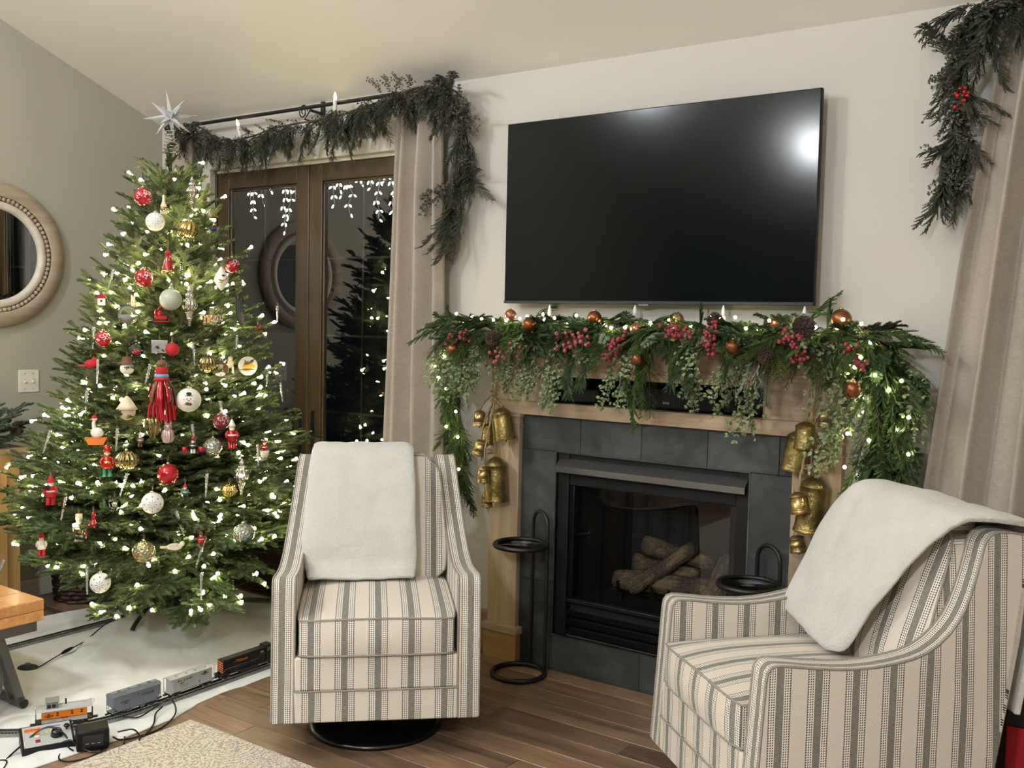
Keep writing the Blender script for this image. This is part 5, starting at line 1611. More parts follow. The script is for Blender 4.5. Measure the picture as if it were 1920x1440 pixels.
F_CEDAR = foliage_mat('cedar_green', (46, 66, 24), (84, 108, 48), 0.6, 0.25)
F_PINE = foliage_mat('pine_green', (38, 60, 30), (68, 92, 52), 0.55, 0.25)
F_LEAF = foliage_mat('boxwood_sage', (96, 112, 72), (142, 156, 110), 0.55, 0.18)
F_FROST = foliage_mat('frosted_sage', (112, 128, 104), (168, 180, 156), 0.7, 0.12)
F_DARK = foliage_mat('dusty_dark_green', (54, 58, 46), (88, 92, 74), 0.7, 0.22)
F_DARKLEAF = foliage_mat('dusty_dark_leaf', (70, 70, 62), (110, 108, 98), 0.7, 0.2)
SP = {
    'cedar': [cedar('cedar_sprig', F_CEDAR, 0.30, k, 0.35) for k in range(3)],
    'cedar_long': [cedar('cedar_sprig', F_CEDAR, 0.42, 20 + k, 0.25, 0.24) for k in range(2)],
    'pine': [pine('pine_sprig', F_PINE, 0.20, k) for k in range(2)],
    'fir': [fir_branch(0.24, 70 + k, F_PINE, 'fir_sprig', start=0.1)[0] for k in range(2)],
    'leaf': [leafy('boxwood_sprig', F_LEAF, 0.24, 9, 0.020, 0.030, k, 0.35) for k in range(3)],
    'frost': [cedar('frosted_sprig', F_FROST, 0.18, 40 + k, 0.3, 0.36, 0.0042) for k in range(2)],
    'dcedar': [cedar('cedar_sprig', F_DARK, 0.32, 60 + k, 0.4) for k in range(3)],
    'dleaf': [leafy('leafy_sprig', F_DARKLEAF, 0.20, 8, 0.018, 0.023, 50 + k, 0.25) for k in range(2)],
    'dpine': [pine('pine_sprig', F_DARK, 0.20, 80 + k, 0.045, 0.002) for k in range(1)],
}
SPN = {'cedar': 'cedar_sprig', 'cedar_long': 'cedar_sprig', 'pine': 'pine_sprig', 'fir': 'fir_sprig', 'leaf': 'boxwood_sprig', 'frost': 'frosted_sprig', 'dcedar': 'cedar_sprig', 'dleaf': 'leafy_sprig', 'dpine': 'pine_sprig'}
def sprig(parent, kind, p, d, roll=0.0, sc=1.0, up=(0, 0, 1)):
    return obj(SPN[kind], rnd.choice(SP[kind]), parent, aim(p, d, roll, sc, up))

# ------------------------------------------------------------------ garland along the mantel
R2 = random.Random(21)
mg = thing('mantel_garland', 'lush green cedar and boxwood garland draped along the mantel', 'garland', (-1.93, -0.15, 1.55))
OX, OY, OZ = -1.93, -0.15, 1.55
def msp(kind, x, y, z, d, roll=0.0, sc=1.0):
    return sprig(mg, kind, (x - OX, y - OY, z - OZ), d, roll, sc)
# core of the garland
x = -2.84
while x < -0.96:
    for k in range(3):
        sx = R2.choice((1, -1))
        y = R2.uniform(-0.24, -0.10)
        msp(R2.choice(('cedar', 'cedar', 'pine', 'fir', 'leaf')), x + R2.uniform(-.03, .03), y, 1.575 + R2.uniform(-.005, .025),
            (sx * R2.uniform(0.6, 1.0), R2.uniform(-0.55, 0.0), R2.uniform(-0.05, 0.22)), R2.uniform(-.5, .5), R2.uniform(0.55, 0.85))
    # front edge, tumbling forward and down
    msp(R2.choice(('cedar', 'cedar', 'leaf', 'fir', 'cedar', 'frost')), x, -0.235, 1.57, (R2.uniform(-.6, .6), -0.55, R2.uniform(-.5, .0)), R2.uniform(-.5, .5), R2.uniform(0.5, 0.8))
    for k in range(2):
        msp(R2.choice(('cedar', 'leaf', 'pine', 'fir', 'cedar')), x + R2.uniform(-.03, .03), -0.24, 1.555, (R2.uniform(-.9, .9), -0.35, R2.uniform(-1.0, -.35)), R2.uniform(-.7, .7), R2.uniform(0.42, 0.6))
    if R2.random() < 0.5:
        msp('cedar', x, -0.12, 1.60, (R2.uniform(-1, 1), R2.uniform(-.2, .1), 0.12), R2.uniform(-.5, .5), 0.6)
    x += 0.052
# hanging bunches over the frieze
def bunch(kind, x, z, n, drop, spread=0.05, sc=1.0, y=-0.255):
    for k in range(n):
        f_ = k / max(1, n - 1)
        msp(kind, x + R2.uniform(-spread, spread), y + R2.uniform(-0.02, 0.03), z - drop * f_, (R2.uniform(-.35, .35), -0.22 + R2.uniform(-.1, .1), -1.0), R2.uniform(-.9, .9), sc * R2.uniform(0.75, 1.05))
bunch('leaf', -2.79, 1.55, 9, 0.12, 0.055, 0.9)
bunch('leaf', -2.70, 1.54, 7, 0.08, 0.05, 0.85)
bunch('leaf', -2.50, 1.50, 6, 0.06, 0.05, 0.72)
bunch('leaf', -2.40, 1.49, 5, 0.05, 0.05, 0.75)
bunch('leaf', -2.29, 1.48, 7, 0.10, 0.04, 0.72)
bunch('pine', -2.15, 1.52, 4, 0.06, 0.04, 0.95)
bunch('leaf', -1.97, 1.50, 5, 0.08, 0.04, 0.75)
bunch('cedar', -1.87, 1.50, 3, 0.04, 0.04, 0.85)
bunch('cedar_long', -1.84, 1.53, 2, 0.02, 0.02, 0.82)
bunch('pine', -1.655, 1.54, 5, 0.04, 0.05, 0.85)
bunch('leaf', -1.59, 1.48, 4, 0.06, 0.05, 0.7)
bunch('leaf', -1.43, 1.52, 9, 0.16, 0.06, 0.85)
bunch('frost', -1.35, 1.50, 4, 0.04, 0.05, 0.9)
bunch('leaf', -1.06, 1.53, 10, 0.26, 0.045, 0.85)
# left tail
LT = spline([(-2.86, -0.16, 1.56), (-2.90, -0.16, 1.45), (-2.875, -0.13, 1.25), (-2.86, -0.11, 1.05), (-2.84, -0.10, 0.88)], 34)
for i, p in enumerate(LT):
    f_ = i / 33
    for k in range(2):
        msp('cedar' if f_ > 0.3 or R2.random() < 0.4 else 'leaf', p.x + R2.uniform(-.03, .03), p.y - 0.02, p.z, (R2.uniform(-.35, .4), R2.uniform(-.35, -.05), -1), R2.uniform(-1.2, 1.2), R2.uniform(0.5, 0.72))
for k in range(5): msp('leaf', -2.86 + R2.uniform(-.03, .05), -0.2, 1.56 - 0.03 * k, (-0.6 + R2.uniform(-.3, .6), -0.35, -0.5), R2.uniform(-.6, .6), 0.75)
msp('fir', -2.86, -0.16, 1.56, (-0.5, -0.1, 0.8), 0.2, 0.5)
# right end and tail
RT = spline([(-1.02, -0.17, 1.60), (-0.93, -0.18, 1.55), (-0.895, -0.17, 1.42), (-0.90, -0.15, 1.25), (-0.915, -0.13, 1.08)], 40)
for i, p in enumerate(RT):
    f_ = i / 39
    for k in range(2):
        kind = R2.choice(('cedar', 'cedar', 'cedar', 'fir', 'cedar_long')) if f_ > 0.12 else 'cedar'
        msp(kind, p.x + R2.uniform(-.07, .05), p.y - R2.uniform(0, .05), p.z, (R2.uniform(-.35, .45), R2.uniform(-.35, -.05), -1), R2.uniform(-1.2, 1.2), R2.uniform(0.55, 0.85))
for k in range(6):
    msp(('cedar', 'fir', 'leaf')[k % 3], -0.95 + 0.008 * k, -0.17, 1.58 - 0.03 * k, (1.0, R2.uniform(-.4, .0), 0.05 - 0.12 * k), R2.uniform(-.6, .6), 0.72)
for k in range(5):
    msp('leaf', -0.90 + R2.uniform(-.02, .03), -0.17, 1.50 - 0.035 * k, (0.8, -0.2, -0.45 - 0.1 * k), R2.uniform(-.6, .6), 0.8)
for k in range(3): msp('cedar_long', -0.98 + 0.05 * k, -0.2, 1.2, (R2.uniform(-.1, .1), -0.1, -1), R2.uniform(-.5, .5), 0.75)
msp('fir', -1.14, -0.15, 1.60, (0.1, -0.1, 1.0), 0.2, 0.45)
msp('fir', -1.655, -0.12, 1.58, (0.0, -0.05, 1.0), 0.2, 0.45)

# fairy lights of the mantel garland
ml = thing('fairy_light_string', 'warm white fairy lights threaded through the mantel garland', 'string lights', (OX, OY, OZ))
dot_me = MB().ball((0, 0, 0), 0.0065, 8, 6).mesh('bulb', M_BULB)
wire = []
for k in range(70):
    f_ = k / 69
    wire.append((-0.93 + 1.88 * f_, -0.06 - 0.06 * math.sin(k * 1.7), 0.035 + 0.02 * math.sin(k * 2.3)))
lw = [tuple(Vector(p) - Vector((OX, OY, OZ)) + Vector((0, -0.04, 0))) for p in LT[::-1]] + wire + [tuple(Vector(p) - Vector((OX, OY, OZ)) + Vector((0, -0.05, 0))) for p in RT]
MB().tube(lw, 0.001, 3).build('wire', flat('copper_wire', (150, 110, 60), 0.4, 0.8), ml)
for k in range(34):
    x = -2.82 + 1.84 * (k + R2.uniform(-.3, .3)) / 33
    obj('bulb', dot_me, ml, Matrix.Translation((x - OX, R2.uniform(-0.13, -0.04), R2.uniform(0.03, 0.085))))
for k in range(12):
    p = LT[int((k + 0.5) / 12 * 34)]
    obj('bulb', dot_me, ml, Matrix.Translation((p.x - OX + R2.uniform(-.04, .05), p.y - OY - 0.075, p.z - OZ + R2.uniform(-.08, .0))))
for k in range(20):
    p = RT[int((k + 0.5) / 20 * 40)]
    obj('bulb', dot_me, ml, Matrix.Translation((p.x - OX + R2.uniform(-.14, .10), p.y - OY - 0.09, p.z - OZ + R2.uniform(-.15, .02))))

# ---- berry picks
def berry_mat(name, c):
    m = NM(name)
    v = m.coord('Object')
    n = m.noise(v, 90, 2)
    m.set(Base_Color=m.ramp(n, [(0.35, lin(c)), (0.75, lin((min(255, c[0] + 30), c[1] + 32, c[2] + 32)))]), Roughness=0.55)
    return m.m
M_BERRY = [berry_mat('dark_red_berry', (118, 30, 36)), berry_mat('frosted_rose_berry', (140, 62, 66)), berry_mat('brown_red_berry', (104, 44, 40))]
M_STEMRED = flat('berry_stem', (122, 70, 56), 0.7)
def berry_pick(label, p, d, n, spread, mat, seed, r=0.0085):
    rr = random.Random(seed)
    t = thing('berry_pick', label, 'berries', p, 0, 'berry picks in the mantel garland')
    d = Vector(d).normalized()
    bm_, st = MB(), MB()
    for k in range(n):
        f_ = rr.random()
        q = d * (f_ - 0.5) * spread * 2.0 + Vector((rr.uniform(-1, 1), rr.uniform(-1, 0.3), rr.uniform(-1, 1))) * spread * 0.55
        bm_.ball(q, r * rr.uniform(0.8, 1.15), 8, 6)
        st.tube([d * (-spread * 1.1), d * (f_ - 0.7) * spread, q], 0.0011, 3, caps=False)
    o = bm_.build('berries', mat, t); o['kind'] = 'stuff'
    st.build('stems', M_STEMRED, t)
BP = [(-2.735, -0.318, 1.515), (-2.458, -0.318, 1.462), (-2.135, -0.318, 1.530), (-1.933, -0.318, 1.507), (-1.664, -0.318, 1.572), (-1.52, -0.322, 1.552), (-1.199, -0.318, 1.525), (-0.985, -0.322, 1.500)]
BD = [(1, 0, .4), (1, 0, .25), (1, 0, .25), (0.4, 0, .6), (1, 0, -.1), (0.2, 0, 1), (0.5, 0, -.6), (0.5, 0, -.9)]
BLB = ['brownish red berry pick at the left end of the mantel', 'frosted rose berry pick hanging above the left bells', 'frosted rose berry pick between the first two candles', 'dark red berry pick below the second candle', 'round dark red berry bunch right of the second candle', 'tall dark red berry bunch below the third candle', 'dark red berry pick spilling below the fourth candle', 'dark red berry pick among the right end lights']
for k in range(8):
    berry_pick(BLB[k], BP[k], BD[k], (26, 34, 30, 38, 32, 40, 36, 24)[k], (0.055, 0.06, 0.058, 0.055, 0.045, 0.05, 0.058, 0.045)[k], M_BERRY[(2, 1, 1, 0, 0, 0, 0, 0)[k]], 30 + k)

# ---- pine cones
M_CONE = flat('pine_cone_brown', (62, 44, 36), 0.65, var=0.3)
M_CONETIP = flat('pine_cone_tip', (120, 100, 84), 0.7)
def pine_cone(label, p, d, r, parent=None, cat='pine cone'):
    t = thing('pine_cone', label, cat, group='pine cones in the mantel garland', M=aim(p, d))
    MB().lathe([(0.0, -r * 1.05), (r * 0.5, -r * 0.8), (r * 0.62, -r * 0.2), (r * 0.45, r * 0.6), (0.0, r * 1.2)], 12, Matrix.Rotation(PI / 2, 4, 'Y')).build('core', M_CONE, t)
    sc_ = MB(); tip = MB()
    n = 70
    for k in range(n):
        f_ = (k + 0.5) / n
        a = k * 2.39996
        x = -r * 0.95 + 2.05 * r * f_
        rad = r * 1.0 * math.sin(PI * (0.12 + 0.80 * f_)) ** 0.8
        c, s = math.cos(a), math.sin(a)
        q = Vector((x + 0.12 * r, c * rad, s * rad))
        b0 = Vector((x - 0.1 * r, c * rad * 0.4, s * rad * 0.4))
        tg = Vector((0, -s, c)) * r * 0.20
        up = Vector((0.10 * r, 0, 0))
        sc_.add([b0 - tg * 0.5, b0 + tg * 0.5, q + tg, q - tg, b0 + up, q + up * 0.9], [(0, 1, 2, 3), (0, 3, 5, 4), (1, 4, 5, 2), (3, 2, 5)])
        tip.add([q + tg * 0.8, q - tg * 0.8, q + up * 0.7 + Vector((0, c, s)) * 0.05 * r], [(0, 1, 2)])
    sc_.build('scales', M_CONE, t); tip.build('scale_tips', M_CONETIP, t)
pine_cone('pine cone facing forward above the left bells', (-2.526, -0.338, 1.525), (0.2, -1, 0.1), 0.034)
pine_cone('pine cone just below the mantel edge left of the fourth candle', (-1.303, -0.338, 1.497), (0.2, -1, -0.1), 0.032)
pine_cone('pine cone standing beside the third candle', (-1.528, -0.275, 1.612), (0.1, -0.5, 0.9), 0.032)
pine_cone('largest pine cone leaning at the fourth candle', (-1.185, -0.285, 1.600), (0.5, -0.8, 0.4), 0.040)

# ---- copper baubles in the garland
M_COPPER = bauble_mat('copper_satin', (126, 80, 46), 0.36, 0.85, None, coat=0.0)
M_COPPERGL = bauble_mat('copper_speckled', (140, 84, 60), 0.3, 0.6, 'spots', (220, 170, 110), 40, 0.5)
M_BRONZEGL = bauble_mat('bronze_speckled', (128, 104, 58), 0.3, 0.7, 'spots', (226, 196, 120), 40, 0.5)
def cop(label, p, r, mat, sq=1.0):
    t = thing('copper_bauble', label, 'bauble', p, 0, 'copper baubles in the mantel garland')
    MB().ball((0, 0, 0), r, 24, 16, (1, 1, sq)).build('ball', mat, t)
    MB().lathe([(0.0, r * sq * 1.14), (r * 0.18, r * sq * 1.13), (r * 0.22, r * sq * 1.06), (r * 0.22, r * sq * 0.95)], 10).build('cap', M_GOLD, t)
cop('copper bauble at the left end of the mantel garland', (-2.752, -0.335, 1.470), 0.030, M_COPPER)
cop('copper bauble beside the first candle', (-2.355, -0.315, 1.588), 0.030, M_COPPER)
cop('small copper bauble hanging lowest in the middle of the mantel', (-1.825, -0.335, 1.461), 0.024, M_COPPER, 1.12)
cop('copper bauble touching the tall berry bunch', (-1.427, -0.34, 1.523), 0.028, M_COPPER)
cop('oblong copper bauble on the right tail of the garland', (-0.988, -0.325, 1.387), 0.027, M_COPPER, 1.2)
cop('speckled copper bauble near the left end on top of the garland', (-2.517, -0.225, 1.628), 0.026, M_COPPERGL)
cop('copper bauble on top between the first two candles', (-2.089, -0.225, 1.622), 0.030, M_COPPER)
cop('speckled copper bauble under the second candle', (-1.875, -0.25, 1.578), 0.029, M_COPPERGL)
cop('bronze speckled bauble on top in the middle of the mantel', (-1.72, -0.21, 1.622), 0.028, M_BRONZEGL)
cop('bronze glass bauble left of the third candle', (-1.575, -0.19, 1.620), 0.024, M_BRONZEGL)
cop('rosy speckled bauble between the third and fourth candles', (-1.315, -0.21, 1.615), 0.027, M_COPPERGL)
cop('largest copper bauble on the right end of the garland', (-1.07, -0.22, 1.632), 0.037, M_COPPER)

# ---- battery taper candles
M_WAX = flat('white_candle_plastic', (226, 222, 212), 0.4)
M_FLAME = flat('candle_tip_off', (232, 230, 222), 0.3)
M_FLAMEON = emit('candle_tip_lit', (1.0, 0.80, 0.45, 1), 5.0)
def taper(label, p, h, d=(0, 0, 1), lit=False):
    t = thing('taper_candle', label, 'candle', group='white battery taper candles', M=aim(p, d) @ Matrix.Rotation(PI / 2, 4, 'Y'))
    MB().lathe([(0.0, -h), (0.0105, -h), (0.0105, -0.045), (0.0095, -0.041), (0.0, -0.041)], 16).build('body', M_WAX, t)
    MB().lathe([(0.0, -0.041), (0.0065, -0.040), (0.0090, -0.026), (0.0060, -0.012), (0.0018, 0.0), (0.0, 0.002)], 14).build('flame_tip', M_FLAMEON if lit else M_FLAME, t)
taper('white taper candle nearest the left end of the mantel', (-2.379, -0.12, 1.676), 0.125)
taper('white taper candle second from the left on the mantel', (-1.955, -0.12, 1.678), 0.125)
taper('white taper candle beside the standing pine cone', (-1.562, -0.12, 1.680), 0.125)
taper('white taper candle nearest the right end of the mantel', (-1.237, -0.12, 1.680), 0.125)

# ------------------------------------------------------------------ brass bells
def brass(name, c1, c2, bump=0.75):
    m = NM(name)
    v = m.coord('Object')
    n = m.noise(v, 85, 3)
    n2 = m.noise(v, 16, 4, 0.65)
    m.set(Base_Color=m.ramp(n2, [(0.3, lin(c1)), (0.65, lin(c2))]), Roughness=m.ramp(n2, [(0.3, (0.5, 0.5, 0.5)), (0.7, (0.28, 0.28, 0.28))]), Metallic=0.9)
    m.bump(n, bump, 0.004)
    return m.m
M_BRASS = brass('hammered_brass', (84, 72, 42), (172, 150, 92))
M_BRASS2 = brass('worn_gold_bell', (122, 96, 60), (196, 166, 112), 0.15)
M_INSIDE = flat('bell_inside', (34, 28, 18), 0.7)
M_ROPE = flat('jute_rope', (146, 120, 88), 0.9, var=0.3, bump=0.5, bscale=260)
def bell(label, p, w, h, tilt=0.0, big=True):
    t = thing('brass_bell', label, 'bell', p, 0, 'brass bells on jute rope')
    t.rotation_euler = (0.0, tilt, 0.25)
    r = w / 2
    m_ = M_BRASS if big else M_BRASS2
    MB().lathe([(r * 0.98, -h / 2), (r * 1.0, -h / 2 + 0.004), (r * 0.97, -h / 2 + 0.010), (r * 0.92, -h / 2 + 0.016), (r * 0.90, -h * 0.30), (r * 0.84, h * 0.2), (r * 0.82, h * 0.31), (r * 0.86, h * 0.32)], 28, caps=False).build('bell_body', m_, t)
    MB().lathe([(r * 0.93, -h / 2 + 0.012), (r * 0.965, -h / 2 + 0.015), (r * 0.925, -h / 2 + 0.019)], 28, caps=False).build('band', m_, t)
    MB().lathe([(r * 0.88, h * 0.315), (r * 0.80, h * 0.37), (r * 0.5, h * 0.45), (r * 0.16, h * 0.5), (0, h * 0.5)], 28, caps=False).build('crown', m_, t)
    MB().lathe([(r * 0.955, -h / 2 + 0.001), (r * 0.86, -h * 0.3), (r * 0.78, h * 0.3), (0, h * 0.33)], 24, caps=False).build('inside', M_INSIDE, t)
    MB().tube([(0, 0, h * 0.3), (0, 0, -h / 2 - 0.008)], [0.0016, 0.004], 6).build('clapper', M_INSIDE, t)
    MB().tube([(0.007 * math.cos(a), 0, h * 0.5 + 0.004 + 0.008 * math.sin(a)) for a in [k * PI / 5 for k in range(10)]], 0.0018, 5, closed=True).build('loop', m_, t)
Lb = ('on the left bell cluster')
bell('small gold bell at the upper left of the left bell cluster', (-2.742, -0.135, 1.149), 0.060, 0.075, 0.03, False)
bell('large hammered brass bell tilted beside the slate on the left cluster', (-2.607, -0.135, 1.132), 0.098, 0.148, -0.2)
bell('half hidden brass bell behind the small left bells', (-2.712, -0.105, 1.075), 0.066, 0.10, 0.05)
bell('small gold bell tilted in the middle of the left cluster', (-2.712, -0.165, 1.017), 0.064, 0.075, 0.3, False)
bell('largest brass bell of the left cluster', (-2.650, -0.125, 0.872), 0.118, 0.205, -0.02)
bell('small gold bell hanging in front of the largest left bell', (-2.662, -0.205, 0.900), 0.056, 0.075, -0.04, False)
bell('lowest small bell of the left cluster', (-2.702, -0.120, 0.764), 0.056, 0.064, 0.0, False)
bell('front brass bell showing its dark mouth on the right cluster', (-1.199, -0.170, 1.199), 0.088, 0.102, -0.03)
bell('wide hammered brass bell overlapping the slate on the right cluster', (-1.246, -0.115, 1.131), 0.108, 0.155, 0.12)
bell('small gold bell under the boxwood leaves of the right cluster', (-1.142, -0.125, 1.265), 0.058, 0.070, -0.05, False)
bell('small gold bell right of the rope on the right cluster', (-1.140, -0.130, 1.115), 0.062, 0.072, -0.03, False)
bell('largest brass bell of the right cluster', (-1.177, -0.125, 0.935), 0.122, 0.215, 0.08)
bell('small gold bell tilted in front of the largest right bell', (-1.202, -0.210, 0.950), 0.070, 0.080, -0.22, False)
bell('lowest small bell of the right cluster', (-1.226, -0.130, 0.778), 0.066, 0.066, -0.2, False)
def rope(label, top, ends, hook_):
    t = thing('bell_rope', label, 'rope', top, 0, 'jute ropes holding the bells')
    T0 = Vector(top)
    for k, e in enumerate(ends):
        e = Vector(e) - T0
        kn = Vector((0.004 * (k % 3 - 1), -0.012, -0.20 - 0.01 * k))
        pts = spline([(0.006 * (k % 3 - 1), 0, 0), (0.010 * (k % 3 - 1), -0.008, -0.10), kn, (kn + e) * 0.5 + Vector((0, -0.01, 0)), e], 26)
        MB().tube([p + Vector((0.0016 * math.cos(i * 1.9), 0.0016 * math.sin(i * 1.9), 0)) for i, p in enumerate(pts)], 0.0048, 6).build('strand', M_ROPE, t)
    MB().tube([(0.013 * math.cos(k * 0.7), -0.012 + 0.012 * math.sin(k * 0.7), -0.185 - 0.0022 * k) for k in range(28)], 0.0052, 6).build('knot', M_ROPE, t)
    MB().tube([(0.012 * math.cos(k * 0.7), -0.03 + 0.012 * math.sin(k * 0.7), ends[4][2] - T0.z + 0.03 - 0.002 * k) for k in range(16)], 0.005, 6).build('knot', M_ROPE, t)
    MB().tube([(0, 0.04, 0.03), (0, 0.0, 0.03), (0, -0.014, 0.012), (0, -0.004, -0.004), (0, 0.006, 0.008)], 0.0035, 6).build('hook', M_BLACK, t)
rope('jute rope holding the left bell cluster', (-2.668, -0.118, 1.47), [(-2.742, -0.135, 1.19), (-2.61, -0.135, 1.21), (-2.712, -0.11, 1.13), (-2.712, -0.165, 1.06), (-2.652, -0.125, 0.985), (-2.664, -0.205, 0.945)], 0)
rope('jute rope holding the right bell cluster', (-1.196, -0.118, 1.45), [(-1.199, -0.170, 1.255), (-1.25, -0.115, 1.215), (-1.142, -0.125, 1.305), (-1.140, -0.130, 1.155), (-1.178, -0.125, 1.055), (-1.205, -0.21, 0.995)], 0)

# ------------------------------------------------------------------ garlands on the curtain rods
def rod_garland(label, pts, n, base, hang=1.0, seed=1, dens=2, leaf=0.35):
    rr = random.Random(seed)
    b = Vector(base)
    t = thing('rod_garland', label, 'garland', base, 0, 'dusty green garlands on the curtain rods')
    P = spline(pts, n)
    for i, p in enumerate(P):
        tg = (P[min(i + 1, n - 1)] - P[max(i - 1, 0)]).normalized()
        q = p - b
        for k in range(dens):
            v = Vector((rr.uniform(-1, 1), rr.uniform(-1.0, 0.05), rr.uniform(-1.0, 0.6)))
            kind = 'dleaf' if rr.random() < leaf + 0.1 else 'dcedar'
            d = tg * rr.choice((1, -1, 0.6)) * rr.uniform(0.4, 1.0) + v * 0.75 + Vector((0, 0, -0.35 * hang))
            if kind == 'dcedar': d += Vector((0, 0, -0.5 * hang))
            sprig(t, kind, q + Vector((rr.uniform(-.02, .02), rr.uniform(-.03, .02), rr.uniform(-.02, .02))), d, rr.uniform(-.8, .8), rr.uniform(0.42, 0.66))
    MB().tube([p - b for p in P], 0.005, 5).build('core_vine', M_BARK, t)
    return t, b, rr
GL = [(-4.96, -0.13, 2.70), (-4.80, -0.13, 2.68), (-4.59, -0.13, 2.585), (-4.35, -0.13, 2.585), (-4.15, -0.13, 2.615), (-3.83, -0.13, 2.625), (-3.60, -0.13, 2.64), (-3.42, -0.14, 2.665), (-3.24, -0.16, 2.69), (-3.06, -0.16, 2.70), (-2.93, -0.13, 2.64), (-2.875, -0.10, 2.45), (-2.885, -0.09, 2.32), (-2.95, -0.09, 2.22)]
g1, b1, rr1 = rod_garland('dusty green garland swagged along the rod above the french doors', GL, 90, (-4.0, -0.12, 2.6), 0.8, 4, 3)
for q in range(4): sprig(g1, 'dcedar', Vector((-2.95 + 0.02 * q, -0.11, 2.22 - 0.03 * q)) - b1, (-0.25 + 0.1 * q, -0.1, -1), rr1.uniform(-1, 1), 0.85)
for q in range(3): sprig(g1, 'dcedar', Vector((-2.96, -0.11, 2.10 - 0.02 * q)) - b1, (-0.12 + 0.08 * q, -0.05, -1), rr1.uniform(-1, 1), 0.62)
for q in range(3): sprig(g1, 'dleaf', Vector((-2.97, -0.11, 2.25 - 0.02 * q)) - b1, (-1, -0.2, -0.15 - 0.15 * q), rr1.uniform(-1, 1), 0.85)
for q in range(5): sprig(g1, 'dleaf', Vector((-3.36 + 0.04 * q, -0.16, 2.69)) - b1, (rr1.uniform(-.7, .7), -0.3, 0.7), rr1.uniform(-1, 1), 0.5)
for q in range(10): sprig(g1, 'dcedar' if q % 3 else 'dleaf', Vector((-3.06 + 0.018 * q, -0.14, 2.71)) - b1, (rr1.uniform(-.7, .9), rr1.uniform(-.6, .1), rr1.uniform(-.4, .35)), rr1.uniform(-1, 1), 0.5)
for xx in (-4.55, -4.45, -4.2, -3.95, -3.88, -3.72, -3.62): sprig(g1, 'dcedar', Vector((xx, -0.15, 2.60)) - b1, (rr1.uniform(-.3, .3), -0.2, -1), rr1.uniform(-1, 1), rr1.uniform(.5, .7))
GR = [(-0.30, -0.13, 2.74), (-0.50, -0.15, 2.725), (-0.66, -0.15, 2.70), (-0.74, -0.12, 2.58), (-0.735, -0.10, 2.42), (-0.735, -0.09, 2.28), (-0.755, -0.09, 2.17)]
g2, b2, rr2 = rod_garland('dusty green garland hanging beside the right curtain', GR, 46, (-0.7, -0.12, 2.5), 1.0, 9, 4, 0.4)
for q in range(2): sprig(g2, 'dcedar', Vector((-0.755, -0.10, 2.17)) - b2, (0.05 - 0.1 * q, -0.05, -1), rr2.uniform(-1, 1), 0.68)
for q in range(3): sprig(g2, 'dcedar', Vector((-0.70, -0.14, 2.70)) - b2, (-1, -0.1, -0.05 - 0.12 * q), rr2.uniform(-1, 1), 0.55)
for q in range(3): sprig(g2, 'dcedar', Vector((-0.62, -0.17, 2.68)) - b2, (0.1 * q - 0.2, -0.1, -1), rr2.uniform(-1, 1), 0.8)
berry_pick('small red berry spray in the right curtain garland', (-0.705, -0.215, 2.375), (0.2, 0, 1), 14, 0.032, OM['red'], 77, 0.0075)
taper('lit taper candle leaning in the garland left of the rod bracket', (-4.470, -0.13, 2.690), 0.11, (-0.35, 0, 1), True)
taper('lit taper candle upright in the garland right of the rod bracket', (-3.708, -0.13, 2.752), 0.125, (0.0, 0, 1), True)

# ------------------------------------------------------------------ curtain rods and curtains
def rod(label, x0, x1, brackets, z=2.705):
    t = thing('curtain_rod', label, 'curtain rod', (x0, -0.10, z))
    MB().tube([(0, 0, 0), (x1 - x0, 0, 0)], 0.0105, 10).build('pole', M_BLACK, t)
    for x in (0.0, x1 - x0): MB().ball((x, 0, 0), 0.024, 14, 10).build('finial', M_BLACK, t)
    for x in brackets:
        br = MB().rbox(x - x0 - 0.012, 0.084, -0.075, x - x0 + 0.012, 0.0998, 0.045, 0.003).build('bracket', M_BLACK, t)
        MB().tube([(x - x0, 0.09, -0.02), (x - x0, 0.0, -0.016)], 0.008, 8).build('arm', M_BLACK, br)
        sc_ = [(x - x0 - 0.05 + 0.035 * math.cos(a) * (1 - k / 40), -0.004, -0.022 + 0.040 * math.sin(a) * (1 - k / 40)) for k, a in enumerate([i * 0.32 for i in range(34)])]
        MB().tube(sc_, 0.0035, 6).build('scroll', M_BLACK, br)
        MB().tube([(x - x0, 0.0, -0.016), (x - x0 - 0.04, -0.002, -0.06), (x - x0, 0.085, -0.07)], 0.0045, 6).build('brace', M_BLACK, br)
rod('black iron curtain rod above the french doors', -5.12, -3.01, (-5.0, -3.92, -3.06))
rod('black iron curtain rod at the right edge', -0.62, 0.9, (0.2,))
def curtain_mat():
    m = NM('taupe_linen_curtain')
    v = m.coord('Object')
    n1 = m.noise(m.coord('Object', (600, 600, 60)), 1, 2)
    n2 = m.noise(m.coord('Object', (40, 40, 500)), 1, 2)
    n3 = m.noise(v, 3, 3)
    f_ = m.math('ADD', m.math('MULTIPLY', n1, 0.35), m.math('ADD', m.math('MULTIPLY', n2, 0.35), m.math('MULTIPLY', n3, 0.3)))
    m.set(Base_Color=m.ramp(f_, [(0.35, lin((146, 135, 122))), (0.65, lin((178, 167, 153)))]), Roughness=0.9)
    m.b.inputs['Specular IOR Level'].default_value = 0.15
    m.b.inputs['Sheen Weight'].default_value = 0.1
    m.bump(m.math('ADD', n1, n2), 0.15, 0.002)
    return m.m
M_CURT = curtain_mat()
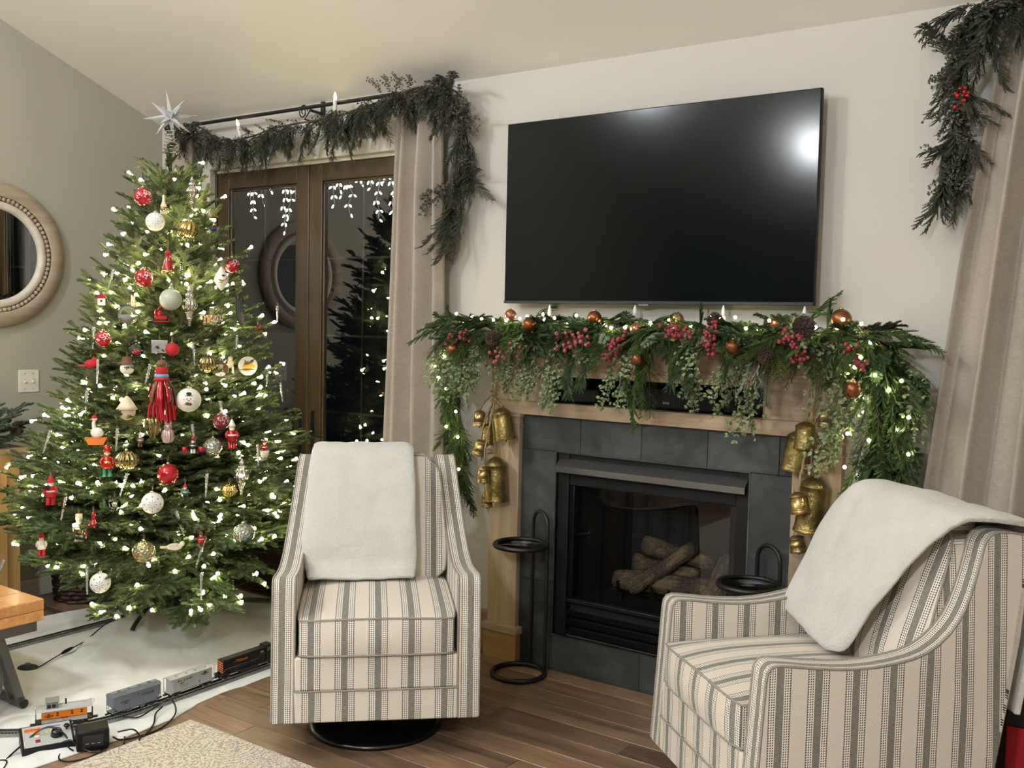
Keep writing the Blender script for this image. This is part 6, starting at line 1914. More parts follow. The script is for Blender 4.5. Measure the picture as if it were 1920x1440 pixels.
def curtain(label, edge, folds, amp, seed, ytop=-0.10, zt=2.695, zb=0.012):
    """edge(z) -> (x_left, x_right); regular pleats along the width"""
    rr = random.Random(seed)
    t = thing('curtain', label, 'curtain', (0, 0, 0))
    ph = [rr.uniform(-.35, .35) for _ in range(folds * 2 + 3)]
    nu, nv = folds * 22, 44
    def fn(u_, v_):
        z = zt + (zb - zt) * v_
        x0, x1 = edge(z)
        a = amp * (0.55 + 0.45 * min(1, v_ * 6)) * (1 + 0.12 * math.sin(v_ * 5 + u_ * 9))
        w = u_ * folds * 2 * PI
        w2 = w + 0.5 * noise.noise(Vector((u_ * 6, v_ * 1.4, seed)))
        y = ytop + a * (math.sin(w2) + 0.22 * math.sin(2 * w2 + 0.6)) * 0.8
        x = x0 + (x1 - x0) * (u_ + 0.10 / folds * math.sin(w2 * 2 + ph[int(u_ * folds)]) * 0.4)
        x += 0.006 * noise.noise(Vector((u_ * 9, v_ * 4, seed + 5)))
        return (x, y, z)
    o = MB().grid(fn, nu, nv).build('panel', M_CURT, t)
    s = o.modifiers.new('t', 'SOLIDIFY'); s.thickness = 0.003
    hm = MB().grid(lambda u_, v_: tuple(Vector(fn(u_, 0.965 + 0.035 * v_)) + Vector((0, -0.003, 0))), nu, 4).build('hem', M_CURT, t)
    for k in range(folds):
        p = fn((k + 0.5) / folds, 0.0)
        MB().tube([(p[0], ytop + 0.016 * math.cos(a), zt + 0.010 + 0.016 * math.sin(a)) for a in [i * PI / 8 for i in range(16)]], 0.0025, 5, closed=True).build('ring', M_BLACK, t)
    return t
curtain('taupe linen curtain hanging between the french doors and the television', lambda z: (-3.385 + 0.075 * (z / 2.7) ** 3, -2.985 - 0.045 * (z / 2.7) ** 3), 3, 0.052, 3)
curtain('taupe linen curtain in the corner behind the christmas tree', lambda z: (-5.13, -4.90), 2, 0.04, 6)
curtain('taupe linen curtain swept sideways at the right edge', lambda z: (interp(z, (0, 1.0, 1.9, 2.66), (-0.87, -0.795, -0.70, -0.60)), interp(z, (0, 1.0, 2.66), (0.05, 0.05, -0.02))), 5, 0.055, 8)

# ------------------------------------------------------------------ icicle lights outside the doors
M_ICELED = emit('icicle_led', (0.98, 1.0, 0.84, 1), 9.0)
M_WWIRE = flat('white_wire', (214, 214, 205), 0.5)
R3 = random.Random(5)
il = thing('icicle_light_string', 'white icicle lights hanging outside above the french doors', 'string lights', (-4.3, 0.34, 2.42))
MB().tube([(x, 0.005 * math.sin(x * 9), -0.004 - 0.008 * math.sin(x * 5) ** 2) for x in [-0.95 + 0.05 * k for k in range(40)]], 0.0022, 5).build('wire', M_WWIRE, il)
led_me = MB().lathe([(0.0022, 0.0), (0.0040, -0.004), (0.0052, -0.014), (0.0030, -0.021), (0.0, -0.023)], 7).mesh('bulb', M_ICELED)
for (x, l) in ((-0.62, 0.10), (-0.57, 0.20), (-0.50, 0.13), (-0.44, 0.05), (-0.30, 0.30), (-0.25, 0.22), (-0.19, 0.12), (-0.08, 0.2), (0.11, 0.16), (0.15, 0.08), (0.20, 0.11), (0.25, 0.22), (0.33, 0.06), (0.40, 0.08), (0.46, 0.26), (0.52, 0.05), (0.57, 0.22), (0.64, 0.09), (0.70, 0.16)):
    n = max(3, int(l / 0.045) + 1)
    pts = [Vector((x + R3.uniform(-.018, .018) * (k > 0), 0.004 * math.sin(k), -l * k / (n - 1))) for k in range(n)]
    MB().tube(pts, 0.0016, 4).build('drop_wire', M_WWIRE, il)
    for k, p in enumerate(pts[1:]):
        for s in ((1, -1) if k < n - 2 else (R3.choice((1, -1)),)):
            obj('bulb', led_me, il, Matrix.Translation(p + Vector((0.010 * s, 0, -0.004))) @ Matrix.Rotation(-s * R3.uniform(0.3, 1.1), 4, 'Y'))

# ------------------------------------------------------------------ round mirror with beads
mr = thing('round_mirror', 'round whitewashed wood mirror with beaded rim on the left wall', 'mirror', (XL, -1.05, 1.90))
mr.rotation_euler = (0, PI / 2, 0)
M_WASH = wood('whitewashed_wood', (142, 124, 104), (180, 163, 142), 'y', 0.7, 0.65, 0.05, 0.08, (124, 106, 88))
M_WASH2 = flat('cream_rim', (206, 198, 182), 0.6, var=0.1)
MB().lathe([(0.31, 0.001), (0.388, 0.001), (0.392, 0.010), (0.386, 0.030), (0.322, 0.036), (0.31, 0.030)], 72, caps=False).build('frame', M_WASH, mr)
MB().lathe([(0.245, 0.004), (0.245, 0.024), (0.262, 0.030), (0.282, 0.028), (0.288, 0.006)], 72, caps=False).build('inner_rim', M_WASH2, mr)
MB().lathe([(0.282, 0.001), (0.282, 0.010), (0.316, 0.010), (0.316, 0.001)], 72, caps=False).build('bead_channel', M_WASH, mr)
MM = NM('mirror_glass'); MM.set(Base_Color=(0.86, 0.88, 0.87), Metallic=1.0, Roughness=0.01)
MB().lathe([(0.0, 0.012), (0.25, 0.012)], 64, caps=False).build('glass', MM.m, mr)
bead_me = MB().ball((0, 0, 0), 0.0128, 12, 8).mesh('bead', M_WASH)
for k in range(74):
    a = 2 * PI * k / 74
    obj('bead', bead_me, mr, Matrix.Translation((0.299 * math.cos(a), 0.299 * math.sin(a), 0.020)))

# ------------------------------------------------------------------ pine cabinet on the left wall with greenery
cb = thing('side_cabinet', 'honey pine cabinet at the left edge under the mirror', 'cabinet', (XL + 0.02, -1.12, 0))
Lc, Dc, Hc = 1.3, 0.36, 0.875
MB().rbox(-0.0, -Lc, 0.06, Dc, 0.0, Hc, 0.004).build('body', M_CAB, cb)
MB().rbox(-0.0, -Lc - 0.03, Hc, Dc + 0.025, 0.032, Hc + 0.030, 0.006).build('top', M_CABTOP, cb)
for y in (-0.03, -Lc + 0.03):
    for x in (0.03, Dc - 0.03): MB().rbox(x - 0.025, y - 0.025, 0, x + 0.025, y + 0.025, 0.062, 0.004).build('foot', M_CAB, cb)
for k in range(2):
    y1 = -0.075 - k * 0.59; y0 = y1 - 0.55
    dr = MB().rbox(Dc, y0, 0.11, Dc + 0.018, y1, 0.80, 0.004).build('door', M_CAB, cb)
    MB().rbox(Dc + 0.014, y0 + 0.07, 0.18, Dc + 0.024, y1 - 0.07, 0.73, 0.006).build('door_panel', M_CABTOP, dr)
    MB().ball((Dc + 0.032, y0 + 0.035, 0.5), 0.013, 12, 8).build('knob', M_BLACK, dr)
    MB().rbox(Dc + 0.0, y1 - 0.006, 0.66, Dc + 0.021, y1 + 0.006, 0.72, 0.002).build('hinge', M_BLACK, dr)
gs = thing('greenery_spray', 'dark fir greenery with cones lying on the pine cabinet', 'greenery', (-5.05, -1.30, 0.906))
F_GREY = foliage_mat('dull_fir', (54, 66, 52), (92, 104, 84), 0.7, 0.15)
gme = [fir_branch(0.34, 300 + k, F_GREY, 'fir_sprig', start=0.1)[0] for k in range(2)]
for (d, r, s, h) in (((0.3, 1, 0.5), 0.2, 0.85, 0.08), ((0.0, 1, 0.12), -0.3, 0.95, 0.07), ((0.4, 1, -0.02), 0.4, 0.80, 0.06), ((-0.2, 1, 0.8), 0.1, 0.6, 0.08), ((0.5, -1, 0.2), 0.0, 0.9, 0.07), ((-0.1, -1, 0.4), 0.2, 0.9, 0.07), ((1, -0.2, 0.3), 0, 0.7, 0.07)):
    obj('fir_sprig', R3.choice(gme), gs, aim((0, 0, h), d, r, s))
MB().lathe([(0.0, 0.0), (0.07, 0.0), (0.09, 0.05), (0.085, 0.09), (0.0, 0.085)], 20).build('pot', flat('grey_pot', (110, 106, 98), 0.8, var=0.2), gs)
for p in ((0.06, 0.20, 0.075), (0.02, 0.17, 0.135), (0.08, 0.24, 0.03)):
    MB().ball(p, 0.017, 10, 8, (1, 1, 1.2)).build('cone', M_CONE, gs)

# ------------------------------------------------------------------ wicker basket
bk = thing('wicker_basket', 'dark brown wicker basket on the floor behind the tree', 'basket', (-5.095, -0.64, 0.0))
M_WICK = flat('dark_wicker', (54, 34, 26), 0.55, var=0.35)
br = lambda z: 0.172 + 0.028 * z / 0.30
for k in range(13):
    z = 0.012 + k * 0.0225
    MB().tube([((br(z) + 0.006 * math.sin(15 * a + k * PI)) * math.cos(a), (br(z) + 0.006 * math.sin(15 * a + k * PI)) * math.sin(a), z + 0.003 * math.sin(7 * a + k)) for a in [2 * PI * i / 90 for i in range(90)]], 0.0115, 5, closed=True).build('weave_band', M_WICK, bk)
for k in range(30):
    a = 2 * PI * (k + 0.5) / 30
    MB().tube([(br(0) * math.cos(a), br(0) * math.sin(a), 0.004), (br(0.3) * math.cos(a), br(0.3) * math.sin(a), 0.30)], 0.0055, 5).build('stake', M_WICK, bk)
MB().tube([(0.203 * math.cos(2 * PI * i / 40), 0.203 * math.sin(2 * PI * i / 40), 0.303 + 0.004 * math.sin(i * 3)) for i in range(40)], 0.013, 6, closed=True).build('rim', M_WICK, bk)
MB().lathe([(0.0, 0.006), (0.165, 0.006), (0.165, 0.0), (0.0, 0.0)], 30).build('bottom', M_WICK, bk)

# ------------------------------------------------------------------ white tree cloth on the floor
def cloth_mat():
    m = NM('white_felt_cloth')
    v = m.coord('Object')
    n1 = m.noise(v, 5, 4, 0.6, 0.8)
    n2 = m.noise(v, 220, 2)
    m.set(Base_Color=m.ramp(n1, [(0.3, lin((222, 222, 216))), (0.7, lin((240, 240, 236)))]), Roughness=0.92)
    m.b.inputs['Sheen Weight'].default_value = 0.2
    m.b.inputs['Specular IOR Level'].default_value = 0.15
    m.bump(m.math('ADD', n1, m.math('MULTIPLY', n2, 0.12)), 0.35, 0.02)
    return m.m
def mound(x, y):
    d = math.hypot(x - TX, y - TY)
    k = max(0.0, 1 - d / 0.50)
    return 0.115 * k * k * (3 - 2 * k)
OCX, ORR, OY1, OY2 = -3.985, 0.565, -1.475, -0.62
def track_d(x, y):
    yy = y - (OY1 if y < OY1 else (OY2 if y > OY2 else y))
    return abs(math.hypot(x - OCX, yy) - ORR)
def cloth_z(x, y):
    w = 0.010 * noise.noise(Vector((x * 4.2, y * 4.2, 1))) + 0.006 * noise.noise(Vector((x * 11, y * 11, 3)))
    rid = 0.010 * max(0, 1 - abs(noise.noise(Vector((x * 2.6 + y * 1.2, y * 2.2, 7)))) * 7)
    flat_ = min(1.0, max(0.0, (track_d(x, y) - 0.03) / 0.10))
    return 0.005 + flat_ * max(0, w + 0.008 + rid + mound(x, y))
def cloth_fn(u_, v_):
    y = -2.5 + 2.46 * v_
    xf = interp(y, (-2.5, -1.95, -1.65, -1.42, -1.22, -0.9, -0.04), (-3.30, -3.275, -3.25, -3.262, -3.325, -3.318, -3.33)) + 0.016 * noise.noise(Vector((y * 6, 0, 2))) + 0.008 * noise.noise(Vector((y * 17, 0, 2)))
    xb = interp(y, (-2.5, -1.1, -0.9, -0.5, -0.04), (-4.9, -4.92, -4.90, -4.83, -4.80)) + 0.02 * noise.noise(Vector((y * 7, 5, 2)))
    x = xb + (xf - xb) * u_
    z = cloth_z(x, y)
    e = min(u_, 1 - u_, v_, 1 - v_)
    if e < 0.03: z = 0.003 + (z - 0.003) * (e / 0.03)
    if y < -1.2 and u_ < 0.06: z += 0.02 * (0.06 - u_) / 0.06 * (0.5 + noise.noise(Vector((y * 9, 3, 3))))
    return (x, y, z)
o = MB().grid(cloth_fn, 150, 190).build('tree_cloth', cloth_mat())
tag(o, 'white felt cloth spread on the floor under the christmas tree', 'tree skirt')
s = o.modifiers.new('t', 'SOLIDIFY'); s.thickness = 0.0025; s.offset = -1

# ------------------------------------------------------------------ model railway
trk = thing('railway_track', 'oval model railway track laid round the christmas tree', 'track', (OCX, 0, 0.005))
def oval(r, n=40):
    pts = []
    for k in range(25): pts.append((r, OY1 + (OY2 - OY1) * k / 24))
    for k in range(1, n): a = PI * k / n; pts.append((r * math.cos(a), OY2 + r * math.sin(a)))
    for k in range(25): pts.append((-r, OY2 + (OY1 - OY2) * k / 24))
    for k in range(1, n): a = PI + PI * k / n; pts.append((r * math.cos(a), OY1 + r * math.sin(a)))
    return pts
ci, co = oval(ORR - 0.030), oval(ORR + 0.030)
ci2, co2 = oval(ORR - 0.020), oval(ORR + 0.020)
n = len(ci)
mb = MB()
vs = [(p[0], p[1], 0.0) for p in ci] + [(p[0], p[1], 0.010) for p in ci2] + [(p[0], p[1], 0.010) for p in co2] + [(p[0], p[1], 0.0) for p in co]
fs = []
for k in range(n):
    k2 = (k + 1) % n
    for q in range(3): fs.append((q * n + k, q * n + k2, (q + 1) * n + k2, (q + 1) * n + k))
mb.add(vs, fs).build('roadbed', flat('grey_roadbed', (112, 112, 106), 0.7, var=0.15), trk)
M_NICKEL = flat('nickel_rail', (170, 166, 156), 0.3, 1.0)
for r in (ORR - 0.0112, ORR + 0.0112):
    P = oval(r)
    mb = MB()
    for (dz, w) in ((0.0125, 0.0016),):
        pin, pout = oval(r - 0.0014), oval(r + 0.0014)
        vs = [(p[0], p[1], 0.011) for p in pin] + [(p[0], p[1], 0.0165) for p in pin] + [(p[0], p[1], 0.0165) for p in pout] + [(p[0], p[1], 0.011) for p in pout]
        fs = []
        for k in range(n):
            k2 = (k + 1) % n
            for q in range(3): fs.append((q * n + k, q * n + k2, (q + 1) * n + k2, (q + 1) * n + k))
        mb.add(vs, fs)
    mb.build('rail', M_NICKEL, trk, fix=True)
mb = MB()
tot = 2 * (OY2 - OY1) + 2 * PI * ORR
nt = int(tot / 0.0115)
for k in range(nt):
    s_ = tot * k / nt
    st = OY2 - OY1
    if s_ < st: c, a = (ORR, OY1 + s_), 0
    elif s_ < st + PI * ORR: a = (s_ - st) / ORR; c = (ORR * math.cos(a), OY2 + ORR * math.sin(a))
    elif s_ < 2 * st + PI * ORR: a = PI; c = (-ORR, OY2 - (s_ - st - PI * ORR))
    else: a = PI + (s_ - 2 * st - PI * ORR) / ORR; c = (ORR * math.cos(a), OY1 + ORR * math.sin(a))
    mb.box(-0.0185, -0.0026, 0.0095, 0.0185, 0.0026, 0.0125, Matrix.Translation((c[0], c[1], 0)) @ Matrix.Rotation(a, 4, 'Z'))
o = mb.build('sleepers', flat('black_sleeper', (26, 25, 24), 0.7), trk); o['kind'] = 'stuff'

M_CARGREY = flat('hopper_blue_grey', (106, 114, 120), 0.5, var=0.1)
M_CARSILV = flat('silver_car_paint', (176, 178, 176), 0.45, 0.2, var=0.06)
M_ORANGE = flat('caboose_orange', (232, 128, 28), 0.45)
M_CABSILV = flat('caboose_silver', (186, 186, 182), 0.4, 0.2)
M_CABGREY = flat('caboose_grey', (128, 130, 126), 0.5)
M_CARBLK = flat('train_black', (17, 17, 18), 0.42)
M_PRINTK = flat('print_black', (22, 22, 24), 0.6)
M_PRINTO = flat('print_orange', (226, 116, 44), 0.6)
M_PRINTW = flat('print_white', (224, 222, 214), 0.6)
RT_ = 0.0215          # rail head height
def car_base(label, name, s_, L):
    """s_: distance along the near straight (world y); cars on the end curve are turned"""
    y = s_
    if y < OY1:
        a = (OY1 - y) / ORR
        loc = (OCX + ORR * math.cos(-a), OY1 - ORR * math.sin(a), RT_ + 0.0005); rz = PI / 2 - a
    else:
        loc = (OCX + ORR, y, RT_ + 0.0005); rz = PI / 2
    t = thing(name, label, 'model train', loc, rz, 'model train cars')
    fr_ = MB().rbox(-L / 2, -0.016, 0.014, L / 2, 0.016, 0.020, 0.001).build('underframe', M_CARBLK, t)
    for sx in (-1, 1):
        tx = sx * (L / 2 - 0.036)
        tk = MB().rbox(tx - 0.022, -0.017, 0.005, tx + 0.022, -0.0135, 0.013, 0.001).rbox(tx - 0.022, 0.0135, 0.005, tx + 0.022, 0.017, 0.013, 0.001).rbox(tx - 0.005, -0.015, 0.008, tx + 0.005, 0.015, 0.015, 0.001).build('bogie', M_CARBLK, t)
        for wx in (-0.015, 0.015):
            for wy in (-0.0112, 0.0112):
                MB().tube([(tx + wx, wy - 0.0018, 0.0075), (tx + wx, wy + 0.0018, 0.0075)], 0.0072, 14).build('wheel', M_NICKEL, tk)
        MB().rbox(min(sx * L / 2, sx * (L / 2 + 0.016)), -0.004, 0.012, max(sx * L / 2, sx * (L / 2 + 0.016)), 0.004, 0.019, 0.0015).build('coupler', M_CARBLK, t)
    return t
def side_text(t, txt, size, mat, x, z, y, shear=0.0, sx=1.0, sp=1.0, name='lettering'):
    return text_mesh(txt, size, mat, t, frame_M((x, y, z), (1, 0, 0), (0, 0, 1), (0, -1, 0)), name, 0.0003, shear, 'CENTER', sp, sx)
def emblem(t, x, z, y, mat, r=0.008):
    o = MB().lathe([(r * 0.72, -0.0004), (r, -0.0004), (r, 0.0), (r * 0.72, 0.0)], 20, frame_M((x, y, z), (1, 0, 0), (0, 0, 1), (0, -1, 0)), caps=False).build('emblem', mat, t)
    MB().rbox(x - r * 1.9, y - 0.0006, z - r * 0.42, x + r * 1.9, y, z + r * 0.22, 0.0002, 1).build('emblem_bar', mat, o)
    MB().add([(x - r * 0.55, y - 0.0008, z), (x + r * 0.55, y - 0.0008, z), (x, y - 0.0008, z + r * 0.85)], [(0, 1, 2)]).build('emblem_peak', mat, o)
    return o
# caboose
t = car_base('orange and silver toy caboose at the tail of the model train', 'toy_caboose', -1.76, 0.165)
t.scale = (1.2, 1.2, 1.2)
MB().rbox(-0.066, -0.0225, 0.020, 0.066, 0.0225, 0.034, 0.0015).build('lower_body', M_CABSILV, t)
bd = MB().rbox(-0.066, -0.0225, 0.034, 0.066, 0.0225, 0.060, 0.0015).build('body', M_ORANGE, t)
MB().prism([(-0.025, 0.059), (0.025, 0.059), (0.022, 0.066), (0.0, 0.070), (-0.022, 0.066)], -0.082, 0.082, 'x').build('roof', M_CABSILV, t, fix=True)
cu = MB().rbox(-0.052, -0.0215, 0.064, -0.018, 0.0215, 0.086, 0.002).build('cupola', M_CABGREY, t)
MB().rbox(-0.055, -0.024, 0.085, -0.015, 0.024, 0.090, 0.002).build('cupola_roof', M_CABGREY, cu)
for x in (-0.044, -0.030): MB().rbox(x - 0.005, -0.0222, 0.070, x + 0.005, -0.021, 0.080, 0.0004, 1).build('cupola_window', M_PRINTK, cu)
MB().lathe([(0.0035, 0.066), (0.0025, 0.070), (0.0025, 0.083), (0.0034, 0.086), (0, 0.086)], 10, Matrix.Translation((0.005, 0, 0))).build('smoke_stack', M_CARBLK, t)
for x in (-0.020, 0.022, 0.050):
    for z in (0.045, 0.0515): MB().rbox(x - 0.0032, -0.0232, z - 0.0022, x + 0.0032, -0.0224, z + 0.0022, 0.0003, 1).build('window', M_PRINTK, bd)
MB().box(-0.066, -0.0229, 0.0335, 0.066, -0.0224, 0.0348).build('stripe', M_PRINTK, t)
emblem(t, -0.045, 0.045, -0.0226, M_PRINTK, 0.0066)
side_text(t, 'Rio Grande', 0.0042, M_ORANGE, -0.045, 0.0447, -0.0236)
MB().rbox(-0.009, -0.0234, 0.0325, 0.009, -0.0225, 0.0365, 0.0003, 1).build('number_board', M_PRINTK, t)
side_text(t, '01521', 0.0042, M_PRINTO, 0.0, 0.0345, -0.0237)
for k in range(4): MB().box(-0.022 + k * 0.0042, -0.0232, 0.022, -0.0198 + k * 0.0042, -0.0224, 0.030).build('white_bar', M_PRINTW, t)
for sx in (-1, 1):
    MB().rbox(min(sx * 0.066, sx * 0.084), -0.021, 0.020, max(sx * 0.066, sx * 0.084), 0.021, 0.023, 0.0005).build('platform', M_CARBLK, t)
    for y in (-0.020, 0.020): MB().tube([(sx * 0.082, y, 0.021), (sx * 0.082, y, 0.056)], 0.0012, 5).build('railing', M_CARBLK, t)
    MB().tube([(sx * 0.082, -0.020, 0.042), (sx * 0.082, 0.020, 0.042)], 0.0012, 5).build('railing', M_CARBLK, t)
    MB().tube([(sx * 0.086, -0.012, 0.066), (sx * 0.088, -0.012, 0.078), (sx * 0.076, -0.012, 0.080), (sx * 0.055, -0.012, 0.072)], 0.0008, 4).build('grab_rail', M_CABSILV, t)
# grey covered hopper
t = car_base('blue grey hopper car of the model train with dark lettering', 'toy_hopper_car', -1.495, 0.215)
MB().prism([(-0.105, 0.045), (-0.080, 0.020), (0.080, 0.020), (0.105, 0.045), (0.105, 0.082), (-0.105, 0.082)], -0.0235, 0.0235, 'y').build('body', M_CARGREY, t, fix=True)
MB().prism([(-0.0255, 0.080), (0.0255, 0.080), (0.018, 0.090), (-0.018, 0.090)], -0.107, 0.107, 'x').build('roof', M_CARGREY, t, fix=True)
MB().rbox(-0.1, -0.010, 0.090, 0.1, 0.010, 0.0925, 0.0006).build('roof_walk', M_CABGREY, t)
for x in (-0.066, -0.022, 0.022, 0.066): MB().lathe([(0.007, 0.0925), (0.007, 0.095), (0, 0.0955)], 12, Matrix.Translation((x, 0, 0))).build('hatch', M_CARGREY, t)
MB().rbox(-0.104, -0.0245, 0.0785, 0.104, -0.0230, 0.0815, 0.0003).build('side_sill', M_CARBLK, t)
for sx in (-1, 1):
    MB().rbox(min(sx * 0.082, sx * 0.106), -0.0225, 0.018, max(sx * 0.082, sx * 0.106), 0.0225, 0.021, 0.0005).build('platform', M_CARGREY, t)
    for y in (-0.022, 0.022):
        ld = MB()
        for x in (0.096, 0.105): ld.tube([(sx * x, y, 0.020), (sx * x, y, 0.082)], 0.0011, 4)
        for z in (0.030, 0.040, 0.050, 0.060, 0.070): ld.tube([(sx * 0.096, y, z), (sx * 0.105, y, z)], 0.0009, 4)
        ld.build('ladder', M_CARGREY, t)
    for x in (0.03,): MB().prism([(sx * x - 0.018, 0.020), (sx * x + 0.018, 0.020), (sx * x + 0.008, 0.006), (sx * x - 0.008, 0.006)], -0.014, 0.014, 'y').build('hopper_chute', M_CARGREY, t, fix=True)
side_text(t, 'Grande', 0.019, M_PRINTK, 0.046, 0.061, -0.0238, 0.25, 1.0)
side_text(t, 'Rio', 0.008, M_PRINTK, 0.006, 0.068, -0.0238, 0.25)
side_text(t, 'D&RGW', 0.0088, M_PRINTK, -0.052, 0.053, -0.0238, 0, 1.1, 1.1)
side_text(t, '10045', 0.006, M_PRINTK, -0.050, 0.045, -0.0238)
# silver covered car
t = car_base('silver ribbed freight car of the model train', 'toy_freight_car', -1.232, 0.225)
MB().rbox(-0.098, -0.0235, 0.020, 0.098, 0.0235, 0.078, 0.0012).build('body', M_CARSILV, t)
MB().prism([(-0.025, 0.077), (0.025, 0.077), (0.0, 0.083)], -0.112, 0.112, 'x').build('roof', M_CARSILV, t, fix=True)
for k in range(15):
    x = -0.094 + k * 0.0134
    MB().box(x - 0.0009, -0.0246, 0.022, x + 0.0009, -0.0234, 0.072).build('rib', M_CARSILV, t)
MB().rbox(0.012, -0.0250, 0.022, 0.036, -0.0236, 0.075, 0.0005).build('door', M_CARSILV, t)
for x in (-0.07, -0.023, 0.023, 0.07): MB().lathe([(0.0065, 0.081), (0.0065, 0.0845), (0, 0.085)], 12, Matrix.Translation((x, -0.006, 0))).build('hatch', M_CARSILV, t)
for sx in (-1, 1):
    for y in (-0.0225, 0.0225):
        MB().tube([(sx * 0.110, y, 0.018), (sx * 0.110, y, 0.078)], 0.0016, 4).build('corner_post', M_CARSILV, t)
    MB().rbox(min(sx * 0.098, sx * 0.111), -0.023, 0.017, max(sx * 0.098, sx * 0.111), 0.023, 0.021, 0.0005).build('end_sill', M_CARSILV, t)
side_text(t, 'Rio Grande', 0.0135, M_PRINTK, -0.040, 0.0635, -0.0250, 0, 1.0, 1.15)
side_text(t, 'D&RGW', 0.0058, M_PRINTK, -0.052, 0.051, -0.0250)
for z in (0.043, 0.036): MB().rbox(-0.062, -0.0253, z - 0.0012, -0.026, -0.0249, z + 0.0012, 0.0002, 1).build('data_print', M_CABGREY, t)
emblem(t, 0.060, 0.062, -0.0250, M_PRINTK, 0.0085)
side_text(t, 'Rio Grande', 0.005, M_PRINTW, 0.060, 0.0612, -0.0260)
MB().rbox(0.030, -0.0256, 0.028, 0.034, -0.0249, 0.040, 0.0003, 1).build('placard', M_PRINTK, t)
# black locomotive
t = car_base('black diesel model locomotive with orange lettering partly behind the armchair', 'toy_locomotive', -0.925, 0.33)
MB().rbox(-0.148, -0.0205, 0.026, 0.090, 0.0205, 0.086, 0.003).build('hood', M_CARBLK, t)
cbn = MB().rbox(0.090, -0.0235, 0.026, 0.130, 0.0235, 0.094, 0.002).build('cab', M_CARBLK, t)
MB().rbox(0.096, -0.0242, 0.066, 0.122, -0.0232, 0.084, 0.0003, 1).build('cab_window', M_SILVER, cbn)
MB().rbox(0.130, -0.0205, 0.026, 0.156, 0.0205, 0.064, 0.003).build('nose', M_CARBLK, t)
MB().rbox(-0.164, -0.0240, 0.020, 0.164, 0.0240, 0.027, 0.001).build('walkway', M_CARBLK, t)
MB().rbox(-0.05, -0.018, 0.004, 0.05, 0.018, 0.020, 0.002).build('fuel_tank', M_CARBLK, t)
for k in range(5):
    z = 0.030 + k * 0.0100
    MB().prism([(-0.0195, z), (0.0195, z + 0.008), (0.0195, z + 0.0118), (-0.0195, z + 0.0038)], -0.1488, -0.1480, 'x').build('warning_stripe', M_PRINTO, t, fix=True)
MB().tube([(-0.160, -0.0235, 0.027), (-0.160, -0.0235, 0.038), (-0.146, -0.0235, 0.038), (-0.14, -0.0235, 0.046), (0.04, -0.0235, 0.046), (0.06, -0.0235, 0.062), (0.085, -0.0235, 0.062)], 0.0008, 4).build('handrail', M_SILVER, t)
side_text(t, 'Grande', 0.017, M_PRINTO, -0.040, 0.066, -0.0208, 0.25)
side_text(t, 'Rio', 0.008, M_PRINTO, -0.072, 0.071, -0.0208, 0.25)
MB().rbox(-0.092, -0.0210, 0.0645, -0.066, -0.0206, 0.066, 0.0002, 1).build('speed_line', M_PRINTO, t)
side_text(t, '5371', 0.010, M_PRINTW, 0.068, 0.070, -0.0208)

# ------------------------------------------------------------------ train controller, power pack, cables, pedal
t = thing('train_controller', 'black wedge train controller with grey panel and knobs', 'controller', (-3.395, -1.872, 0.0115), math.radians(66))
MB().prism([(-0.062, 0.0), (0.062, 0.0), (0.062, 0.058), (0.050, 0.062), (-0.062, 0.024)], -0.088, 0.088, 'x').build('case', M_BLACKMATT, t, fix=True)
sl_ = math.atan2(0.038, 0.112)
PM = Matrix.Translation((0, -0.0065, 0.0435)) @ Matrix.Rotation(sl_, 4, 'X')
pn = MB().rbox(-0.080, -0.055, -0.001, 0.080, 0.055, 0.0012, 0.0006, M=PM).build('panel', flat('panel_grey', (178, 180, 174), 0.5), t)
def pm(x, y, z=0.0014): return PM @ Matrix.Translation((x, y, z))
MB().rbox(-0.027, -0.0095, 0, 0.027, 0.0095, 0.0006, 0.0003, 1, M=pm(-0.046, 0.034)).build('name_label', M_PRINTO, pn)
text_mesh('Rio Grande', 0.011, flat('print_brown', (72, 34, 14), 0.6), pn, pm(-0.046, 0.034, 0.0022), 'lettering')
MB().rbox(-0.022, -0.004, 0, 0.022, 0.004, 0.0005, 0.0002, 1, M=pm(0.024, 0.038)).build('violet_print', flat('print_violet', (120, 112, 176), 0.6), pn)
for k in range(5): MB().rbox(-0.003, -0.006, 0, 0.003, 0.006, 0.0005, 0.0002, 1, M=pm(0.0 + k * 0.012, 0.020 - abs(k - 2) * 0.004)).build('scale_mark', flat('scale_yellow', (214, 208, 96), 0.6), pn)
kb = MB().lathe([(0.0, 0.020), (0.016, 0.020), (0.018, 0.016), (0.021, 0.0), (0.0, 0.0)], 28, pm(0.030, -0.010)).build('speed_knob', M_BLACKGLOSS, pn)
MB().rbox(-0.003, -0.024, 0.0, 0.003, 0.016, 0.022, 0.001, M=pm(0.030, -0.010) @ Matrix.Rotation(0.7, 4, 'Z')).build('pointer', M_BLACKGLOSS, kb)
MB().lathe([(0.0, 0.018), (0.009, 0.018), (0.011, 0.014), (0.005, 0.010), (0.004, 0.0)], 20, pm(0.066, 0.012)).build('direction_knob', M_BLACKGLOSS, pn)
for (y, m_) in ((0.012, OM['yellow']), (-0.006, M_PRINTW), (-0.030, OM['red'])):
    MB().rbox(-0.008, -0.0065, 0, 0.008, 0.0065, 0.004, 0.001, M=pm(-0.034, y)).build('button', m_, pn)
t = thing('power_pack', 'black power adapter block beside the train controller', 'power adapter', (-3.275, -1.768, 0.0), math.radians(62))
MB().rbox(-0.056, -0.042, 0.004, 0.056, 0.042, 0.080, 0.008, 3).build('case', M_BLACKMATT, t)
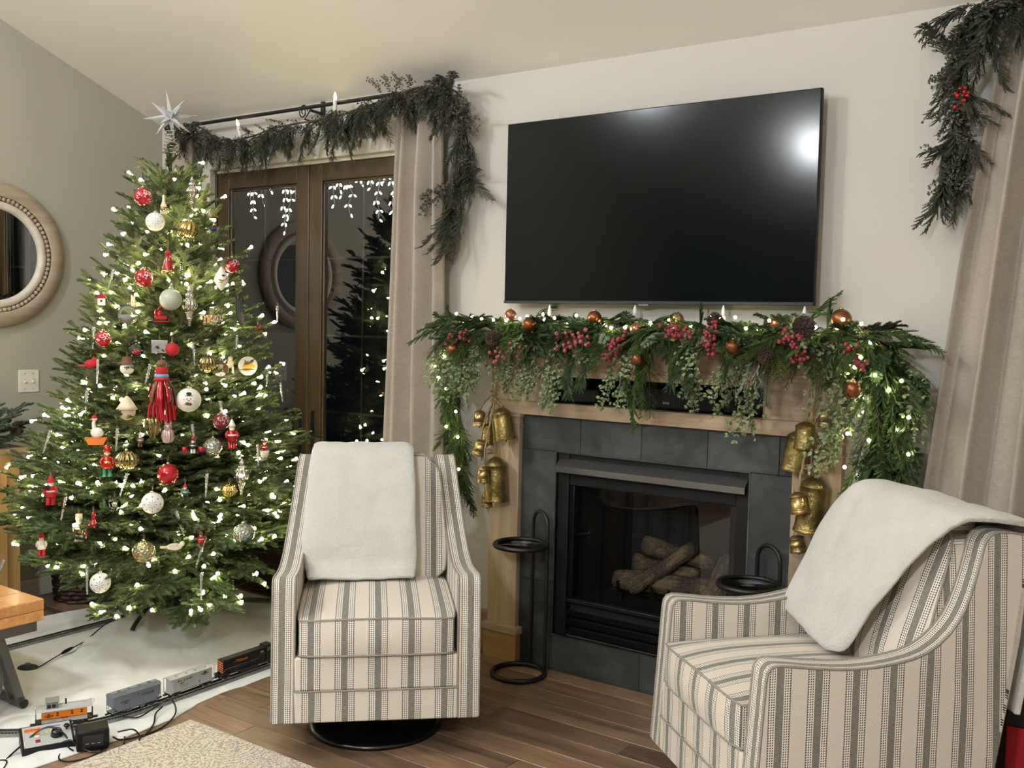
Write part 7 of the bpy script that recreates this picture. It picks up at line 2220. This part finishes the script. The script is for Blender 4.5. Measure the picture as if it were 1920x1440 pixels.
MB().rbox(-0.035, -0.0428, 0.02, 0.035, -0.0415, 0.062, 0.0004, 1).build('rating_label', flat('label_black', (34, 34, 36), 0.35), t)
for x in (-0.02, 0.0, 0.02): MB().rbox(x - 0.006, -0.0436, 0.03, x + 0.006, -0.0426, 0.034, 0.0003, 1).build('print_mark', M_CABGREY, t)
def cable(label, pts, r=0.0034, plug=None):
    P = spline(pts, len(pts) * 9)
    o = MB().tube(P, r, 6).build('cable', M_BLACKGLOSS)
    tag(o, label, 'cable', 'black cables by the train controller')
cable('black cable looping from the track over the floor edge', [(-3.40, -1.56, 0.020), (-3.355, -1.52, 0.014), (-3.345, -1.45, 0.035), (-3.32, -1.40, 0.060), (-3.27, -1.41, 0.020), (-3.22, -1.50, 0.006), (-3.21, -1.60, 0.006), (-3.225, -1.68, 0.012), (-3.235, -1.71, 0.03)])
cable('black cable bent upright beside the power adapter', [(-3.22, -1.70, 0.05), (-3.185, -1.66, 0.055), (-3.165, -1.645, 0.03), (-3.175, -1.64, 0.006), (-3.205, -1.60, 0.005), (-3.26, -1.52, 0.008), (-3.30, -1.48, 0.03), (-3.315, -1.44, 0.04)])
cable('black cable arching over the controller panel to the left', [(-3.36, -2.05, 0.006), (-3.40, -2.02, 0.010), (-3.42, -1.96, 0.03), (-3.40, -1.90, 0.075), (-3.375, -1.86, 0.080), (-3.335, -1.835, 0.050), (-3.31, -1.84, 0.016), (-3.28, -1.84, 0.012)])
cable('black cable bundle running in front of the power adapter', [(-3.33, -1.87, 0.03), (-3.30, -1.84, 0.045), (-3.27, -1.82, 0.02), (-3.22, -1.80, 0.008), (-3.185, -1.76, 0.006), (-3.19, -1.70, 0.006), (-3.205, -1.68, 0.03)], 0.0032)
cable('thick black cable lying at the rug edge', [(-3.32, -1.86, 0.012), (-3.27, -1.90, 0.005), (-3.225, -1.89, 0.005), (-3.20, -1.84, 0.005), (-3.205, -1.78, 0.006), (-3.22, -1.76, 0.012)], 0.0032)
cable('black cable disappearing at the lower left corner', [(-3.30, -2.12, 0.008), (-3.34, -2.06, 0.012), (-3.385, -2.03, 0.014), (-3.42, -2.06, 0.012), (-3.46, -2.12, 0.012)], 0.003)
t = thing('foot_switch', 'dark green oval foot switch on the white cloth', 'switch', (-4.185, -1.505, 0.026), math.radians(40))
M_PEDAL = flat('pedal_green', (38, 46, 42), 0.6)
MB().ball((0, 0, 0), 1.0, 18, 10, (0.045, 0.030, 0.014)).build('housing', M_PEDAL, t)
MB().lathe([(0.014, 0.010), (0.013, 0.018), (0.006, 0.021), (0, 0.022)], 14).build('button', flat('pedal_button', (96, 98, 92), 0.5), t)
cp = [(0.045, 0.0, 0.0), (0.09, 0.05, 0.0)]
o = MB().tube(spline([(-4.155, -1.475, 0.024), (-4.20, -1.39, 0.026), (-4.235, -1.32, 0.028)], 12) , 0.0028, 6)
o.tube(spline([(-4.235, -1.32, 0.028), (-4.250, -1.28, 0.031), (-4.268, -1.24, 0.032)], 6), [0.003, 0.008, 0.0085, 0.0085, 0.007, 0.003], 8)
o.tube(spline([(-4.268, -1.24, 0.030), (-4.32, -1.14, 0.030), (-4.37, -1.05, 0.045), (-4.36, -0.98, 0.08), (-4.28, -0.88, 0.14), (-4.20, -0.80, 0.22)], 30), 0.0028, 6)
c_ = o.build('cord', M_BLACKMATT, t); c_.matrix_parent_inverse = (Matrix.Translation((-4.185, -1.505, 0.026)) @ Matrix.Rotation(math.radians(40), 4, 'Z')).inverted()

# ------------------------------------------------------------------ industrial coffee table at the left edge
tb = thing('coffee_table', 'thick wood topped industrial coffee table at the left edge', 'table', (-3.755, -1.672, 0.0))
M_STEEL = flat('grey_steel', (112, 110, 106), 0.42, 0.8, bump=0.08, bscale=40)
TW, TL = 0.78, 1.25
for k in range(5):
    x1 = -k * TW / 5
    MB().rbox(x1 - TW / 5, -TL, 0.405, x1, 0.0, 0.45, 0.006).build('plank', M_TABLE, tb)
MB().rbox(-TW, -TL, 0.362, 0.0, 0.0, 0.406, 0.008).build('edge_board', M_TABLE, tb)
MB().rbox(-TW + 0.02, -TL + 0.02, 0.318, -0.02, -0.02, 0.362, 0.003).build('apron', M_STEEL, tb)
for x in (-0.045, -0.105, -TW + 0.10, -TW + 0.05):
    for (y0, y1) in ((-0.16, -0.075), (-TL + 0.16, -TL + 0.075)):
        MB().rbox(-0.006, -0.017, 0.0, 0.006, 0.017, math.hypot(y1 - y0, 0.285), 0.002, M=Matrix.Translation((x, y1, 0.035)) @ Matrix.Rotation(math.atan2(-(y0 - y1), 0.285), 4, 'X')).build('leg_bar', M_STEEL, tb)
for y in (-0.075, -TL + 0.075):
    MB().tube([(-TW + 0.03, y, 0.035), (-0.025, y, 0.035)], 0.020, 14).build('foot_tube', M_STEEL, tb)
    for x in (-0.024, -TW + 0.03): MB().tube([(x - 0.003, y, 0.035), (x + 0.003, y, 0.035)], 0.017, 14).build('tube_cap', M_BLACK, tb)
MB().rbox(-0.11, -0.6, 0.03, -0.10, -0.56, 0.60 * 0.5, 0.002, M=Matrix.Translation((0, 0.18, 0)) @ Matrix.Rotation(0, 4, 'X')).build('centre_bar', M_STEEL, tb)
wh = MB().tube([(0.045, -0.330 + 0.125 * math.cos(a), 0.185 + 0.125 * math.sin(a)) for a in [2 * PI * k / 40 for k in range(40)]], 0.011, 10, closed=True).build('hand_wheel', M_STEEL, tb)
for k in range(4):
    a = PI / 2 * k + 0.4
    MB().tube([(0.045, -0.330, 0.185), (0.045, -0.330 + 0.122 * math.cos(a), 0.185 + 0.122 * math.sin(a))], 0.007, 8).build('spoke', M_STEEL, wh)
MB().tube([(-0.30, -0.330, 0.185), (0.06, -0.330, 0.185)], 0.012, 10).build('crank_shaft', M_STEEL, tb)

# ------------------------------------------------------------------ rug
def rug_mat():
    m = NM('woven_rug')
    v = m.coord('Object')
    n0 = m.noise(v, 7.0, 2, 0.5, 1.0)
    ang = m.math('MULTIPLY', m.math('SUBTRACT', n0, 0.5), 70.0)
    vo = m.voro(v, 3.4)
    wv = m.math('SINE', m.math('ADD', m.math('MULTIPLY', vo, 150), m.math('MULTIPLY', ang, 0.5)))
    squ = m.noise(v, 105, 2, 0.6, 1.6)
    f_ = m.math('ADD', m.math('MULTIPLY', wv, 0.055), squ)
    k = m.ramp(f_, [(0.44, (0, 0, 0)), (0.53, (1, 1, 1))])
    m.set(Base_Color=m.mix(k, lin((166, 152, 136)), lin((226, 215, 198))), Roughness=0.95)
    m.b.inputs['Specular IOR Level'].default_value = 0.1
    m.bump(f_, 0.6, 0.006)
    return m.m
rg = thing('area_rug', 'cream and taupe patterned rug in the foreground', 'rug', (-3.184, -1.402, 0.0))
MB().rbox(0.0, -2.6, 0.0012, 3.4, 0.0, 0.012, 0.005).build('pile', rug_mat(), rg)
MB().tube([(0.004, -2.596, 0.006), (0.004, -0.004, 0.006), (3.396, -0.004, 0.006), (3.396, -2.596, 0.006)], 0.0062, 6, closed=True).build('binding', flat('rug_binding', (196, 182, 160), 0.95, var=0.1, bump=0.4, bscale=300), rg)

# ------------------------------------------------------------------ red packaging box behind the right chair
t = thing('red_box', 'red and black cardboard product box behind the right armchair', 'box', (-0.445, -0.405, 0.0))
M_REDBOX = flat('red_carton', (170, 20, 28), 0.45)
MB().rbox(0, 0, 0.0, 0.48, 0.235, 0.36, 0.004).build('carton', M_REDBOX, t)
MB().rbox(-0.0015, -0.0015, 0.36, 0.4815, 0.2365, 0.46, 0.004).build('lid', M_CARBLK, t)
MB().rbox(-0.002, 0.01, 0.0, 0.0, 0.225, 0.06, 0.0005, 1).build('lower_band', M_CARBLK, t)
text_mesh('PACKOUT', 0.04, M_PRINTW, t, frame_M((-0.0024, 0.118, 0.03), (0, -1, 0), (0, 0, 1), (-1, 0, 0)), 'lettering')
text_mesh('L', 0.13, flat('print_pink', (214, 150, 150), 0.6), t, frame_M((-0.0012, 0.15, 0.24), (0, -1, 0), (0, 0, 1), (-1, 0, 0)), 'lettering')
MB().rbox(0.02, -0.002, 0.05, 0.2, 0.0, 0.22, 0.0005, 1).build('picture_panel', M_CARBLK, t)
